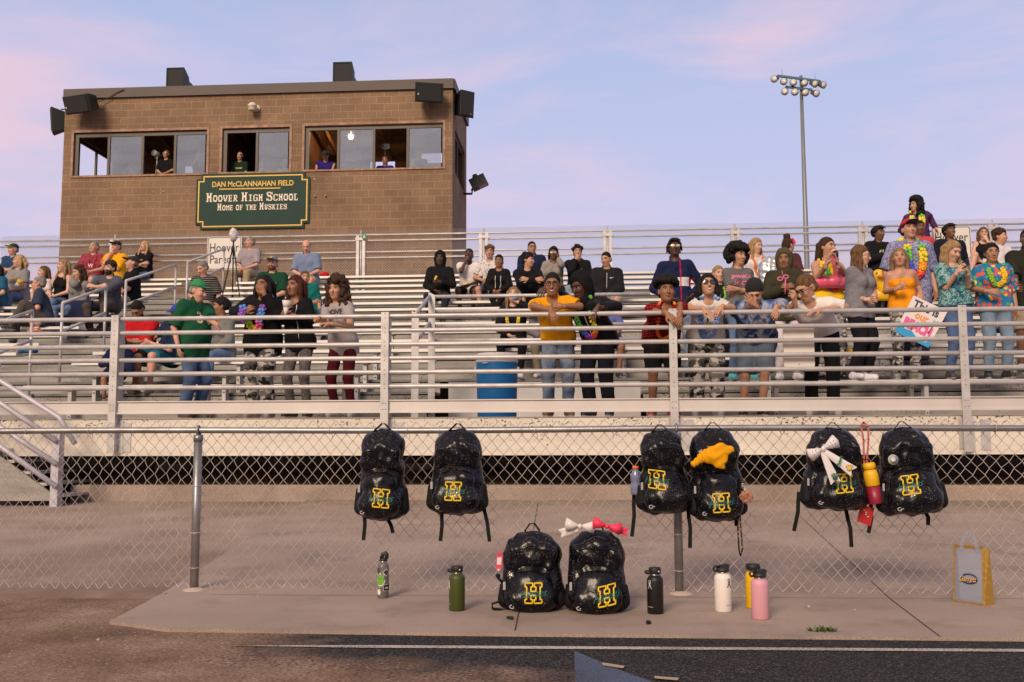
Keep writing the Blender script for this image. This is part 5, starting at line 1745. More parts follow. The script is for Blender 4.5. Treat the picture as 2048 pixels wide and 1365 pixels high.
    # ---- headwear
    if hat:
        D = SDF(.0085)
        kind, col = hat[0], hat[1]
        if kind == 'cap':
            D.ell(hl(0, .02, .05), np.array([.088, .105, .088]) * hs_, Aax, .01, cuts=((hl(0, 0, .052), vnorm(-hZ - hY * .12)),))
            back = len(hat) > 2 and hat[2] == 'back'
            sgn = 1 if back else -1
            V, Q = D.mesh()
            D2 = SDF(.007); D2.ell(hl(0, sgn * .105, .058), np.array([.07, .085, .011]) * hs_, np.stack([hX, vnorm(hY - hZ * .12 * sgn * -1), vnorm(hZ + hY * .12 * sgn * -1)]), .01)
            V2, Q2 = D2.mesh()
            cp = np_mesh('cap', [(V, Q, 0), (V2, Q2, 1)], [M(col, .8, bump=.2), M(hat[3] if len(hat) > 3 else col, .8, bump=.2)], e)
            if len(hat) > 4:
                mb = MB(); put_text(mb, hat[4], hl(0, -.088 * 1.06, .09), hX, vnorm(hZ + .35 * hY), height=.045 * hs_, bold=.03, off=-hY * .006); mb.build('cap_badge', M(hat[5], .6), cp)
        elif kind == 'beanie':
            D.ell(hl(0, .025, .04), np.array([.09, .108, .1]) * hs_, Aax, .01, cuts=((hl(0, -.07, .045), vnorm(-hZ * .85 - hY * .45)),)); V, Q = D.mesh()
            np_mesh('beanie', [(V, Q, 0)], [M(col, .95, bump=.4, bscale=120)], e)
        elif kind == 'hood':
            D.ell(hl(0, .025, .02), np.array([.108, .125, .142]) * hs_, Aax, .02)
            D.cap(hl(0, .05, -.08), N - fv * .03 * s, .1 * s, .1 * s, .04)
            D.noise = folds(.004)
            D.sub.append((hl(0, -.105, -.02), .1 * hs_)); D.planes.append((hl(0, -.07, 0), -hY))
            V, Q = D.mesh(); np_mesh('hood', [(V, Q, 0)], [cloth('plain', col)], e)
        elif kind == 'hooddown':
            D.cap(N - xh * .07 * s - fv * .06 * s, N + xh * .07 * s - fv * .06 * s, .05 * s, None, .03); D.cap(N - fv * .075 * s, N - fv * .1 * s - u * .1 * s, .07 * s, .04 * s, .04)
            for sg in (-1, 1):
                D.cap(N + xh * sg * .075 * s - fv * .04 * s, N + xh * sg * .05 * s + fv * .07 * s - u * .06 * s, .035 * s, .02 * s, .03)
            V, Q = D.mesh(); np_mesh('hood', [(V, Q, 0)], [cloth('plain', col)], e)
        elif kind == 'phones':
            mb = MB(); mb.tube([hl(.09 * math.sin(a), .01, .02 + .1 * math.cos(a)) for a in [R(-85 + 17 * q) for q in range(11)]], .011 * hs_, 6)
            for sg in (-1, 1): mb.ball(hl(sg * .092, .01, -.005), .036 * hs_, 8)
            mb.build('headphones', M(col, .5), e)
        elif kind == 'flowers':
            mb = MB()
            for i in range(14):
                a = R(-80 + i * 12.5); q = hl(.088 * math.sin(a), -.05 + .02 * abs(math.sin(a)), .09 * math.cos(a) + .02); 
                for j in range(5): mb.ball(q + np.array([rs.uniform(-.02, .02), rs.uniform(-.015, .015), rs.uniform(-.02, .02)]), .016, 5, i % 3)
            mb.build('flower_crown', [M(c_, .8) for c_ in hat[1]], e)
    if glasses:
        mb = MB()
        lens = []
        for sg in (-1, 1):
            r_ = (.027, .022) if glasses == 'sun' else (.024, .018)
            pts = [hl(sg * .0315 + r_[0] * math.cos(a), -.099 + .35 * abs(r_[0] * math.cos(a) * 0 + (sg * .0315 + r_[0] * math.cos(a)) ** 2 * 4), .003 + r_[1] * math.sin(a)) for a in [2 * PI * q / 12 for q in range(12)]]
            mb.tube(pts, (.0032 if glasses != 'thin' else .002) * hs_, 5, 0, closed=True)
            mb.tube([hl(sg * .056, -.092, .008), hl(sg * .08, -.06, .008), hl(sg * .082, .01, .004)], .003 * hs_, 5, 0)
            if glasses in ('sun', 'mirror'):
                mb.add(pts, [tuple(range(12))], 1)
        mb.tube([hl(-.008, -.101, .008), hl(.008, -.101, .008)], .003 * hs_, 5, 0)
        mb.build('glasses', [GOLD if glasses in ('thin', 'mirror') else FRAME_B, MIRROR if glasses == 'mirror' else LENS], e)
    # ---- lei
    def chest(x, t_):                          # a point on the front of the shirt, x aside and t_ above the hip along the spine
        o = hip + u * t_ + xh * x + fv * .5
        if bvh:
            hit = bvh.ray_cast(Vector(o), Vector(-fv), 1.0)
            if hit[0] is not None:
                return np.array(hit[0])
        return hip + u * t_ + xh * x + fv * .12 * s
    if lei:
        cols, drop, rad = lei[0], lei[1], lei[2]
        cnt = 38 if rad > .02 else 48
        mb = MB()
        for i in range(cnt):
            a = 2 * PI * i / cnt
            fr_ = math.cos(a)
            x = math.sin(a) * (.085 if fr_ < 0 else .085 + .015 * fr_) * s
            if fr_ > -.2:
                tt = (.5 - .02) * s - drop * (fr_ + .2) / 1.2 * s
                q = chest(x, tt) + fv * rad * .7
            else:
                q = N + xh * x - fv * .03 * s * abs(fr_) * 2 + u * .03 * s
            ci = int(i / cnt * len(cols) * (2 if len(cols) > 3 else 1)) % len(cols)
            mm = rs.uniform(0, 6)
            for j in range(5):
                aa = mm + j * 2 * PI / 5
                mb.ball(q + (xh * math.cos(aa) + u * math.sin(aa)) * rad * .75 + fv * rs.uniform(-.3, .4) * rad, rad * .72, 5, ci, (1, .7, 1))
            mb.ball(q + fv * rad * .5, rad * .3, 5, (ci + 1) % len(cols))
        mb.build('lei', [M(c_, .8) for c_ in cols], e)
    # ---- print on the chest
    if text:
        for tx in text:
            st_, wd, z_, col = tx[:4]; x_ = tx[4] if len(tx) > 4 else 0
            mb = MB()
            if st_ == '*zip':
                pts = [chest(x_, t_ * s) + fv * .003 for t_ in np.linspace(z_, z_ + wd, 9)]
                mb.tube(pts, .006, 5)
            elif st_ == '*dot':
                for q in range(tx[5]):
                    mb.ball(chest(x_ + rs.uniform(-wd, wd), (z_ + rs.uniform(-wd, wd) * .6) * s), .014, 6, 0)
            elif st_ == '*swoosh':
                p_ = [(-1, .1), (-.7, -.28), (-.3, -.2), (1, .45), (-.35, .02), (-.65, .05), (-.6, .35)]
                mb.add([chest(x_ + a_ * wd * .5, z_ * s + b_ * wd * .5) + fv * .004 for a_, b_ in p_], [(0, 1, 2, 5, 6), (2, 3, 4, 5)])
            elif st_ == '*tri':
                mb.add([chest(x_ + a_ * wd * .5, z_ * s + b_ * wd * .5) + fv * .004 for a_, b_ in ((-1, -1), (1, -1), (.3, 1))], [(0, 1, 2)])
            else:
                put_text(mb, st_, hip * 0, (1, 0, 0), (0, 1, 0), width=wd * s, bold=.03, proj=lambda p: Vector(chest(x_ + p.x, z_ * s + p.y) + fv * .004))
            mb.build('shirt_print', M(col, .7), e)
    if extra:
        extra(dict(e=e, C=C, N=N, hip=hip, u=u, xh=xh, fv=fv, s=s, AR=AR, LG=LG, hl=hl, chest=chest, base=base, fr=fr, hs=hs_, hX=hX, hY=hY, hZ=hZ))
    info = dict(e=e, base=base, fr=fr)
    def l2w(q):
        return Vector((q[0] * cf - q[1] * sf, q[0] * sf + q[1] * cf, q[2])) + base
    info['hand'] = [l2w(a[3] + a[4] * .09 * s) for a in AR]
    info['wrist'] = [l2w(a[3]) for a in AR]
    info['l2w'] = l2w; info['N'] = l2w(N); info['hip'] = l2w(hip); info['C'] = l2w(C)
    return info
# ================================================================ the crowd
BLACKC = (.010, .010, .012); NAVY = (.012, .018, .05); GREY = (.27, .25, .25)
DEN = (.045, .08, .17); DEN2 = (.12, .18, .31); WHT = (.66, .62, .62)
CAMO = pn((.3, .3, .3), 1.93, 'camo', loose=.03)
PE = {}
RAILG = 'spectators standing along the front rail'
def rl(x, y, Y=11.02): return (x, y, Y)
# ---- along the rail, left to right
PE['jersey'] = person('person in green jersey and bright green cap turned aside, beside the seated grey top woman', 397, 583, -1, sh((.010, .075, .035), .95, hem=.16, loose=.03), pn(DEN, 1.95, 'denim', DEN2, loose=.02), 'pink', ('crop', 'grey'), 'stand', face=62, hyaw=72, hp=14, dh=.0, yy=11.75, bx=388,
    arms=('side', {'e': (420, 640, 11.7), 't': (436, 652, 11.45), 'c': .8}), hat=('cap', (.012, .22, .07), 'front', (.012, .2, .07)), bw=1.1, belly=.1, shoes=(.1, .09, .08), text=[('34', .19, .34, (.6, .52, .35))], group=RAILG)
PE['f1'] = person('person in black hoodie with bright flower lei and hand at the mouth', 527, 572, -1, sh(BLACKC, 1.93, loose=.03, hem=.14), CAMO,
    'brown', ('long', 'black', .36), 'stand', face=-14, hyaw=-12, hp=-4, dh=.16, yy=11.45, arms=({'e': (472, 626, 11.25), 't': (492, 626, 11.08), 'd': (.3, -.2, .5), 'n': (.3, 1, 0), 'c': 1.0}, {'e': (556, 628, 11.2), 't': (528, 588, 11.12), 'd': (-.3, 0, .9), 'n': (-.5, .9, 0), 'c': .8}), fem=True, bw=1.22, lei=([(.75, .35, .02), (.7, .08, .25), (.1, .25, .7), (.25, .08, .45), (.35, .6, .05), (.8, .55, .05)], .3, .036), shoes=(.3, .28, .26), hat=('hooddown', BLACKC), group=RAILG)
PE['f2'] = person('person with long dark braids in black zip jacket holding a paper food cup', 590, 573, -1, sh(BLACKC, 1.93, loose=.016, neck='scoop'), pn((.09, .08, .08), 1.8, 'heather', (.2, .18, .17), loose=.004), 'brown', ('long', 'auburn', .42), 'stand',
    face=-14, hyaw=-22, dh=.1, yy=11.45, bx=602, arms=({'e': (566, 640, 11.3), 't': (568, 625, 11.12), 'd': (.4, -.1, .5), 'n': (.6, 1, 0), 'c': 1.0}, {'e': (622, 640, 11.3), 't': (588, 632, 11.14), 'd': (-.6, -.1, .2), 'n': (-.5, 1, 0), 'c': 1.0}), fem=True, shoes=(.03, .03, .03), text=[('*zip', .4, .06, (.6, .55, .5), .06)], group=RAILG)
PE['f3'] = person('person with dark curly hair in grey ringer tee reading LOVE', 673, 580, -1, sh((.33, .3, .3), .62, hem=.12, loose=.014), pn((.085, .008, .018), 1.95, loose=.006), 'tan', ('curly', 'dbrown'), 'stand',
    face=-10, hyaw=-14, dh=.16, yy=11.5, bx=688, arms=({'e': (652, 650, 11.15), 't': (646, 640, 10.98), 'd': (-.5, -.3, .1), 'n': (.5, 0, -1), 'c': 1.1}, {'e': (700, 652, 11.12), 't': (660, 648, 10.98), 'd': (-1, -.2, .05), 'n': (0, .3, -1), 'c': 1.1}), fem=True, shoes=(.35, .34, .38), text=[('LOVE', .2, .435, (.03, .025, .04))], group=RAILG)
PE['m12'] = person('smiling person with glasses in bright yellow tee, forearms on the rail', 1105, 570, -1, sh((.76, .33, .010), .74, hem=.14, loose=.022), pn(DEN, 1.93, 'denim', (.3, .36, .44), loose=.016), 'brown', ('short', 'black'), 'stand',
    face=0, hyaw=-3, hp=4, dh=.42, yy=11.55, bx=1116, arms=({'e': (1066, 612, 11.08), 't': (1102, 620, 10.93), 'd': (.25, -.1, -1.2), 'n': (0, .8, -.3), 'c': .3}, {'e': (1160, 613, 11.12), 't': (1124, 613, 11.0), 'd': (-1, .0, .25), 'n': (0, 1, -.2), 'c': 1.0}), glasses='frame', smile=True, shoes=(.16, .09, .03), curl=.3, hs=1.06, group=RAILG)
PE['m13'] = person('person in black hooded jacket with rainbow lei, arm round the yellow tee', 1161, 573, -1, sh(BLACKC, 1.7, 'satin', hem=.16, loose=.026), pn((.012, .013, .022), 1.95, loose=.022), 'deep', ('crop', 'black'), 'stand',
    face=-22, hyaw=-42, hp=20, dh=.42, yy=11.6, bx=1197, arms=({'e': (1130, 598, 11.5), 't': (1094, 576, 11.38), 'd': (-.4, -.6, -.8), 'n': (.2, .9, -.3), 'c': .5}, {'e': (1232, 615, 11.2), 't': (1193, 617, 10.95), 'd': (-.35, -.1, -1), 'n': (0, .8, -.3), 'c': .4}), hat=('hood', BLACKC), lei=(LEI_RAINBOW, .36, .026), shoes=(.02, .025, .04), text=[('*zip', .42, .02, (.6, .55, .5), .0)], hs=1.06, group=RAILG)
PE['plaid'] = person('person with tall curly hair in red and black plaid shirt leaning on the rail post', 1333, 583, -1, sh((.4, .008, .012), .95, 'plaid', BLACKC, hem=.2, loose=.02, sc=1.1), pn(BLACKC, .98, loose=.03), 'brown', ('top', 'black'), 'stand',
    face=4, hyaw=6, hp=-6, dh=.5, yy=11.55, bx=1322, arms=({'e': (1298, 620, 11.1), 't': (1334, 628, 10.9), 'd': (.55, -.2, -.7), 'n': (0, .8, -.5), 'c': .4}, {'e': (1360, 612, 11.1), 't': (1360, 630, 10.9), 'd': (-.25, -.2, -.9), 'n': (-.3, .9, -.3), 'c': .7}), lei=([(.8, .25, .02), (.8, .45, .04), (.75, .12, .03)], .36, .016), shoes=(.3, .03, .04), hs=1.05, group=RAILG)
PE['camo'] = person('person in big dark sunglasses, white tee and blue lei leaning on the rail', 1416, 572, -1, sh(WHT, .6, hem=.04, loose=.01), CAMO, 'tan', ('long', 'black', .36), 'stand',
    face=-2, hyaw=0, hp=-12, dh=.42, yy=11.55, bx=1410, arms=({'e': (1378, 617, 11.12), 't': (1408, 619, 10.95), 'd': (.7, -.3, -.7), 'n': (0, .5, -.8), 'c': .25}, {'e': (1464, 617, 11.12), 't': (1443, 615, 10.97), 'd': (-.4, -.3, -.55), 'n': (0, .5, -.8), 'c': .25}), fem=True, glasses='sun', lei=([(.25, .38, .66), (.4, .52, .74), (.14, .25, .55)], .36, .03), shoes=(.25, .25, .3), smile=True, hs=1.05, group=RAILG)
PE['facepalm'] = person('person in black beanie and blue tie dye shirt covering the face with one hand', 1509, 585, -1, sh((.06, .1, .24), 1.55, 'tie', (.2, .28, .46), hem=.2, loose=.035), pn((.09, .13, .19), .98, 'denim', (.16, .2, .26), loose=.04), 'tan', ('crop', 'black'), 'stand',
    face=-4, hyaw=-12, hp=38, dh=.5, yy=11.6, bx=1512, arms=({'e': (1478, 616, 11.2), 't': (1510, 610, 11.0), 'd': (-.75, -.05, .45), 'n': (.2, 1, .2), 'c': .25}, {'e': (1562, 612, 11.15), 't': (1552, 617, 10.95), 'd': (-.1, -.25, -.85), 'n': (-.3, .7, -.4), 'c': .9}), hat=('beanie', BLACKC), bw=1.1, shoes=(.012, .012, .014), legs={-1: (-.16, .1, .085), 1: (.04, -.02, .085)}, hs=1.06, group=RAILG)
PE['polo'] = person('person with short brown hair and black glasses in white polo bending over the rail', 1612, 577, -1, sh((.72, .67, .65), .85, hem=.16, loose=.022, neck='polo'), pn(BLACKC, 1.95, loose=.016), 'tan', ('short', 'brown'), 'stand',
    face=-10, hyaw=-58, hp=30, dh=.52, yy=11.6, bx=1640, arms=({'e': (1572, 622, 11.15), 't': (1590, 606, 10.98), 'd': (-.3, -.2, .5), 'n': (-.3, .9, -.3), 'c': 1.0}, {'e': (1690, 615, 11.1), 't': (1640, 621, 10.95), 'd': (-1, -.15, -.15), 'n': (0, .3, -1), 'c': .5}), glasses='frame', shoes=(.42, .4, .38), hs=1.1, group=RAILG)
# ---- second line on the right, standing on the lowest bench
S0 = ('s', 0)
SECG = 'spectators standing on the lowest right benches'
PE['jacket'] = person('tall person in navy jacket with a white chest band and red block, mirrored glasses', 1349, 497, 3, sh((.012, .018, .06), 1.93, 'bands', hem=.12, loose=.016, sc=.655), pn(DEN, 1.95, 'denim', (.3, .36, .44), loose=.02), 'deep', ('dread', 'black', .09), 'stand', face=6, hyaw=2, hp=-10, dh=.02, bx=1358, bw=.9,
    arms=('pocket', 'pocket'), glasses='mirror', shoes=(.03, .04, .08), group=SECG)
PE['smallgreen'] = person('young blond person with a leafy green lei behind the sunglasses wearer', 1437, 549, 3, sh((.02, .02, .022), .7), pn(BLACKC, 1.95), 'pale', ('pony', 'dirty'), 'stand', face=10, hyaw=14, dh=.04, fem=True, s=.9, lei=([(.22, .55, .06), (.12, .42, .03), (.35, .65, .12)], .3, .04), arms=('side', 'side'), group=SECG)
PE['jamaica'] = person('person with puffed dark curls in charcoal tee with pink print, arms crossed', 1476, 513, S0, sh((.11, .105, .11), .62, 'heather', (.15, .145, .15), hem=.12, loose=.012), pn((.06, .11, .2), 1.95, 'denim', DEN2, loose=.006), 'tan', ('afro', 'black'), 'stand', face=14, hyaw=34, dh=.0, bx=1478,
    arms=('cross2', 'cross2'), fem=True, text=[('JAMAICA', .27, .4, (.72, .16, .3)), ('HOOD', .22, .315, (.72, .16, .3))], shoes=(.1, .5, .5), group=SECG)
PE['blonde'] = person('person with long straight blond hair, white top and thin orange lei', 1513, 492, 'a', sh((.62, .58, .6), .0, neck='tank', hem=.1), pn(DEN, 1.95, 'denim', DEN2, loose=.006), 'pale', ('long', 'dirty', .34), 'stand', face=14, hyaw=34, hp=10, dh=.02, fem=True, lei=([(.8, .16, .02), (.75, .2, .02)], .33, .016), arms=('behind', 'side'), group=SECG)
PE['bun'] = person('person with dark hair bun and pink flowers wearing a crinkled silver backpack', 1577, 492, 'a', sh((.08, .03, .035), .9), pn(BLACKC, 1.95), 'tan', ('bun', 'dbrown'), 'stand', face=150, hyaw=125, hp=6, dh=.0, fem=True, hat=('flowers', [(.7, .02, .12), (.75, .12, .45), (.3, .05, .45)]), arms=('side', 'side'), group=SECG)
PE['olive'] = person('person in olive hoodie with hood up holding pink party glasses on a stick', 1568, 520, S0, sh((.04, .038, .022), 1.93, hem=.14, loose=.03, neck='hood'), pn((.6, .54, .56), 1.93, loose=.006), 'brown', ('crop', 'black'), 'stand', face=-6, hyaw=-14, dh=.0, bx=1572,
    arms=('hold', 'hold'), hat=('hood', (.075, .07, .042)), shoes=(.7, .68, .7), group=SECG)
PE['flamingo'] = person('person with long brown hair and rainbow lei hugging a pink flamingo float', 1655, 495, 2, sh((.78, .5, .02), .0, neck='tank'), CAMO, 'tan', ('back', 'dbrown', .36), 'stand', face=12, hyaw=34, dh=.0, fem=True, lei=(LEI_RAINBOW, .3, .04), arms=({'e': (1636, 556, 13.5), 't': (1653, 530, 13.2), 'd': (.1, 0, 1), 'n': (1, .1, 0), 'c': .4}, {'e': (1692, 550, 13.5), 't': (1675, 530, 13.2), 'd': (-.1, 0, 1), 'n': (-1, .1, 0), 'c': .4}), s=1.0, group=SECG)
PE['greytee'] = person('person with long wavy brown hair in grey ringer tee and black trousers', 1722, 512, S0, sh((.17, .165, .19), .7, 'heather', (.21, .2, .23), hem=.12, loose=.016), pn(BLACKC, 1.9, loose=.028), 'pale', ('wavy', 'brown', .5), 'stand', face=38, hyaw=66, hp=6, dh=.05, bx=1716,
    arms=({'e': (1702, 594, 12.72), 't': (1736, 600, 12.45), 'd': (1, -.1, .1), 'n': (0, 1, 0), 'c': 1.2}, {'e': (1748, 588, 12.75), 't': (1752, 596, 12.5), 'd': (-.3, -.5, .1), 'n': (-.6, .6, 0), 'c': 1.2}), fem=True, bw=1.16, glasses='thin', shoes=(.66, .66, .72), text=None, group=SECG)
PE['orange'] = person('person in orange tube top with red lanyard holding the beach poster', 1799, 516, S0, sh((.82, .3, .012), 0, neck='tube', hem=.02, loose=.006), pn((.3, .3, .3), 1.93, 'camo', loose=.016, sc=1.3), 'tan', ('back', 'lbrown', .34), 'stand', face=-4, hyaw=-16, hp=-6, dh=.03, bx=1806,
    arms=({'e': (1772, 583, 12.75), 't': (1796, 577, 12.45), 'd': (.5, -.2, .5), 'n': (.3, 1, 0), 'c': 1.3}, {'e': (1838, 578, 12.8), 't': (1842, 589, 12.45), 'd': (-.2, -.3, -.4), 'n': (0, .8, -.5), 'c': 1.0}), fem=True, shoes=(.2, .2, .17), group=SECG)
PE['phone'] = person('person with wavy blond hair in open teal leaf shirt looking at a phone', 1905, 503, S0, sh((.02, .12, .16), .95, 'leaf', (.25, .42, .42), hem=.0, loose=.03, neck='scoop'), pn((.05, .085, .19), 1.95, 'denim', (.1, .15, .29), loose=.01), 'pale', ('wavy', 'dirty', .3), 'stand', face=10, hyaw=22, hp=22, dh=.06, bx=1910,
    arms=({'e': (1892, 575, 12.6), 't': (1915, 545, 12.4), 'd': (.4, -.1, .7), 'n': (1, .3, 0), 'c': .6}, {'e': (1936, 572, 12.6), 't': (1935, 545, 12.4), 'd': (-.1, -.1, .6), 'n': (-1, .3, 0), 'c': .9}), fem=True, shoes=(.05, .04, .035), lei=([(.1, .35, .3), (.04, .2, .35)], .3, .02), group=SECG)
PE['bluefloral'] = person('person with glasses and tied black hair in bright blue floral shirt and pale jeans', 1983, 507, S0, sh((.02, .17, .34), .98, 'floral', (.65, .1, .06), hem=.06, loose=.03), pn((.13, .19, .27), 1.93, 'denim', (.2, .27, .35), loose=.014), 'olive', ('updo', 'black'), 'stand', face=-4, hyaw=-6, dh=.03, bx=1987,
    arms=({'e': (1946, 577, 12.7), 't': (1976, 583, 12.45), 'd': (1, -.1, -.05), 'n': (0, 1, 0), 'c': .4}, 'side'), fem=True, bw=1.14, glasses='thin', lei=([(.75, .5, .02), (.7, .2, .02), (.2, .45, .05)], .22, .026), shoes=(.02, .02, .02), group=SECG)
# ---- behind them
PE['palehood'] = person('person with short twists in black hoodie with pale print, purple lei beside', 1757, 467, 'a', sh(BLACKC, 1.93, loose=.024, neck='hood'), pn(BLACKC, 1.95), 'dark', ('dread', 'black', .05), 'stand', face=18, hyaw=30, dh=.0, arms=('hold', 'side'), text=[('*dot', .07, .34, (.42, .44, .22), 0, 16)], hat=('hooddown', BLACKC), group=SECG)
PE['redcap'] = person('tall person in red cap, pale blue print shirt and wide rainbow lei', 1818, 460, 2, sh((.34, .34, .5), .9, 'leaf', (.13, .14, .3), hem=.2, loose=.035), pn((.035, .03, .05), 1.95), 'tan', ('short', 'dbrown'), 'stand', face=2, hyaw=4, hp=-8, dh=.0, bx=1822, arms=('side', 'side'), hat=('cap', (.42, .012, .018), 'front', (.045, .02, .015), 'T', (.7, .68, .66)), lei=(LEI_RAINBOW, .36, .045), bw=1.1, hs=1.04, group=SECG)
PE['behindcap'] = person('person with dark skin standing directly behind the red cap wearer', 1840, 456, 'a', sh((.5, .06, .07), .9), pn(BLACKC, 1.95), 'dark', ('short', 'black'), 'stand', face=0, dh=.0, arms=('side', 'side'), group=SECG)
PE['purple'] = person('person in dark purple shirt sitting high above the others, arm reaching down', 1831, 411, 14, sh((.075, .025, .09), 1.9, loose=.024), pn((.12, .12, .14), 1.95), 'tan', ('curly', 'black'), 'stand', face=-20, hyaw=-60, dh=.1, bx=1840, s=1.0, arms=('behind', {'e': (1858, 434, 21.0), 't': (1872, 458, 20.9)}), lei=(LEI_RAINBOW, .25, .05), hs=1.05, group=SECG)
PE['suit'] = person('person with short locs in dark suit jacket, white earphones, mouth open', 1899, 463, 'a', sh((.012, .014, .024), 1.93, loose=.024, neck='v'), pn(BLACKC, 1.95), 'dark', ('dread', 'black', .04), 'stand', face=8, hyaw=12, hp=-6, dh=.0, bw=1.12, arms=('side', 'side'), smile=True, group=SECG)
PE['tank'] = person('person with glasses in black tank top, hand raised to chin, near right edge', 1967, 467, 'a', sh(BLACKC, 0, neck='tank'), pn(BLACKC, .6), 'pale', ('back', 'brown', .2), 'sit', face=-16, hyaw=-12, dh=.1, fem=True, glasses='thin', arms=('lap', 'mouth'), legs={-1: (-.3, -.42, -.1), 1: (.15, -.42, -.38)})
PE['whitepolo'] = person('person with short dark hair in white polo with dark collar, facing right', 2000, 474, 'a', sh((.66, .62, .63), .9, neck='polo', loose=.02), pn((.05, .05, .06), 1.95), 'tan', ('quiff', 'dbrown'), 'stand', face=26, hyaw=50, dh=.0, arms=('side', 'side'), smile=True, group=SECG)
PE['edge'] = person('person in dark olive shirt and khaki shorts cut by the right photo edge', 2054, 478, 3, sh((.022, .022, .016), .95, loose=.03, hem=.16), pn((.3, .24, .17), .98, loose=.03), 'dark', ('short', 'black'), 'stand', face=-20, hyaw=-30, dh=.0, arms=({'e': (2030, 560, 14.1), 't': (2034, 572, 13.8), 'c': .8}, 'side'), shoes=(.5, .5, .6), group=SECG)
# ---- middle block, seated
PE['headphones'] = person('person in black hood with white headphones holding a yellow snack', 880, 518, 'a', sh(BLACKC, 1.93, loose=.022), pn((.02, .024, .035), 1.93), 'deep', ('crop', 'black'), dh=.1, arms=('lap', 'hold'), hat=('hood', BLACKC), hyaw=2)
PE['whitetee'] = person('person in white v neck tee and black shorts, hand on chin', 938, 510, 'a', sh((.68, .62, .62), .8, neck='v', loose=.02), pn(BLACKC, .9), 'deep', ('crop', 'black'), dh=.12, hyaw=0, hp=-10, arms=('mouth', 'lap'))
PE['patterned'] = person('person in black and white patterned shirt and shorts behind the zip jacket girl', 979, 505, 'a', sh((.62, .58, .57), .85, 'spots', (.05, .05, .05), loose=.02), pn((.09, .1, .16), .95), 'tan', ('quiff', 'brown'), dh=.1, arms=('knee', 'knee'))
PE['zipgirl'] = person('person with tied back dark hair in black zip jacket over a grey top', 998, 523, 'a', sh(BLACKC, 1.93, loose=.018, neck='v'), pn(BLACKC, 1.95, loose=.006), 'brown', ('pony', 'black'), dh=.1, fem=True, face=-4, arms=('lap', 'lap'), text=[('*zip', .3, .1, (.65, .6, .56), .05), ('*zip', .3, .1, (.65, .6, .56), -.05)], legs={-1: (.1, -.42, -.38), 1: (-.02, -.4, -.36)})
PE['glasses'] = person('broad person with glasses in navy jacket seated on a high row', 1064, 496, 'a', sh(NAVY, 1.93, loose=.03), pn(BLACKC, 1.95), 'tan', ('crop', 'black'), dh=.1, face=6, hyaw=14, glasses='frame', bw=1.16, arms=('lap', 'lap'))
PE['profile'] = person('person in black top seen in profile with one bare knee and white sock', 1056, 521, 'a', sh(BLACKC, 1.93, loose=.022), pn(BLACKC, .95, loose=.03), 'tan', ('quiff', 'black'), dh=.16, face=12, hyaw=66, arms=('kneehug', 'kneehug'), shoes=(.66, .64, .64))
PE['cardigan'] = person('person with long twists and round glasses in open grey cardigan, cheek on fist', 1107, 507, 'a', sh((.26, .235, .22), 1.93, loose=.02, neck='v'), pn(BLACKC, 1.95), 'dark', ('dread', 'black', .2), dh=.14, glasses='mirror', fem=True, arms=('lap', 'cheek'))
PE['crest'] = person('person in black hoodie with small gold crest, hand over the mouth, pale jeans', 1155, 505, 'a', sh(BLACKC, 1.93, loose=.022), pn((.2, .27, .34), 1.93, 'denim', (.28, .34, .4)), 'tan', ('quiff', 'black'), dh=.14, hyaw=4, arms=('mouth', 'lap'), text=[('*tri', .07, .36, (.7, .25, .02), .07)], hat=('hooddown', BLACKC))
PE['halfzip'] = person('stocky person in black half zip jacket and grey shorts, head turned', 1212, 519, 'a', sh((.016, .016, .019), 1.93, loose=.026), pn((.25, .25, .27), .95, loose=.03), 'tan', ('crop', 'black'), dh=.12, hyaw=-26, hp=10, bw=1.14, arms=('lap', 'lap'), text=[('*zip', .26, .2, (.5, .5, .52)), ('*swoosh', .08, .38, (.75, .73, .72), .09)])
PE['drinker'] = person('person with long hair and yellow lei in black hoodie drinking from a bottle', 1027, 591, 3, sh(BLACKC, 1.93, loose=.022), pn(BLACKC, 1.95, loose=.008), 'pale', ('long', 'lbrown', .3), dh=.06, hp=-14, fem=True, arms=('lap', {'t': (1038, 606, 14.35), 'd': (-.2, 0, .8), 'n': (-.5, .8, 0), 'c': 1.0, 'h': (.9, -.2, -.6)}), lei=([(.8, .6, .03)], .3, .02), shoes=(.66, .64, .66))
PE['hidden'] = person('seated person in grey jacket and khaki trousers mostly hidden by the yellow tee', 1090, 606, 3, sh((.16, .15, .16), 1.93, loose=.022), pn((.2, .17, .12), 1.85), 'tan', ('short', 'brown'), dh=.1, arms=('lap', 'lap'), shoes=(.6, .56, .5))
PE['periwinkle'] = person('seated person in periwinkle top mostly hidden by the black hooded jacket', 1205, 606, 3, sh((.12, .13, .34), .9, loose=.022, hem=.0), pn((.012, .012, .02), .95), 'brown', ('short', 'black'), dh=.1, bx=1222, arms=('lap', 'lap'))
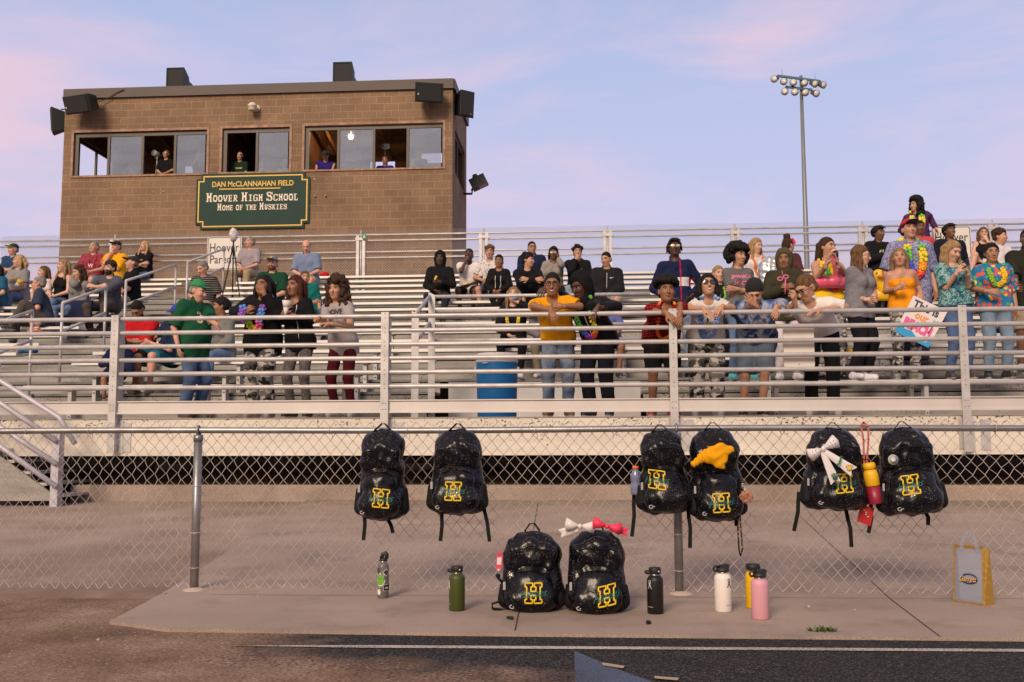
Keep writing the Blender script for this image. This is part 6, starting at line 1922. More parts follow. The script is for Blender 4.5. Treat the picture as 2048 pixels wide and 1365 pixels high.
# ---- left block
PE['stripes'] = person('older person in striped dark polo and khakis with sunglasses on the head', 405, 537, 'a', sh((.018, .017, .019), .9, 'stripe', (.22, .2, .19), loose=.026), pn((.4, .31, .2), 1.93, loose=.02), 'pink', ('short', 'grey'), dh=.16, face=-14, hyaw=-24, hp=26, bw=1.14, arms=('lap', 'side'), bx=412)
PE['plaidman'] = person('older person in plaid short sleeve shirt and khaki trousers beside the parents sign', 500, 485, 'a', sh((.55, .5, .5), .9, 'plaid', (.14, .1, .17), loose=.026, sc=2.2), pn((.33, .26, .17), 1.93, loose=.02), 'pink', ('short', 'grey'), dh=.1, face=-10, hyaw=-30, hp=-6, arms=('lap', 'lap'))
PE['beard'] = person('bearded person with glasses, grey cap and dark green polo', 545, 528, 'a', sh((.010, .055, .030), .9, loose=.026, neck='polo'), pn((.12, .13, .2), 1.93), 'pink', ('crop', 'brown'), dh=.1, bw=1.16, hat=('cap', (.16, .17, .2), 'front', (.1, .11, .13), 'H', (.6, .4, .05)), glasses='frame', beard='brown', arms=('lap', 'lap'), text=[('Hoover', .1, .37, (.5, .45, .2), .07)])
PE['balding'] = person('balding person in blue short sleeve shirt and shorts looking down at a phone', 613, 493, 'a', sh((.17, .22, .35), .9, loose=.026, neck='polo'), pn((.3, .24, .18), .9, loose=.03), 'pink', ('balding', 'brown'), dh=.16, hp=26, hyaw=4, bw=1.12, arms=('lap', 'lap'), bx=617)
PE['teal'] = person('person in teal top and jeans seated behind the long braids, face hidden', 610, 556, 'a', sh((.01, .16, .14), .9), pn(DEN, 1.95, 'denim', DEN2), 'tan', ('short', 'brown'), dh=.24, bx=630, face=24, arms=('knee', 'side'), s=.9)
PE['greytop'] = person('person with dark hair tied back in grey top and lavender cardigan, turned left', 441, 613, 'a', sh((.17, .17, .17), 1.5, neck='scoop', loose=.018), pn((.11, .17, .3), 1.93, 'denim', DEN2), 'brown', ('updo', 'black'), dh=.1, face=-24, hyaw=-62, hp=6, fem=True, arms=('lap', 'lap'), bx=448)
PE['redtee'] = person('person in red tee with white print bowing the head over crossed arms', 275, 620, 'a', sh((.48, .012, .018), .95, loose=.028), pn(BLACKC, .95, loose=.03), 'brown', ('crop', 'black'), dh=.26, hp=46, hyaw=-6, bw=1.2, arms=('cross', 'cross'), beard='black', bx=282, text=[('*tri', .09, .26, (.66, .6, .6), -.08), ('MILLS', .17, .27, (.66, .6, .6), .05)])
PE['bluecap'] = person('person in blue cap with teal shorts leaning forward behind the green jersey', 356, 628, 'a', sh((.02, .03, .07), .95), pn((.015, .11, .17), .92, loose=.03), 'pink', ('crop', 'grey'), dh=.3, face=-26, hyaw=-20, hp=20, bx=338, arms=('knee', 'knee'), hat=('cap', (.015, .045, .3), 'front', (.015, .04, .28)), shoes=(.42, .4, .38))
PE['navyboy'] = person('boy in navy hoodie with blue front sitting low behind the rail post', 240, 686, 1, sh((.012, .018, .06), 1.93, loose=.024), pn((.012, .014, .03), .95, loose=.03), 'brown', ('crop', 'black'), dh=.14, hyaw=-8, arms=('lap', 'lap'), text=None, shoes=(.6, .58, .56), s=.85)
PE['olderman'] = person('older person with glasses in dark shirt and grey trousers, legs crossed, facing left', 77, 568, 'a', sh((.035, .045, .075), .85, loose=.026), pn((.085, .07, .06), 1.93, loose=.02), 'pink', ('short', 'grey'), dh=.0, face=-58, hyaw=-70, hp=-4, glasses='frame', bw=1.12, bx=92, arms=('lap', 'lap'), legs={-1: (-.1, -.5, -.3), 1: (.05, -.52, .0)})
PE['cupwoman'] = person('blond person in grey tee holding a yellow and white cup, left edge', 38, 523, 'a', sh((.24, .23, .25), .75, loose=.024), pn(DEN, 1.93, 'denim', DEN2), 'pale', ('wavy', 'blond', .16), dh=.1, face=-12, hyaw=-34, hp=-4, fem=True, bw=1.14, arms=('lap', 'lap'), text=[('HOOVER', .2, .36, (.6, .35, .1))])
PE['goldcap'] = person('person in green and gold cap and blue polo with folded arms, upper left', 26, 500, 'a', sh((.02, .055, .12), .9, loose=.026), pn((.1, .13, .2), 1.9), 'pink', ('crop', 'grey'), dh=.08, face=-8, hyaw=-20, bw=1.14, hat=('cap', (.012, .03, .022), 'front', (.6, .36, .02), 'H', (.6, .4, .03)), arms=('cross', 'cross'))
PE['girl'] = person('young girl with long brown hair in white top between two women', 87, 545, 'a', sh((.58, .53, .52), .7), pn((.1, .12, .2), 1.9), 'pale', ('long', 'brown', .3), dh=.08, face=-12, hyaw=-34, fem=True, s=.8, arms=('lap', 'lap'))
PE['blacktank'] = person('blond person in black tank top and jeans, arms forward, by the young girl', 126, 532, 'a', sh(BLACKC, 0, neck='tank'), pn(DEN, 1.93, 'denim', DEN2), 'pale', ('long', 'dirty', .26), dh=.12, face=-14, hyaw=-30, fem=True, arms=('lap', 'lap'))
PE['hoodie'] = person('person with dark wavy hair in grey hoodie resting the cheek on a hand', 157, 545, 'a', sh((.21, .205, .21), 1.93, loose=.026), pn((.11, .16, .26), 1.93, 'denim', DEN2), 'pale', ('wavy', 'dbrown', .28), dh=.2, face=-14, hyaw=-36, hp=14, fem=True, arms=('cheek', 'lap'))
PE['maroon'] = person('grey haired person in maroon patterned shirt and shorts on a high row', 188, 495, 'a', sh((.2, .012, .03), .92, 'leaf', (.3, .06, .08), loose=.03), pn((.2, .17, .14), .9, loose=.03), 'pink', ('short', 'grey'), dh=.08, hyaw=-8, hp=-6, bw=1.14, arms=('knee', 'knee'), text=[('W', .12, .3, (.66, .6, .58))])
PE['yellowtee'] = person('person in bright yellow tee and dark cap, hand over the mouth', 232, 494, 'a', sh((.74, .36, .012), .9, loose=.026), pn((.07, .13, .2), 1.9, 'denim', DEN2), 'pink', ('crop', 'brown'), dh=.1, face=-8, hyaw=-10, bw=1.16, hat=('cap', (.014, .016, .018), 'front', (.014, .016, .018), 'H', (.6, .45, .05)), arms=('mouth', 'cross'), text=[('HAWK', .17, .3, (.05, .08, .03))])
PE['armscrossed'] = person('blond person in black tee with folded arms beside the yellow tee', 289, 493, 'a', sh(BLACKC, .85, loose=.022), pn(DEN, 1.93, 'denim', DEN2), 'pale', ('long', 'blond', .22), dh=.06, face=-12, hyaw=-14, hp=-12, fem=True, bw=1.1, arms=('cross', 'cross'), text=[('Hoover', .16, .36, (.5, .4, .05))])
PE['checked'] = person('person in dark checked shirt and brown trousers, arms folded on knees', 220, 537, 'a', sh((.025, .028, .05), 1.1, 'plaid', (.12, .12, .15), loose=.024, sc=2), pn((.075, .06, .05), 1.9, loose=.018), 'pale', ('quiff', 'dbrown'), dh=.2, face=-4, hyaw=-16, arms=('kneehug', 'kneehug'), beard='dbrown', shoes=(.03, .015, .015))
PE['blackcap'] = person('person in black tee and black cap turned left with clasped hands', 264, 527, 'a', sh(BLACKC, .85, loose=.026), pn((.3, .28, .27), 1.9), 'pink', ('crop', 'brown'), dh=.06, face=-50, hyaw=-50, hp=-8, bw=1.1, hat=('cap', (.012, .012, .014), 'front', (.012, .012, .014)), arms=('lap', 'lap'))
PE['edgeleft'] = person('person in blue and black top cut off by the left photo edge', -8, 540, 'a', sh((.02, .1, .18), .8, loose=.026), pn((.05, .05, .07), 1.9), 'pale', ('long', 'dbrown', .3), dh=.06, fem=True, bw=1.1, arms=('lap', 'lap'))
# ---- in the press box
PBG = 'people inside the press box'
def pb(label, hx, hy, shirt, **k):
    kw = dict(yy=YB + k.pop('Y', .52), stool='auto', group=PBG, shoes=None, dh=.05, res=.017)
    kw.update(k)
    return person(label, hx, hy, -1, shirt, None, kw.pop('skin', 'tan'), kw.pop('hair', ('crop', 'brown')), 'sit', **kw)
pb('person in black polo and mirrored sunglasses beside a camera in the press box', 333, 309, sh(BLACKC, .9, neck='polo'), glasses='mirror', hyaw=-14, hp=-8, arms=('lap', 'lap'))
pb('bald person behind the left press box glass with an arm raised to the head', 263, 333, sh((.16, .16, .17), .9), hair=('bald', 'grey'), arms=('cheek', 'lap'), hyaw=-6)
pb('person behind press box glass raising binoculars with both hands', 398, 309, sh((.03, .05, .05), .9), arms=('mouth', 'mouth'), hyaw=6)
pb('bald person in dark green tee at the middle press box window', 480, 313, sh((.010, .03, .02), .9), hair=('bald', 'grey'), belly=.05, text=[('HUSKIES', .2, .33, (.6, .55, .1))])
pb('person in cap behind the glass of the middle press box window', 527, 327, sh((.3, .3, .3), .9), hat=('cap', (.3, .25, .15)))
pb('balding person in white shirt at the edge of the middle press box window', 569, 327, sh((.6, .58, .58), .9), hair=('balding', 'grey'), hyaw=-40)
pb('person in purple polo and black cap bowing over the press box counter', 651, 312, sh((.03, .018, .17), .9), hat=('cap', (.01, .01, .012)), hp=40, dh=.25, arms=({'e': (634, 332, 26.85), 't': (632, 345, 26.75)}, {'e': (668, 330, 26.85), 't': (664, 345, 26.75)}), bw=1.1)
pb('person standing behind reflecting glass in the right press box window', 710, 294, sh((.12, .12, .16), .9), Y=.62, arms=('cross', 'cross'), bw=1.1)
pb('person in purple polo behind a phone on a tripod in the press box', 770, 321, sh((.03, .018, .17), .9), Y=.62, bw=1.1, arms=('side', 'side'))
pb('person at the right end of the press box behind glass', 838, 308, sh((.25, .22, .22), .9), Y=.7)
for q in PSTAT:
    if q[2] < .86 or q[2] > 1.1 or abs(q[3] - 1) > .12:
        print('PSTAT', q)
# ================================================================ backpacks
def sparkle():
    m, t, b = new_mat('glitter_vinyl')
    v = tex(t, 'ShaderNodeTexVoronoi', 330)
    hs_ = nn(t, 'ShaderNodeSeparateColor'); t.links.new(v.outputs['Color'], hs_.inputs[0])
    fl = rampn(t, hs_.outputs[0], [(.974, (0, 0, 0)), (.98, (1, 1, 1))])
    n = tex(t, 'ShaderNodeTexNoise', 7, detail=3)
    zone = rampn(t, n.outputs[0], [(.42, (.1, .1, .1)), (.7, (1, 1, 1))])
    f = mixc(t, 1.0, fl, zone, 'MULTIPLY')
    t.links.new(mixc(t, f, (.004, .004, .007), (.6, .48, .38)), b.inputs['Base Color'])
    t.links.new(f, b.inputs['Metallic'])
    b.inputs['Roughness'].default_value = .26
    b.inputs['Specular IOR Level'].default_value = .3
    n2 = tex(t, 'ShaderNodeTexNoise', 14, detail=5)
    bumpn(t, b, n2.outputs[0], .4, .02)
    return m
GLIT = sparkle()
NYL = M((.006, .006, .008), .6, bump=.4, bscale=200, spec=.25, name='nylon')
WEB = M((.008, .008, .009), .8, spec=.2, bump=.3, bscale=300)
MESHP = M((.012, .012, .013), .85, bump=.8, bscale=260, spec=.2)
HYEL = M((.82, .56, .015), .6, bump=.4, bscale=500)
HGRN = M((.014, .16, .12), .6)
WTAG = M((.5, .48, .5), .6)
HPOLY = [(-1, 1), (-.1, 1), (-.1, .62), (-.3, .62), (-.3, .2), (.3, .2), (.3, .62), (.1, .62), (.1, 1), (1, 1), (1, .62), (.8, .62), (.8, -.62), (1, -.62), (1, -1), (.1, -1), (.1, -.62), (.3, -.62), (.3, -.2), (-.3, -.2), (-.3, -.62), (-.1, -.62), (-.1, -1), (-1, -1), (-1, -.62), (-.8, -.62), (-.8, .62), (-1, .62)]
BAGG = 'matching black glitter backpacks'
def ribbon(mb, pts, wd, th=.0022, mat=0, side=(1, 0, 0)):
    for a, b_ in zip(pts[:-1], pts[1:]):
        a, b_ = Vector(a), Vector(b_); d = (b_ - a); L_ = d.length / 2; d.normalize()
        s_ = Vector(side); s_ = (s_ - d * s_.dot(d)).normalized(); n_ = s_.cross(d)
        mb.obox((a + b_) / 2, s_ * wd / 2, d * (L_ + .002), n_ * th / 2, mat)
def backpack(label, px, pt, pb_, wpx, tilt, emb, Yc=None, straps=(), seed=1, open_top=0.0, taper=.74, ground=False, skew=0, mk=None, sag=0.0, yaw=0.0):
    if ground:
        g = G(px, pb_ - 8); Yc = g.y
    top, bot = P(px, pt, Yc), P(px, pb_, Yc)
    H = (top.z - bot.z); Wd = P(px + wpx / 2, pb_, Yc).x - P(px - wpx / 2, pb_, Yc).x
    e = empty('backpack', (bot.x, Yc, bot.z), R(yaw)); tag(e, label, 'backpack', BAGG)
    tr = R(tilt)
    def T(x, y, z):                         # local point; z from 0 at the bottom to H at the top; tilt turns about the top
        if ground:
            return np.array([x + z * math.tan(tr), y + z * .12, z])
        zz = z - H
        return np.array([x * math.cos(tr) - zz * math.sin(tr) * -1 * -1, y, H + x * math.sin(tr) * 1 + zz * math.cos(tr)]) if False else np.array([x * math.cos(tr) - zz * math.sin(tr), y, H + x * math.sin(tr) + zz * math.cos(tr)])
    rs = random.Random(seed)
    ph = [rs.uniform(0, 6) for _ in range(8)]
    wr = lambda amp: (lambda X, Y_, Z: amp * (np.sin(38 * Z + 14 * X + 4 * np.sin(20 * X + ph[0]) + ph[1]) * np.sin(22 * X + ph[2]) + .7 * np.sin(60 * (Z + .7 * X) + ph[3]) * np.sin(17 * Z + ph[4]) + .8 * (np.abs(np.sin(24 * (Z - .8 * X) + 2.5 * np.sin(15 * X + ph[5]) + ph[6])) - .6)))
    h = .0065
    hw = Wd / 2
    D = SDF(h)
    for sg in (-1, 1):
        D.cap(T(sg * (hw - .075), 0, .08), T(sg * (hw * taper - .065), .01, H - .15), .075, .066, .04)
    D.cap(T(0, -.01, .075), T(0, 0, H - .12), .078, .075, .05)
    D.cap(T(-hw * taper * .5, .01, H - .13), T(hw * taper * .5, .01, H - .13), .07, None, .04)
    D.cap(T(-hw * .25, .015, H - .085), T(hw * .25, .015, H - .085), .055, None, .04)
    D.noise = wr(.0042)
    if ground: D.planes.append((T(0, 0, .0), np.array([0, 0, -1.])))
    V, Q = D.mesh(); np_mesh('body', [(V, Q, 0)], [GLIT], e)
    bv_all = [(V, Q)]
    D = SDF(h)                              # lower front pocket
    pz0, pz1 = .03, H * .47
    for sg in (-1, 1):
        D.cap(T(sg * (hw - .1), -.075, pz0 + .055), T(sg * (hw * .92 - .105), -.07, pz1 - .045), .058, .045, .05)
    D.cap(T(-hw * .45, -.085, pz0 + .06), T(hw * .45, -.085, pz0 + .06), .055, None, .03)
    D.cap(T(0, -.078, pz0 + .05), T(0, -.07, pz1 - .035), .062, .048, .06)
    for sg in (-1, 1): D.cap(T(sg * hw * .38, -.068, pz1 - .045), T(0, -.068, pz1 - .038), .04, None, .03)
    D.noise = wr(.0026)
    if ground: D.planes.append((T(0, 0, .004), np.array([0, 0, -1.])))
    V, Q = D.mesh(); fp = np_mesh('front_pocket', [(V, Q, 0)], [GLIT], e); bv = BVHTree.FromPolygons(V.tolist(), Q.tolist())
    D = SDF(h)                              # upper front pocket, smooth and domed
    uz = H * .60
    D.ell(T(.008 * (seed % 3 - 1), -.05, uz + .02), np.array([hw * .62, .046, H * .14]), k=.02)
    for sg in (-1, 1): D.cap(T(sg * hw * .5, -.05, uz + .06), T(0, -.055, uz + .085), .03, .034, .04); D.cap(T(sg * hw * .55, -.045, uz - .02), T(sg * hw * .5, -.05, uz + .05), .03, None, .03)
    D.noise = wr(.005)
    V, Q = D.mesh(); up_ = np_mesh('upper_pocket', [(V, Q, 0)], [GLIT], e); bu = BVHTree.FromPolygons(V.tolist(), Q.tolist())
    def onto(tree, x, z, off=.003, dflt=-.16):
        p = T(x, 0, z); hit = tree.ray_cast(Vector((p[0], -.6, p[2])), Vector((0, 1, 0)), 1.0)
        y = hit[0].y if hit[0] is not None else dflt
        return Vector((p[0], y - off, p[2]))
    # seams and zips
    mb = MB()
    arc = [(-hw * .72, .05), (-hw * .74, pz1 * .55), (-hw * .62, pz1 - .02), (0, pz1 - .012), (hw * .62, pz1 - .02), (hw * .74, pz1 * .55), (hw * .72, .05), (0, .03)]
    mb.tube([onto(bv, x, z, .001, -.05) for x, z in arc], .0032, 5, closed=True)
    zp = [(-hw * .56 + hw * 1.12 * q / 8, uz + .06 + .012 * math.sin(PI * q / 8)) for q in range(9)]
    mb.tube([onto(bu, x, z, .001, -.08) for x, z in zp], .0034, 5)
    for sg in (-1, 1):
        mb.tube([T(sg * (hw - .055 - .0 * q), -.06 + .008 * q, .1 + (H - .26) * q / 5) + np.array([-sg * (1 - taper) * hw * q / 5 * .8, 0, 0]) for q in range(6)], .004, 5)
    mb.build('zip', WEB, e)
    # top mesh panel and handle
    D = SDF(.007); D.ell(T(0, -.035, H - .13), np.array([hw * .42, .045, .06 + open_top * .02]), k=.01); D.noise = wr(.002); V, Q = D.mesh(); np_mesh('top_panel', [(V, Q, 0)], [MESHP], e)
    mb = MB(); hp_ = [T(-.042, .02, H - .065), T(-.036, .02, H - .02), T(-.012, .02, H + .012), T(.012, .02, H + .012), T(.036, .02, H - .02), T(.042, .02, H - .065)]
    if not ground:
        hp_ = [T(-.075, -.02, H - .08), T(-.045, .0, H - .03), T(-.01, .015, H + .005), T(.01, .015, H + .005), T(.045, .0, H - .03), T(.075, -.02, H - .08)]
    ribbon(mb, hp_, .024, .004, side=(.2, 1, 0)); mb.build('handle', WEB, e)
    # side pockets
    for sg in (-1, 1):
        D = SDF(.007); D.cap(T(sg * (hw - .035), -.01, .07), T(sg * (hw - .04), -.01, H * .3), .045, .04, .02, ); D.planes.append((T(0, 0, H * .34), T(0, 0, 1) - T(0, 0, 0)))
        if ground: D.planes.append((T(0, 0, .004), np.array([0, 0, -1.])))
        V, Q = D.mesh(); np_mesh('side_pocket', [(V, Q, 0)], [NYL], e)
    # embroidered letter
    ex, ey = emb
    q = P(ex, ey, Yc - .13) - Vector((bot.x, Yc, bot.z))
    ex0, ez0 = q.x, q.z
    k = .0435 * (1.0 if not ground else .96)
    er = tr * (.6 if not ground else -.3)
    def ep(x, y, off):
        xx, yy_ = x, y + skew * x
        X_, Z_ = ex0 + (xx * math.cos(er) - yy_ * math.sin(er)), ez0 + (xx * math.sin(er) + yy_ * math.cos(er))
        hit = bv.ray_cast(Vector((X_, -.6, Z_)), Vector((0, 1, 0)), 1.0)
        y_ = hit[0].y if hit[0] is not None else -.14
        return Vector((X_, y_ - off, Z_))
    mb = MB()
    pp = [(x * k, z * k * 1.12) for x, z in HPOLY]
    fine = []
    for a, b_ in zip(pp, pp[1:] + pp[:1]):
        for i in range(3):
            t_ = i / 3; fine.append((a[0] + (b_[0] - a[0]) * t_, a[1] + (b_[1] - a[1]) * t_))
    mb.tube([ep(x, z,   .002) for x, z in fine], .0043, 5, closed=True)
    mb.build('letter', HYEL, e)
    mb = MB(); v, f, sz = text_geo('Huskies', -.004, .5)
    mb.add([ep(x / sz[0] * .135, z / sz[1] * .035 + x / sz[0] * .012, .0065) for x, z in v.tolist()], f)
    mb.build('script', HGRN, e)
    # maker's curl low on the left and a white side tag
    mb = MB(); mx_, mz = (-hw * .72, .035) if mk is None else mk
    c0 = np.array(onto(bv, -hw * .55, .05, .004))
    mb.tube([c0 + np.array([.014 * math.cos(a) , -.0 - .004 * 0, .009 * math.sin(a)]) for a in [R(30 + 33 * i) for i in range(9)]] + [c0 + np.array([.002, 0, -.001]), c0 + np.array([.018, 0, .002])], .0024, 5)
    mb.build('maker_mark', WTAG, e)
    mb = MB(); mb.obox(T(-hw + .028, -.062, H * .33), (.006, .003, 0), (0, .001, 0), (0, 0, .02)); mb.build('side_tag', WTAG, e)
    # loose strap ends
    for (sx, sy, x1, y1) in straps:
        a = P(sx, sy, Yc + .03) - Vector((bot.x, Yc, bot.z)); b_ = P(x1, y1, Yc + .0) - Vector((bot.x, Yc, bot.z))
        m_ = (a + b_) / 2 + Vector((.006, -.01, 0))
        mb = MB(); ribbon(mb, [a, a * .5 + m_ * .5 + Vector((-.002, 0, 0)), m_, b_], .021, .003); mb.build('strap', WEB, e)
    return dict(e=e, T=T, H=H, W=Wd, bot=bot, Yc=Yc, bv=bv)
YHG = YFE - .125
b1 = backpack('black glitter backpack hanging alone furthest left on the fence', 764, 850, 1040, 104, 0, (763, 997), YHG, ((730, 1020, 727, 1080), (775, 1035, 786, 1066)), 1, taper=.72, skew=-.1)
b2 = backpack('black glitter backpack with domed pocket, second hanging from the left, between two fence posts', 915, 850, 1030, 118, 0, (907, 983), YHG, ((884, 1020, 881, 1082), (966, 1005, 979, 1083)), 2, taper=.74, skew=-.03)
b3 = backpack('black glitter backpack hanging on the post with an orange capped bottle in its side', 1323, 852, 1028, 112, 3, (1314, 960), YHG, ((1268, 990, 1264, 1073),), 3, taper=.6, skew=-.16)
b4 = backpack('black backpack with an open top and a yellow cloth spilling out', 1430, 848, 1042, 112, 2, (1442, 1006), YHG, ((1376, 1015, 1380, 1096), (1466, 1025, 1473, 1052)), 4, open_top=1, taper=.8, skew=.05)
b5 = backpack('black backpack with a big white dotted bow on its front', 1672, 848, 1022, 134, -1, (1688, 967), YHG, ((1598, 985, 1588, 1062), (1692, 1020, 1703, 1094)), 5, taper=.72, skew=.1)
b6 = backpack('black backpack furthest right on the fence with a round pale button', 1812, 846, 1032, 138, 4, (1821, 970), YHG, ((1742, 1010, 1737, 1066), (1850, 1020, 1856, 1050)), 6, taper=.66, skew=.1)
g1 = backpack('black backpack standing on the pavement with a pink sanitizer on its side', 1064, 1055, 1227, 130, 0, (1067, 1187), None, (), 7, ground=True, taper=.86)
g2 = backpack('black backpack standing on the pavement under a white and a pink bow', 1194, 1052, 1230, 126, 0, (1214, 1192), None, (), 8, ground=True, taper=.84, skew=.2)
mb = MB(); q = G(1000, 1215); a = g1['bot']
pts = [P(1010, 1200, g1['Yc']), P(985, 1208, g1['Yc'] - .04), P(984, 1217, g1['Yc'] - .05), P(1012, 1222, g1['Yc'] - .03), P(1032, 1223, g1['Yc'] - .02)]
ribbon(mb, [p - Vector(g1['e'].location) for p in pts], .022, .003, side=(.1, 1, .2)); mb.build('strap', WEB, g1['e'])

# ---- what hangs from them
def bow(name, label, c, col, s, tails, spots=None, rz=0.0, extra_mats=(), deco=None):
    e = empty(name, c); tag(e, label, 'bow', 'cheer bows on the backpacks'); rot = Matrix.Rotation(rz, 3, 'Y')
    m = M(col, .55, bump=.2, bscale=300)
    def V3(x, y, z): return tuple(rot @ Vector((x * s, y * s, z * s)))
    for sg in (-1, 1):
        mb = MB()
        top_ = [V3(sg * .1, .0, .1), V3(sg * 1.0, -.25, .52), V3(sg * 1.12, -.3, .05), V3(sg * 1.0, -.2, -.42), V3(sg * .1, .0, -.1)]
        bk = [V3(sg * .1, .12, .1), V3(sg * 1.0, .28, .5), V3(sg * 1.12, .05, .05), V3(sg * 1.0, .25, -.4), V3(sg * .1, .12, -.1)]
        mid = [V3(sg * .55, -.34, .3), V3(sg * .6, -.42, 0), V3(sg * .55, -.3, -.26)]
        vs = top_ + bk + mid
        fs = [(0, 1, 10), (0, 10, 11), (0, 11, 4), (4, 11, 12), (4, 12, 3), (1, 2, 10), (10, 2, 11), (11, 2, 12), (12, 2, 3), (5, 9, 8, 6), (6, 8, 7), (1, 6, 7, 2), (2, 7, 8, 3), (0, 5, 6, 1), (3, 8, 9, 4)]
        mb.add(vs, [f if sg > 0 else f[::-1] for f in fs], 0, True); lo_ = mb.build('loop', m, e)
        if spots:
            mb = MB()
            for i in range(9):
                x, z = .35 + .22 * (i % 3), (-.22 + .22 * (i // 3)) * (.6 + .22 * (i % 3)); mb.ball(V3(sg * x, -.46 + .1 * abs(z), z), .035 * s, 5)
            mb.build('stud', M(spots, .5), lo_)
    mb = MB(); mb.ball((0, -.12 * s, 0), .17 * s, 8, 0, (1, 1, 1.2)); mb.build('knot', m, e)
    for pts in tails:
        mb = MB(); a, b_, w0, w1 = pts
        a, b_ = Vector(a) * s, Vector(b_) * s; d = (b_ - a).normalized(); sd = Vector((d.z, 0, -d.x))
        vs = [a - sd * w0 * s / 2, a + sd * w0 * s / 2, b_ + sd * w1 * s / 2, b_ - d * .18 * s, b_ - sd * w1 * s / 2, (a + b_) / 2 + Vector((0, -.08 * s, 0))]
        vs = [Vector(v) for v in vs]; back_ = [v + Vector((0, .012, 0)) for v in vs]
        fs = [(0, 1, 5), (1, 2, 5), (2, 3, 5), (3, 4, 5), (4, 0, 5)]
        mb.add(vs + back_, fs + [tuple(i + 6 for i in f[::-1]) for f in fs] + [(1, 0, 6, 7), (2, 1, 7, 8), (3, 2, 8, 9), (4, 3, 9, 10), (0, 4, 10, 6)]); mb.build('tail', m, e)
    if deco: deco(e, s)
    return e
def jdeco(e, s):
    mb = MB(); put_text(mb, 'J', (.072, -.035, -.062), (.9, 0, -.3), (.3, 0, .9), height=.056, bold=.05, off=(0, -.006, 0)); mb.build('letter', M((.02, .16, .04), .6), e)
    for c, col in (((.128, -.02, -.105), (.65, .42, .02)), ((.052, -.024, -.15), (.015, .1, .05))):
        mb = MB(); mb.ball(c, .014, 6, 0, (1.1, .3, .9))
        for i in range(4):
            a = R(40 + 33 * i); mb.ball(Vector(c) + Vector((.021 * math.cos(a), 0, .02 * math.sin(a))), .0055, 5, 0, (1, .4, 1))
        mb.build('paw_mark', M(col, .6), e)
bow('bow', 'white bow with dark studs and a green letter J on a hanging backpack', P(1646, 898, YHG - .21), (.68, .64, .66), .078, [((0, -.1, -.1), (1.95, -.2, -1.55), .3, .75), ((-.1, -.05, -.1), (.75, -.15, -2.3), .3, .7)], spots=(.05, .05, .1), rz=R(-28), deco=jdeco)
bow('bow', 'plain white bow on top of the right standing backpack', P(1160, 1053, g2['Yc'] - .02), (.66, .6, .6), .07, [((-.2, 0, -.1), (-1.5, .1, -.55), .5, .6)], rz=R(6))
bow('bow', 'hot pink bow on top of the right standing backpack', P(1214, 1053, g2['Yc'] - .03), (.72, .035, .09), .068, [((.2, 0, -.1), (1.6, .1, -.45), .5, .6)], rz=R(14))
# yellow cloth
D = SDF(.006)
def Q4(x, y, dy=0): return np.array(P(x, y, YHG - .17 + dy))
for a, b_, r1, r2 in (((1388, 928), (1405, 915), .018, .022), ((1405, 915), (1440, 900), .022, .03), ((1412, 912), (1447, 935), .03, .012), ((1440, 896), (1462, 900), .025, .018), ((1425, 905), (1440, 930), .03, .02), ((1420, 912), (1446, 915), .035, .03)):
    D.cap(Q4(*a), Q4(*b_), r1, r2, .02)
D.noise = lambda X, Y_, Z: .007 * np.abs(np.sin(48 * X + 60 * Z + 3 * np.sin(30 * X))) - .004
V, Q = D.mesh(); V = V * np.array([1, .75, 1]) + np.array([0, .25 * (YHG - .17), 0])
c_ = V.mean(0); o = np_mesh('yellow_cloth', [(V - c_, Q, 0)], [cloth('plain', (.72, .33, .008))]); o.location = c_; tag(o, 'crumpled yellow cloth spilling over the open backpack', 'cloth')
# pompom, key clip and cord
e = empty('pompom_keyring', P(1493, 993, YHG - .08)); tag(e, 'fluffy peach pompom keyring beside the open backpack', 'keyring')
mb = MB(); rs = random.Random(4)
for i in range(420):
    v = Vector((rs.gauss(0, 1), rs.gauss(0, 1), rs.gauss(0, 1))).normalized(); mb.tube([v * .012, v * rs.uniform(.03, .042) + Vector((0, 0, -.004))], [.0035, .001], 3, caps=False)
mb.build('pompom', M((.62, .33, .24), .9), e)
mb = MB(); mb.tube([(-.012 + .012 * math.cos(a), 0, .055 + .016 * math.sin(a)) for a in [2 * PI * i / 12 for i in range(12)]], .0022, 5, closed=True); mb.tube([(-.012, 0, .04), (-.005, 0, .02)], .005, 6); mb.build('ring', M((.5, .48, .46), .3, .9), e)
e = empty('lanyard', P(1481, 1020, YHG - .02)); tag(e, 'dark patterned lanyard loop hanging under the pompom', 'lanyard')
mb = MB(); o_ = Vector(e.location); ribbon(mb, [P(x, y, YHG - .02) - o_ for x, y in ((1477, 1015), (1476, 1060), (1478, 1100), (1481, 1112), (1485, 1098), (1482, 1060), (1479, 1018))], .009, .002); mb.build('cord', cloth('spots', (.03, .025, .02), (.4, .28, .2), 2.5), e)
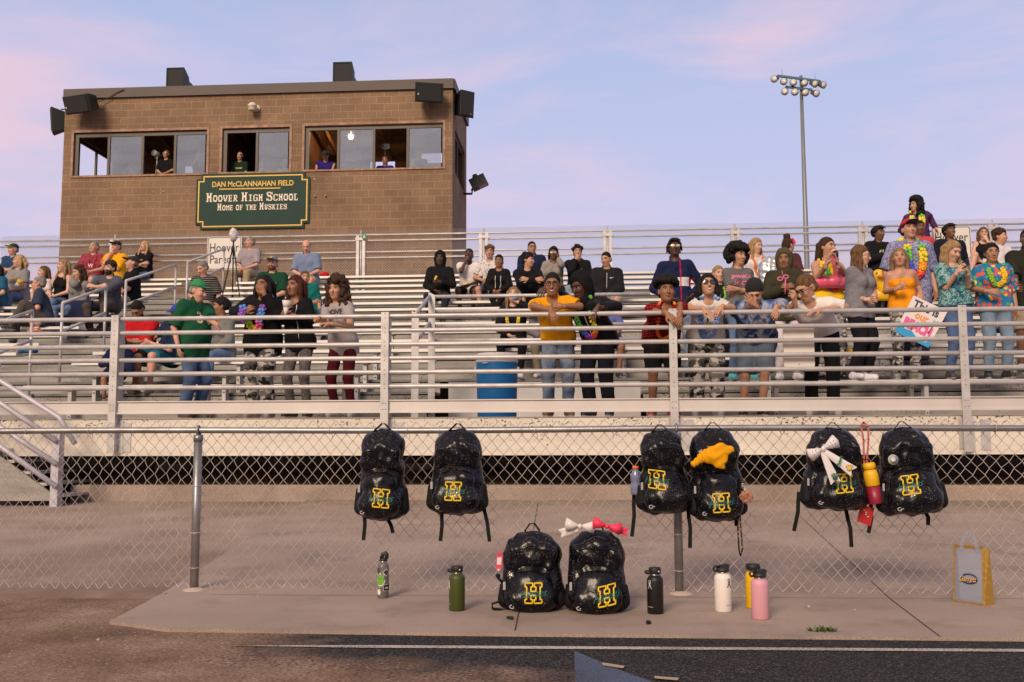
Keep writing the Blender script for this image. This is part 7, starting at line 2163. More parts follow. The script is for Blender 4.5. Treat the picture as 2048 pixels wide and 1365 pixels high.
# red lanyard with a card wallet
e = empty('lanyard', P(1735, 900, YHG - .02)); tag(e, 'red and white lanyard with a red dotted card wallet over the top rail', 'lanyard'); o_ = Vector(e.location)
for pts in (((1727, 845), (1722, 852), (1727, 880), (1728, 920), (1732, 960), (1738, 1000), (1740, 1012)), ((1727, 845), (1736, 853), (1737, 880), (1734, 920), (1733, 960))):
    mb = MB(); ribbon(mb, [P(x, y, YFE - .045) - o_ for x, y in pts], .011, .002); mb.build('band', cloth('stripe', (.42, .012, .02), (.6, .5, .48), 6), e)
mb = MB(); w_ = [P(x, y, YHG + .0) - o_ for x, y in ((1722, 1010), (1749, 1016), (1741, 1053), (1715, 1043))]
mb.add(list(w_) + [p + Vector((0, .012, 0)) for p in w_], [(0, 3, 2, 1), (4, 5, 6, 7), (0, 1, 5, 4), (1, 2, 6, 5), (2, 3, 7, 6), (3, 0, 4, 7)]); ww = mb.build('wallet', M((.42, .012, .014), .5), e)
mb = MB()
for i in range(4):
    mb.ball((w_[0] * (.75 - .2 * (i // 2)) + w_[2] * (.25 + .2 * (i // 2))) + Vector((.004 + .01 * (i % 2), -.002, -.012 * (i % 2))), .006, 6, 0, (1, .3, .7))
mb.build('dot', M((.6, .55, .5), .6), ww)

# ---- bottles
STL = M((.55, .5, .46), .25, .95)
def bottle(label, px, py, col, r, hb, cap='loop', mark=None, tint=None, base=None, rough=.42, up=None, group='drink bottles standing on the pavement'):
    g = base if base is not None else G(px, py)
    e = empty('water_bottle', g); tag(e, label, 'bottle', group)
    if up is not None:
        e.rotation_euler = up
    prof = [(0, 0), (r * .93, 0), (r, .005), (r, hb * .86), (r * .97, hb * .91), (r * .86, hb * .955), (r * .72, hb * .985), (r * .66, hb)]
    mb = MB(); mb.lathe(prof, 32); mb.build('flask', M(col, rough, spec=.4, bump=.12, bscale=700), e)
    mb = MB(); mb.lathe([(r * .63, hb), (r * .63, hb + .008)], 28); mb.build('neck_ring', STL, e)
    K = M((.012, .012, .014), .5)
    if cap == 'loop':
        mb = MB(); mb.lathe([(r * .7, hb + .008), (r * .74, hb + .011), (r * .74, hb + .034), (r * .70, hb + .039), (0, hb + .04)], 28); cp = mb.build('cap', K, e)
        mb = MB(); mb.tube([(-r * .55, -r * .3, hb + .014), (-r * 1.05, -r * .1, hb + .014), (-r * 1.08, .01, hb + .016), (-r * 1.05, r * .2, hb + .016), (-r * .55, r * .3, hb + .016)], .0085, 8); mb.ball((r * .42, -r * .72, hb + .022), .006, 8, 1); mb.build('loop', [K, STL], cp)
    elif cap == 'straw':
        mb = MB(); mb.lathe([(r * .72, hb + .008), (r * .76, hb + .011), (r * .74, hb + .026), (0, hb + .027)], 28)
        mb.prism([(-r * .4, 0), (r * .74, 0), (r * .8, .016), (r * .55, .02), (-r * .3, .014)], (0, -r * .45, hb + .026), (1, 0, 0), (0, 0, 1), (0, r * .9, 0)); cp = mb.build('cap', K, e)
        mb = MB(); mb.tube([(-r * .4, 0, hb + .014), (-r * .95, 0, hb + .01), (-r * 1.1, 0, hb + .022), (-r * .95, 0, hb + .034), (-r * .35, 0, hb + .032)], .006, 8); mb.build('loop', K, cp)
    elif cap == 'round':
        mb = MB(); mb.lathe([(r * .7, hb + .006), (r * .9, hb + .01), (r * .94, hb + .026), (r * .85, hb + .036), (0, hb + .037)], 28); mb.build('cap', K, e)
    elif cap == 'spout':
        mb = MB(); mb.lathe([(r * .66, hb + .008), (r * .72, hb + .01), (r * .72, hb + .022), (0, hb + .023)], 24)
        mb.tube([(-r * .35, 0, hb + .022), (-r * .1, 0, hb + .045), (r * .45, 0, hb + .052), (r * .62, 0, hb + .045), (r * .55, 0, hb + .022)], .011, 8); mb.build('cap', K, e)
    if mark:
        ang, z, mc = mark
        c = Vector((r * math.sin(ang), -r * math.cos(ang), z)); tx = Vector((math.cos(ang), math.sin(ang), 0)); n_ = Vector((math.sin(ang), -math.cos(ang), 0))
        def pt(x, zz):
            a = ang + x / r; return Vector(((r + .0012) * math.sin(a), -(r + .0012) * math.cos(a), z + zz))
        mb = MB()
        mb.tube([pt(.006 * math.cos(a), .018 + .0065 * math.sin(a)) for a in [2 * PI * i / 10 for i in range(10)]], .0014, 4, closed=True)
        mb.tube([pt(-.009, -.018), pt(-.002, 0), pt(.004, .012)], .0022, 4); mb.tube([pt(.01, -.018), pt(.003, -.002), pt(-.004, .01)], .0022, 4)
        mb.build('emblem', M(mc, .5), e)
        mb = MB(); 
        v, f, sz = text_geo('HydroFlask', .01)
        mb.add([pt(x / sz[0] * .034, -z + .035 + zz / sz[1] * .0055) for x, zz in v.tolist()], f); mb.build('lettering', M(mc, .5), e)
    return e
bottle('olive green bottle with black loop cap left of the standing backpacks', 914, 1221, (.05, .062, .010), .0405, .183, 'loop', (-1.15, .125, (.5, .5, .45)))
bottle('matt black bottle with black cap and small white emblem', 1311, 1227, (.008, .008, .008), .0405, .185, 'loop', (-.75, .14, (.62, .6, .58)))
bottle('white bottle with black straw lid, beside the post', 1447, 1223, (.74, .67, .64), .0425, .188, 'straw', (.62, .14, (.04, .035, .035)))
bottle('yellow bottle with round black lid half hidden behind the pink bottle', 1508, 1216, (.72, .43, .004), .0405, .185, 'round')
bottle('pink bottle with black straw lid, nearest to the track', 1521, 1238, (.62, .30, .36), .042, .19, 'straw')
sb = bottle('slim grey metal bottle covered in stickers with a black spout', 766, 1196, (.14, .12, .12), .031, .19, 'spout', rough=.3)
def sticker(e, r, ang, z, poly, col, off=.0012, name='sticker'):
    mb = MB(); fine = []
    for a, b_ in zip(poly, poly[1:] + poly[:1]):
        for i in range(3): fine.append((a[0] + (b_[0] - a[0]) * i / 3, a[1] + (b_[1] - a[1]) * i / 3))
    def pt(x, zz, o):
        a = ang + x / r; return Vector(((r + o) * math.sin(a), -(r + o) * math.cos(a), z + zz))
    n = len(fine)
    cx, cz = sum(p[0] for p in fine) / n, sum(p[1] for p in fine) / n
    mb.add([pt(x, y, off) for x, y in fine] + [pt(cx, cz, off)], [(i, (i + 1) % n, n) for i in range(n)], 0, True)
    return mb.build(name, M(col, .5), e)
handp = [(-.014, -.022), (.008, -.024), (.02, -.008), (.023, .004), (.015, .0), (.012, .006), (.019, .028), (.012, .028), (.006, .012), (.004, .034), (-.003, .034), (-.004, .014), (-.012, .03), (-.018, .026), (-.012, .008), (-.024, .014), (-.024, .006), (-.016, -.006)]
sticker(sb, .031, -.35, .095, [(x * 1.25, y * 1.25) for x, y in handp], (.6, .62, .45), .001)
sticker(sb, .031, -.35, .095, handp, (.12, .36, .015), .002)
sticker(sb, .031, .72, .14, [(-.022, 0), (0, .022), (.022, 0), (0, -.022)], (.6, .57, .55))
sticker(sb, .031, .72, .14, [(-.017, 0), (0, .017), (.017, 0), (0, -.017)], (.05, .04, .045), .002)
sticker(sb, .031, .95, .06, [(-.024, -.02), (.024, -.022), (.024, .018), (-.022, .016)], (.5, .48, .47))
sticker(sb, .031, .95, .06, [(-.021, -.017), (.021, -.019), (.021, .015), (-.019, .013)], (.015, .015, .016), .002)
v, f, sz = text_geo('the', .02, .3)
mb = MB(); mb.add([Vector(((.0335) * math.sin(.85 + x / sz[0] * .02 / .031), -.0335 * math.cos(.85 + x / sz[0] * .02 / .031), .058 + y / sz[1] * .012)) for x, y in v.tolist()], f); mb.build('lettering', M((.6, .6, .6), .5), sb)
sticker(sb, .031, -.62, .035, [(-.008, -.014), (0, -.016), (.008, -.014), (.013, -.002), (.009, .008), (.013, .012), (.006, .015), (0, .013), (-.008, .014), (-.013, .006), (-.013, -.004)], (.66, .64, .64))
sticker(sb, .031, -.6, .058, [(-.001, -.004), (.005, .0), (.005, .006), (-.001, .003)], (.66, .64, .64))
sticker(sb, .031, -.8, .15, [(-.014, -.012), (.012, -.014), (.014, .012), (-.012, .016)], (.05, .05, .09))
# yellow and red bottle hanging between two bags
c = P(1752, 1008, YHG - .05)
hb_ = empty('water_bottle', c, 0); tag(hb_, 'yellow and dark red bottle hanging between two backpacks', 'bottle'); hb_.rotation_euler = (0, R(-8), 0)
mb = MB(); mb.lathe([(0, 0), (.033, 0), (.035, .006), (.036, .095)], 24); mb.build('lower_half', M((.26, .012, .035), .4), hb_)
mb = MB(); mb.lathe([(.0365, .0975), (.0385, .1), (.0385, .16), (.034, .175), (.026, .185), (0, .186)], 24); mb.build('upper_half', M((.76, .42, .01), .45), hb_)
mb = MB(); mb.lathe([(.029, .187), (.033, .19), (.034, .21), (.028, .222), (0, .223)], 24); mb.build('lid', M((.76, .42, .01), .5), hb_)
mb = MB(); mb.tube([(.034, 0, .2), (.043, 0, .19), (.044, 0, .14), (.038, 0, .1)], .004, 6); mb.build('strap', M((.02, .015, .015), .6), hb_)
# sports drink in the side pocket
c = P(1272, 990, YHG + .0)
sd = empty('drink_bottle', c); tag(sd, 'clear sports bottle with orange cap in a backpack side pocket', 'bottle')
mb = MB(); mb.lathe([(0, 0), (.026, 0), (.029, .01), (.029, .06), (.025, .07), (.029, .08), (.029, .11), (.017, .135), (.015, .14)], 20); mb.build('flask', M((.16, .18, .3), .15, spec=.6), sd)
mb = MB(); mb.lathe([(.018, .141), (.018, .158), (0, .159)], 16); mb.build('cap', M((.7, .14, .02), .5), sd)
# hand sanitizer in a pink holder
c = P(999, 1140, g1['Yc'] - .06)
hs0 = empty('hand_sanitizer', c); tag(hs0, 'small hand sanitizer in a pink holder hanging on a backpack', 'sanitizer')
mb = MB(); mb.obox((0, 0, .04), (.016, 0, .0), (0, .011, 0), (.003, 0, .034)); mb.tube([(-.003, 0, .07), (-.002, 0, .098), (.006, 0, .1), (.008, 0, .07)], .003, 6); mb.build('holder', M((.66, .05, .11), .55), hs0)
mb = MB(); mb.obox((.0, -.0125, .045), (.011, 0, 0), (0, .001, 0), (.0015, 0, .018)); lb = mb.build('sticker', M((.62, .6, .6), .5), hs0)
mb = MB(); mb.tube([(-.004, 0, -.006), (-.001, 0, .006)], .012, 8); mb.build('bottle_base', M((.6, .45, .4), .3), hs0)
mb = MB(); mb.ball(P(996, 1152, g1['Yc'] - .03), .013, 8); mb.tube([P(996, 1156, g1['Yc'] - .03), P(1006, 1166, g1['Yc'] - .02)], .008, 6)
tag(mb.build('black_tassel', NYL), 'small black ball tassel under the pink sanitizer', 'tassel')
# white and green button badge on the right bag
c = P(1786, 920, YHG - .115); c = P(1786, 920, YHG - .15)
mb = MB(); mb.lathe([(0, 0), (.027, 0), (.028, .004), (.0, .008)], 24, c, 0, (0.1, -1, .1)); mb.lathe([(0, .0085), (.021, .0083), (.0, .0092)], 24, c, 1, (.1, -1, .1))
tag(mb.build('button_badge', [M((.4, .45, .36), .4), M((.55, .54, .55), .4)]), 'round pale button badge with green rim pinned on the rightmost backpack', 'badge')
mb = MB(); mb.tube([c + Vector((-.012, -.011, .004)), c + Vector((0, -.0118, .008)), c + Vector((.012, -.011, .003))], .0012, 4); mb.tube([c + Vector((-.008, -.011, -.006)), c + Vector((.009, -.011, -.006))], .0012, 4); 
# clear gift bag with gold edges
ga = G(1907, 1207); gb_ = G(1982, 1212)
gy = ga.y
bagt = empty('gift_bag', ((ga.x + gb_.x) / 2, gy, 0), R(-50)); tag(bagt, 'clear plastic gift bag with gold edges standing on the pavement', 'bag')
wB = (gb_.x - ga.x) * 1.06; hB = P(1940, 1096, gy).z
m, t, b = new_mat('clear_film'); b.inputs['Base Color'].default_value = (.34, .36, .44, 1); b.inputs['Roughness'].default_value = .18; b.inputs['Alpha'].default_value = .55; FILM = m
GLD = M((.62, .36, .07), .28, .75, bump=.5, bscale=40); NVY = M((.015, .025, .12), .35)
x0, x1 = -wB / 2, wB / 2; tl = -.012
def bag_panel(y0, y1, mbs, name, mat, k0=0, k1=1): pass
F0, F1, F2, F3 = Vector((x0, 0, 0)), Vector((x1, -.01, 0)), Vector((x1 - .025, .05, hB)), Vector((x0 - .012, .05, hB))
dpt = Vector((-.004, .07, 0))
mb = MB(); mb.add([F0, F1, F2, F3], [(0, 1, 2, 3)]); mb.add([F0 + dpt, F1 + dpt, F2 + dpt * .4, F3 + dpt * .4], [(3, 2, 1, 0)]); mb.build('film', FILM, bagt)
mb = MB(); mb.add([F0, F3, F3 + dpt * .4, F0 + dpt], [(0, 1, 2, 3)]); mb.add([F0 + Vector((0, 0, .004)), F1 + Vector((0, 0, .004)), F1 + dpt + Vector((0, 0, .004)), F0 + dpt + Vector((0, 0, .004))], [(0, 1, 2, 3)]); mb.build('side_gusset', NVY, bagt)
mb = MB(); mb.add([F1, F2, F2 + dpt * .4 + Vector((.02, 0, 0)), F1 + dpt + Vector((.02, 0, 0))], [(0, 1, 2, 3)]); mb.build('side_gusset', GLD, bagt)
mb = MB()
for a, b_, wd in ((F0, F1, .016), (F1, F2, .014), (F2, F3, .016), (F3, F0, .009)):
    n_ = Vector((0, -1, 0)); mb.bar(a + n_ * .002, b_ + n_ * .002, .003, wd, 0, up=(0, 0, 1) if abs((b_ - a).z) < .05 else (1, 0, 0)) if abs((b_ - a).z) < .05 else mb.bar(a + n_ * .002, b_ + n_ * .002, wd, .003, 0, up=(0, -1, 0))
mb.build('gold_edge', GLD, bagt)
mb = MB(); HZ = P(1935, 1066, gy).z
for yo, k_ in ((0.045, 1.0),):
    ribbon(mb, [(x0 + .03, yo, hB - .02), (x0 + .035, yo, hB + .02), (x0 + .05, yo + .005, HZ - .015), (x0 + .07, yo + .01, HZ), (x0 + .1, yo + .005, HZ - .015), (x1 - .06, yo, hB + .02), (x1 - .05, yo, hB - .02)], .02, .002, side=(.5, .1, .9))
mb.build('handle', FILM, bagt)
def fb_(x, z, o=.004):
    k_ = z / hB; return Vector((x - .018 * k_, .05 * k_ - .006 - o, z))
mb = MB(); mb.tube([fb_(.004 + .043 * math.cos(a), .125 + .024 * math.sin(a), .002) for a in [2 * PI * i / 24 for i in range(24)]], .0035, 5, closed=True); mb.build('oval', NVY, bagt)
v, f, sz = text_geo('Garrett', .03, .25)
mb = MB(); mb.add([fb_(.002 + x / sz[0] * .096 + .001, .124 + y / sz[1] * .03 - .001, .007) for x, y in v.tolist()], f); mb.build('lettering', M((.02, .02, .04), .5), bagt)
v, f, sz = text_geo('Garrett', .005, .25)
mb = MB(); mb.add([fb_(.002 + x / sz[0] * .092, .125 + y / sz[1] * .027, .009) for x, y in v.tolist()], f); mb.build('lettering', M((.7, .42, .1), .4), bagt)

# ---- small things on the ground
e = empty('weed', G(1645, 1272, -.02)); tag(e, 'small green weed growing at the pavement edge', 'plant')
mb = MB(); rs = random.Random(9)
for i in range(46):
    a = rs.uniform(0, 2 * PI); l_ = rs.uniform(.015, .045); c = Vector((rs.uniform(-.05, .05), rs.uniform(-.015, .015), .012)); d = Vector((math.cos(a) * l_, math.sin(a) * l_ * .6, rs.uniform(.012, .036)))
    sd_ = Vector((-math.sin(a), math.cos(a), 0)) * .008; mb.add([c, c + d * .6 + sd_, c + d, c + d * .6 - sd_], [(0, 1, 2, 3)])
mb.build('leaf', M((.06, .1, .018), .6, var=.4, vscale=60), e)
rs = random.Random(12)
for i, (px, py, r_) in enumerate(((568, 1176, 7), (957, 1187, 4), (196, 1283, 8), (1213, 1217, 7), (1618, 1216, 8), (330, 1188, 5), (516, 1194, 4), (281, 1255, 5), (152, 1263, 4), (1490, 1195, 4), (1710, 1222, 5), (640, 1310, 4), (120, 1300, 4), (420, 1320, 4))):
    z = 0 if py < 1255 and px > 230 else -.02
    g = G(px, py, z); k = g.y / 1991 * r_ * .7
    D = SDF(max(k / 4, .0015)); D.ell((0, 0, k * .4), np.array([k, k * .7, k * .6]), k=k * .2); D.noise = lambda X, Y_, Z: k * .12 * np.sin(2.1 / k * X + i) * np.sin(2.4 / k * Y_)
    V, Q = D.mesh(); o = np_mesh('pebble', [(V, Q, 0)], [M((.38, .31, .25), .9)]); o.location = g; o.rotation_euler = (0, 0, i)
    tag(o, 'small pale pebble lying on the ground near the fence', 'pebble', 'pebbles scattered on the ground')
for px, py, lab in ((1297, 1249, 'small black clump of dirt in front of the black bottle'), (1020, 1240, 'dark scrap lying in front of the left standing backpack'), (345, 998, 'black lump at the foot of the kerb near the left fence post')):
    g = G(px, py, gz(12) if py < 1000 else 0)
    mb = MB(); k = .012 if py > 1000 else .05
    for i in range(4): mb.ball((rs.uniform(-k, k), rs.uniform(-k, k), k * .4), k * rs.uniform(.5, .9), 6)
    o = mb.build('dirt_clump', M((.012, .01, .009), .95)); o.location = g; tag(o, lab, 'debris')
# ================================================================ things among the crowd
# drinks cooler
cx = P(994, 760, 11.75)
co = tag(empty('drink_cooler', (cx.x, 11.75, ZD)), 'round blue drinks cooler with white lid standing behind the rail', 'cooler')
rC = P(1036, 760, 11.75).x - cx.x; zC = P(994, 727, 11.75).z - ZD; zL = P(994, 708, 11.75).z - ZD
mb = MB(); mb.lathe([(0, 0), (rC * .9, 0), (rC * .93, .02), (rC * .985, zC - .01), (rC * .985, zC)], 36); mb.build('tub', M((.010, .13, .38), .45, spec=.3, bump=.08, bscale=30), co)
mb = MB(); mb.lathe([(rC * .98, zC), (rC * 1.01, zC + .005), (rC * 1.01, zC + .05), (rC * .97, zC + .06), (rC * .99, zL - .02), (rC * .9, zL), (0, zL)], 36); mb.build('lid', M((.62, .58, .6), .5), co)
for sg in (-1, 1):
    mb = MB(); mb.obox((sg * rC * 1.02, 0, zC - .08), (.012, 0, 0), (0, .06, 0), (0, 0, .03)); mb.build('handle', M((.62, .58, .6), .5), co)
mb = MB(); mb.obox((-.12, -rC * .965, zC - .012), (.03, 0, 0), (0, .003, 0), (0, 0, .006)); mb.build('name_plate', M((.4, .4, .45), .5), co)
# white panel hung behind the rail
a, c = P(1568, 736, 11.04), P(1627, 655, 11.04)
wp, hp_ = c.x - a.x, c.z - a.z
mb = MB(); r_ = .03
poly = [(-wp / 2, hp_), (wp / 2, hp_)] + [(wp / 2 - r_ + r_ * math.cos(t_), r_ + r_ * math.sin(t_)) for t_ in [R(-q * 18) for q in range(6)]] + [(-wp / 2 + r_ + r_ * math.cos(t_), r_ + r_ * math.sin(t_)) for t_ in [R(-90 - q * 18) for q in range(6)]]
mb.prism(poly, ((a.x + c.x) / 2, 11.03, a.z), (1, 0, 0), (0, 0, 1), (0, .012, 0)); mb.ball(((a.x + c.x) / 2, 11.03, a.z + .035), .006, 6, 1)
tag(mb.build('blank_board', [M((.72, .66, .6), .35, .15), FRAME_B]), 'blank pale board with round lower corners hung behind the rail', 'board')
# beach poster
YPo = 12.36
tl_, tr_, br_, bl_ = [P(x, y, YPo) for x, y in ((1807, 584), (1872, 615), (1857, 696), (1789, 664))]
po = tag(empty('poster', bl_), 'white hand painted beach poster held by the orange top', 'poster')
Uo = (br_ - bl_); Wo = Uo.length; Uo.normalize(); Vo = (tl_ - bl_); Ho = Vo.length; Vo = (Vo - Uo * Vo.dot(Uo)).normalized()
ux_ = Uo; uy_ = Vo
mb = MB(); mb.prism([(0, 0), (Wo, 0), (Wo + .02, Ho), (.02, Ho)], (0, 0, 0), ux_, uy_, (0, .006, 0)); mb.build('card', M((.7, .64, .66), .7), po)
def pt_(x, y): return ux_ * (x * Wo) + uy_ * (y * Ho)
mb = MB(); put_text(mb, 'This is', pt_(.5, .84), ux_, uy_, width=Wo * .74, height=Ho * .2, bold=.03, off=(0, -.004, 0)); mb.build('lettering', M((.03, .05, .08), .7), po)
mb = MB(); put_text(mb, 'our', pt_(.5, .58), ux_, uy_, width=Wo * .38, height=Ho * .14, bold=.03, off=(0, -.004, 0)); mb.build('lettering', M((.75, .3, .05), .7), po)
mb = MB(); put_text(mb, 'BEACH', pt_(.5, .34), ux_, uy_, width=Wo * .8, height=Ho * .26, bold=.06, off=(0, -.006, 0)); mb.build('lettering', M((.75, .1, .33), .7), po)
mb = MB(); pl = [pt_(x, y) + Vector((0, -.003, 0)) for x, y in ((0, 0), (1, 0), (1, .2), (.85, .08), (.6, .1), (.4, .2), (.2, .18), (0, .3))]; mb.add(pl, [tuple(range(8))]); mb.build('wave', M((.03, .3, .6), .7), po)
mb = MB(); mb.tube([pt_(.83, .3) + Vector((0, -.004, 0)), pt_(.84, .45) + Vector((0, -.004, 0)), pt_(.88, .6) + Vector((0, -.004, 0))], .006, 5, 0)
for a_ in (20, 60, 120, 160, 200, -20):
    mb.tube([pt_(.88, .6) + Vector((0, -.004, 0)), pt_(.88 + .1 * math.cos(R(a_)), .6 + .08 * math.sin(R(a_)) + .02) + Vector((0, -.004, 0))], [.006, .002], 5, 1)
mb.build('palm', [M((.06, .04, .03), .8), M((.1, .4, .05), .7)], po)
# pool floats
def ringpts(c, rx, ry, n=16): return [c + Vector((rx * math.cos(2 * PI * i / n), ry * math.sin(2 * PI * i / n), 0)) for i in range(n)]
fi = PE['flamingo']; c = Vector((fi['base'].x + .02, fi['base'].y, P(1662, 563, fi['base'].y - .25).z))
e = tag(empty('flamingo_float', c), 'pink inflatable flamingo ring around the yellow top', 'pool float')
D = SDF(.012); pts = [np.array(p) for p in ringpts(Vector((0, 0, 0)), .25, .21)]
for i in range(16): D.cap(pts[i], pts[(i + 1) % 16], .085, None, .02)
V, Q = D.mesh(); np_mesh('ring', [(V, Q, 0)], [M((.75, .1, .2), .3, spec=.5)], e)
D = SDF(.009); hq = P(1668, 513, c.y - .26) - c
for a_, b_, r1, r2 in (((.05, -.24, .02), (.055, -.26, .12), .07, .05), ((.055, -.26, .12), (hq.x + .01, -.26, hq.z - .05), .05, .045), ((hq.x + .01, -.26, hq.z - .05), (hq.x, -.29, hq.z + .03), .045, .055)): D.cap(a_, b_, r1, r2, .02)
V, Q = D.mesh(); np_mesh('neck', [(V, Q, 0)], [M((.75, .12, .2), .3, spec=.5)], e)
mb = MB(); mb.tube([(hq.x, -.33, hq.z + .035), (hq.x, -.37, hq.z + .0), (hq.x + .005, -.375, hq.z - .05)], [.042, .032, .008], 10); mb.build('beak', M((.012, .012, .012), .3), e)
mb = MB(); mb.ball((hq.x, -.3, hq.z + .06), .05, 10, 0, (1.1, 1, .6)); mb.build('face_patch', M((.7, .45, .35), .4), e)
di = PE['palehood']; Yd = di['base'].y - .1; c = Vector((di['base'].x + .02, Yd, P(1757, 592, Yd).z))
e = tag(empty('duck_float', c), 'yellow inflatable duck ring behind the orange tube top', 'pool float')
D = SDF(.014); pts = [np.array(p) for p in ringpts(Vector((0, .1, 0)), .26, .22)]
for i in range(16): D.cap(pts[i], pts[(i + 1) % 16], .1, None, .02)
V, Q = D.mesh(); np_mesh('ring', [(V, Q, 0)], [M((.76, .42, .01), .3, spec=.5)], e)
hq = P(1757, 553, Yd - .2) - c
D = SDF(.01); D.ell((hq.x, -.2, hq.z + .02), np.array([.1, .1, .1]), k=.03); D.cap((hq.x, -.18, hq.z - .05), (0, -.14, .02), .07, .1, .04)
V, Q = D.mesh(); np_mesh('head', [(V, Q, 0)], [M((.76, .42, .01), .3, spec=.5)], e)
mb = MB(); mb.ball((hq.x + .01, -.31, hq.z - .02), .06, 10, 0, (1.1, .8, .45)); mb.build('bill', M((.7, .17, .02), .4), e)
mb = MB(); mb.ball((hq.x - .05, -.285, hq.z + .04), .018, 8); mb.build('eye', M((.02, .02, .02), .3), e)
# silver backpack on the bun wearer
bi = PE['bun']; c = P(1541, 546, 13.75)
D = SDF(.012); D.ell((0, 0, 0), np.array([.17, .12, .24]), k=.03); D.cap((-.06, -.03, -.14), (.06, -.03, -.14), .09, None, .04)
D.noise = lambda X, Y_, Z: .007 * np.sin(45 * X + 30 * Z) * np.sin(38 * Z - 25 * X)
V, Q = D.mesh(); o = np_mesh('silver_backpack', [(V, Q, 0)], [M((.55, .56, .58), .28, .7, bump=.7, bscale=25)]); o.location = c; tag(o, 'crinkled silver backpack worn behind the olive hoodie', 'backpack')
# pink novelty glasses on a stick
oi = PE['olive']; c = P(1566, 556, 12.42)
e = tag(empty('party_glasses', c), 'pink novelty glasses on a stick held by the olive hoodie', 'party prop')
PK = M((.75, .16, .3), .5); mb = MB()
for sg in (-1, 1): mb.tube([(.035 * sg + .03 * math.cos(a_), 0, .0 + .022 * math.sin(a_) + .012 * sg) for a_ in [2 * PI * i / 12 for i in range(12)]], .008, 6, closed=True)
mb.build('frame', PK, e); mb = MB(); mb.tube([(.03, .0, -.02), (.02, 0, -.2)], .007, 6); mb.tube([(.0, 0, .02), (-.01, 0, .09)], .004, 6); mb.build('stick', PK, e)
# cups, phones and snacks
def cup(label, top_, bot_, Y, r0, r1, c1, c2, name='paper_cup', food=None):
    a, b_ = P(*bot_, Y), P(*top_, Y); e = tag(empty(name, a), label, 'cup'); ax = b_ - a; L_ = ax.length
    mb = MB(); mb.lathe([(0, 0), (r0, 0), (r0 + (r1 - r0) * .55, L_ * .55)], 16, (0, 0, 0), 0, ax); mb.lathe([(r0 + (r1 - r0) * .55, L_ * .55), (r1, L_), (r1 * .9, L_), (0, L_ * .98)], 16, (0, 0, 0), 1, ax); mb.build('cone', [M(c1, .6), M(c2, .6)], e)
    if food:
        mb = MB(); rs = random.Random(3); z_ = ax.normalized()
        for i in range(9): mb.ball(ax * .98 + Vector((rs.uniform(-1, 1), rs.uniform(-1, 1), rs.uniform(-.2, .5))) * r1 * .55, r1 * .34, 6)
        mb.build('food', M(food, .7), e)
cup('paper cone of food held by the braided person', (574, 602), (571, 632), 11.08, .012, .055, (.62, .57, .55), (.66, .62, .6), food=(.08, .03, .02))
wi = PE['cupwoman']['wrist']
cup('yellow and white paper cup held by the blond person at left', (42, 561), (32, 574), PE['cupwoman']['base'].y - .32, .04, .055, (.6, .56, .52), (.75, .45, .02))
def slab(label, name, cat, p, sx, sy, sz, col, rot=(0, 0, 0)):
    mb = MB(); mb.obox((0, 0, 0), (sx / 2, 0, 0), (0, sy / 2, 0), (0, 0, sz / 2)); mb.obox((0, -sy / 2 - .0006, 0), (sx / 2 - .004, 0, 0), (0, .0005, 0), (0, 0, sz / 2 - .006), 1)
    o = mb.build(name, [M(col, .4), M((.02, .02, .025), .15)], recentre=False); o.location = p; o.rotation_euler = rot; tag(o, label, cat)
slab('dark phone held up by the person in the teal leaf shirt', 'mobile_phone', 'phone', P(1929, 529, 12.36), .08, .012, .15, (.03, .03, .035), (R(20), R(70), R(-50)))
h_ = PE['balding']['hand']; slab('dark phone in the hands of the balding person', 'mobile_phone', 'phone', (h_[0] + h_[1]) / 2 + Vector((0, -.01, .03)), .14, .012, .075, (.015, .015, .015), (R(-40), 0, 0))
h_ = PE['headphones']['hand'][1]; mb = MB(); [mb.ball(h_ + Vector((.01 * i, -.02, .03 + .02 * i)), .025, 6) for i in range(3)]; tag(mb.build('snack', M((.75, .5, .05), .7)), 'yellow snack held by the person with white headphones', 'snack')
h_ = PE['whitetee']['hand'][1]; mb = MB(); mb.obox(h_ + Vector((-.03, -.05, .03)), (.06, 0, .01), (0, .04, 0), (0, 0, .015)); [mb.ball(h_ + Vector((-.06 + .025 * i, -.05, .055)), .018, 6, 1) for i in range(4)]; tag(mb.build('food_tray', [M((.6, .5, .4), .7), M((.7, .42, .06), .7)]), 'paper tray of food on the lap of the white tee', 'tray')
c = P(1042, 590, 14.28); mb = MB(); mb.lathe([(0, 0), (.033, 0), (.033, .12), (.014, .15), (.014, .17)], 14, c, 0, (-.55, .25, -.2)); tag(mb.build('drink_bottle', M((.3, .38, .55), .15, spec=.6)), 'clear bottle at the mouth of the person with yellow lei', 'bottle')
def little(label, px, py, Y, r, hh, c1, c2, name='drink_bottle'):
    p = P(px, py, Y); e = tag(empty(name, p), label, 'bottle'); mb = MB(); mb.lathe([(0, 0), (r, 0), (r, hh * .6), (r * .4, hh * .85), (r * .4, hh * .93)], 14); mb.build('flask', M(c1, .25, spec=.5), e); mb = MB(); mb.lathe([(r * .48, hh * .93), (r * .48, hh), (0, hh)], 12); mb.build('cap', M(c2, .5), e)
def seatp(k): return YK(k) + .1
def onseat(px, k): q = P(px, 600, seatp(k)); return q.x
def little2(label, px, k, r, hh, c1, c2):
    p = Vector((onseat(px, k), seatp(k), ZS(k))); e = tag(empty('drink_bottle', p), label, 'bottle'); mb = MB(); mb.lathe([(0, 0), (r, 0), (r, hh * .6), (r * .4, hh * .85), (r * .4, hh * .93)], 14); mb.build('flask', M(c1, .25, spec=.5), e); mb = MB(); mb.lathe([(r * .48, hh * .93), (r * .48, hh), (0, hh)], 12); mb.build('cap', M(c2, .5), e)
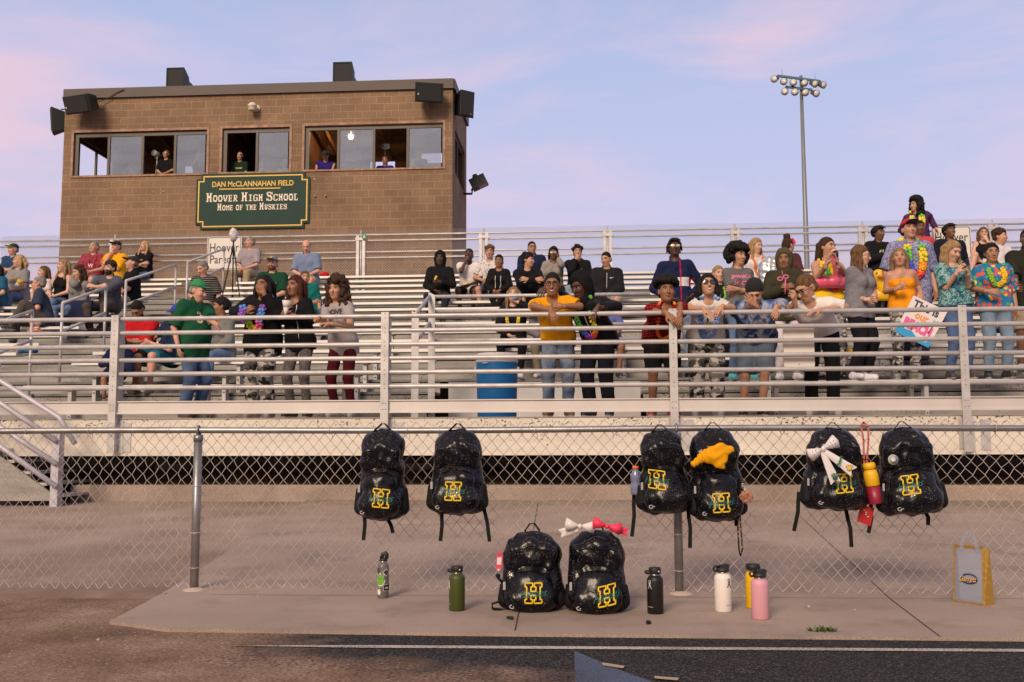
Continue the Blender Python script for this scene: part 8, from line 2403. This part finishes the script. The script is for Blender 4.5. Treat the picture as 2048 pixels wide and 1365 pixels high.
little2('green soda bottle on the bench beside the older person', 97, 7, .034, .2, (.05, .25, .03), (.1, .35, .05))
little2('sports bottle with orange cap on a low bench behind the rail post', 261, 2, .034, .2, (.5, .5, .55), (.7, .14, .03))
little2('clear bottle with white cap on a high bench by the wall edge', 112, 12, .034, .2, (.45, .48, .55), (.6, .6, .6))
# popcorn bag, seat pad, red cloth
p = Vector((onseat(72, 5), seatp(5), ZS(5)))
D = SDF(.012); D.cap((-.06, 0, .06), (.06, 0, .06), .06, .06, .04); D.cap((-.05, 0, .2), (.05, 0, .2), .05, .05, .06); D.planes.append((np.array([0, 0, .0]), np.array([0, 0, -1.])))
D.noise = lambda X, Y_, Z: .006 * np.sin(50 * X + 30 * Z) * np.sin(40 * Z)
V, Q = D.mesh(); o = np_mesh('popcorn_bag', [(V, Q, 0)], [cloth('leaf', (.5, .42, .34), (.35, .04, .03), .8)]); o.location = p; tag(o, 'red and white printed popcorn bag on a bench at left', 'bag')
p = Vector((onseat(148, 7), seatp(7) - .02, ZS(7)))
e = tag(empty('stadium_seat', p), 'navy folding stadium seat on a left bench', 'seat'); mb = MB(); mb.box((-.24, -.1, .0), (.24, .2, .05)); mb.build('cushion', cloth('plain', (.02, .025, .06)), e); mb = MB(); mb.obox((0, .2, .2), (.24, 0, 0), (0, .03, .0), (0, .02, .17)); mb.build('backrest', cloth('plain', (.022, .028, .07)), e)
p = Vector((onseat(647, 14), seatp(14) - .06, ZS(14)))
D = SDF(.012); D.cap((-.06, 0, .03), (.08, 0, .045), .03, .05, .03); D.cap((-.02, 0, .03), (.04, 0, .09), .03, .02, .03); D.planes.append((np.array([0, 0, .0]), np.array([0, 0, -1.])))
V, Q = D.mesh(); o = np_mesh('red_cloth', [(V, Q, 0)], [cloth('plain', (.5, .012, .02))]); o.location = p; tag(o, 'crumpled red cloth on the top bench right of the balding person', 'cloth')
for px, k, col, lab in ((1690, 2, (.7, .45, .02), 'yellow bundle on a low right bench'), (60, 3, (.02, .1, .25), 'blue jacket lying on a low left bench')):
    p = Vector((onseat(px, k), seatp(k), ZS(k))); D = SDF(.012); D.cap((-.1, 0, .03), (.1, 0, .04), .05, .06, .03); D.cap((-.03, 0, .05), (.05, .02, .08), .05, .03, .03); D.planes.append((np.array([0, 0, .0]), np.array([0, 0, -1.]))); D.noise = lambda X, Y_, Z: .008 * np.sin(40 * X + 20 * Z) * np.sin(50 * Z + 30 * Y_)
    V, Q = D.mesh(); o = np_mesh('folded_garment', [(V, Q, 0)], [cloth('plain', col)]); o.location = p; tag(o, lab, 'clothing')
# tripods
def tripod(label, top_, feet, Y, name='tripod', zf=None, col=BLK, rad=.014):
    t_ = P(*top_, Y); e = tag(empty(name, (t_.x, t_.y, zf)), label, 'tripod'); o_ = Vector(e.location)
    for fx, fy_ in feet:
        f = Vector((P(fx, 500, Y).x, Y + fy_, zf)); mid = t_ + (f - t_) * .5
        mb = MB(); mb.tube([t_ - o_, mid - o_, f - o_], [rad, rad, rad * .7], 6); mb.build('leg', col, e)
    mb = MB(); mb.tube([t_ - o_ + Vector((0, 0, -.25)), t_ - o_ + Vector((0, 0, .08))], rad * 1.2, 6); mb.box(tuple(t_ - o_ + Vector((-.04, -.04, .06))), tuple(t_ - o_ + Vector((.04, .04, .13)))); mb.build('head', col, e)
    return e, t_, o_
Yt = YK(11) - .2
e, t_, o_ = tripod('black tripod with a plastic wrapped camera in front of the parents sign', (467, 488), ((444, -.1), (488, -.05), (455, .35)), Yt, zf=ZF(11))
D = SDF(.012); D.ell((0, 0, .18), np.array([.085, .1, .14]), k=.03); D.noise = lambda X, Y_, Z: .008 * np.sin(60 * X + 20 * Z) * np.sin(45 * Z + 30 * Y_)
V, Q = D.mesh(); o = np_mesh('wrapped_camera', [(V + np.array(t_), Q, 0)], [M((.6, .55, .54), .3, bump=.5, bscale=60)]); 
c_ = np.array(t_); o.data.transform(Matrix.Translation(Vector(-t_))); o.location = t_; tag(o, 'camera wrapped in a white plastic bag on the black tripod', 'camera')
Yw = YB + .6
e, t_, o_ = tripod('silver tripod with a video camera in the left press box window', (314, 322), ((306, -.1), (324, -.1), (314, .3)), Yw, zf=zfl, col=M((.5, .5, .5), .4, .5), rad=.022)
e = tag(empty('video_camera', P(313, 309, Yw)), 'pale video camera on the silver tripod in the press box', 'camera'); mb = MB(); mb.lathe([(.03, -.2), (.07, -.2), (.085, -.05), (.09, .12), (.07, .13)], 14, (0, 0, 0), 0, (-.25, -1, .1)); mb.build('lens', M((.5, .47, .42), .4), e); mb = MB(); mb.box((-.06, .02, -.07), (.08, .3, .09)); mb.tube([(-.05, .0, .13), (.1, .1, .13)], .025, 8); mb.build('camera_body', BLK, e)
e, t_, o_ = tripod('black tripod holding a phone clamp in the right press box window', (771, 305), ((756, -.1), (786, -.1), (771, .3)), YB + .62, zf=zfl, rad=.02)
slab('grey phone in a clamp on the press box tripod', 'mobile_phone', 'phone', P(771, 293, YB + .6), .22, .02, .13, (.4, .4, .4))
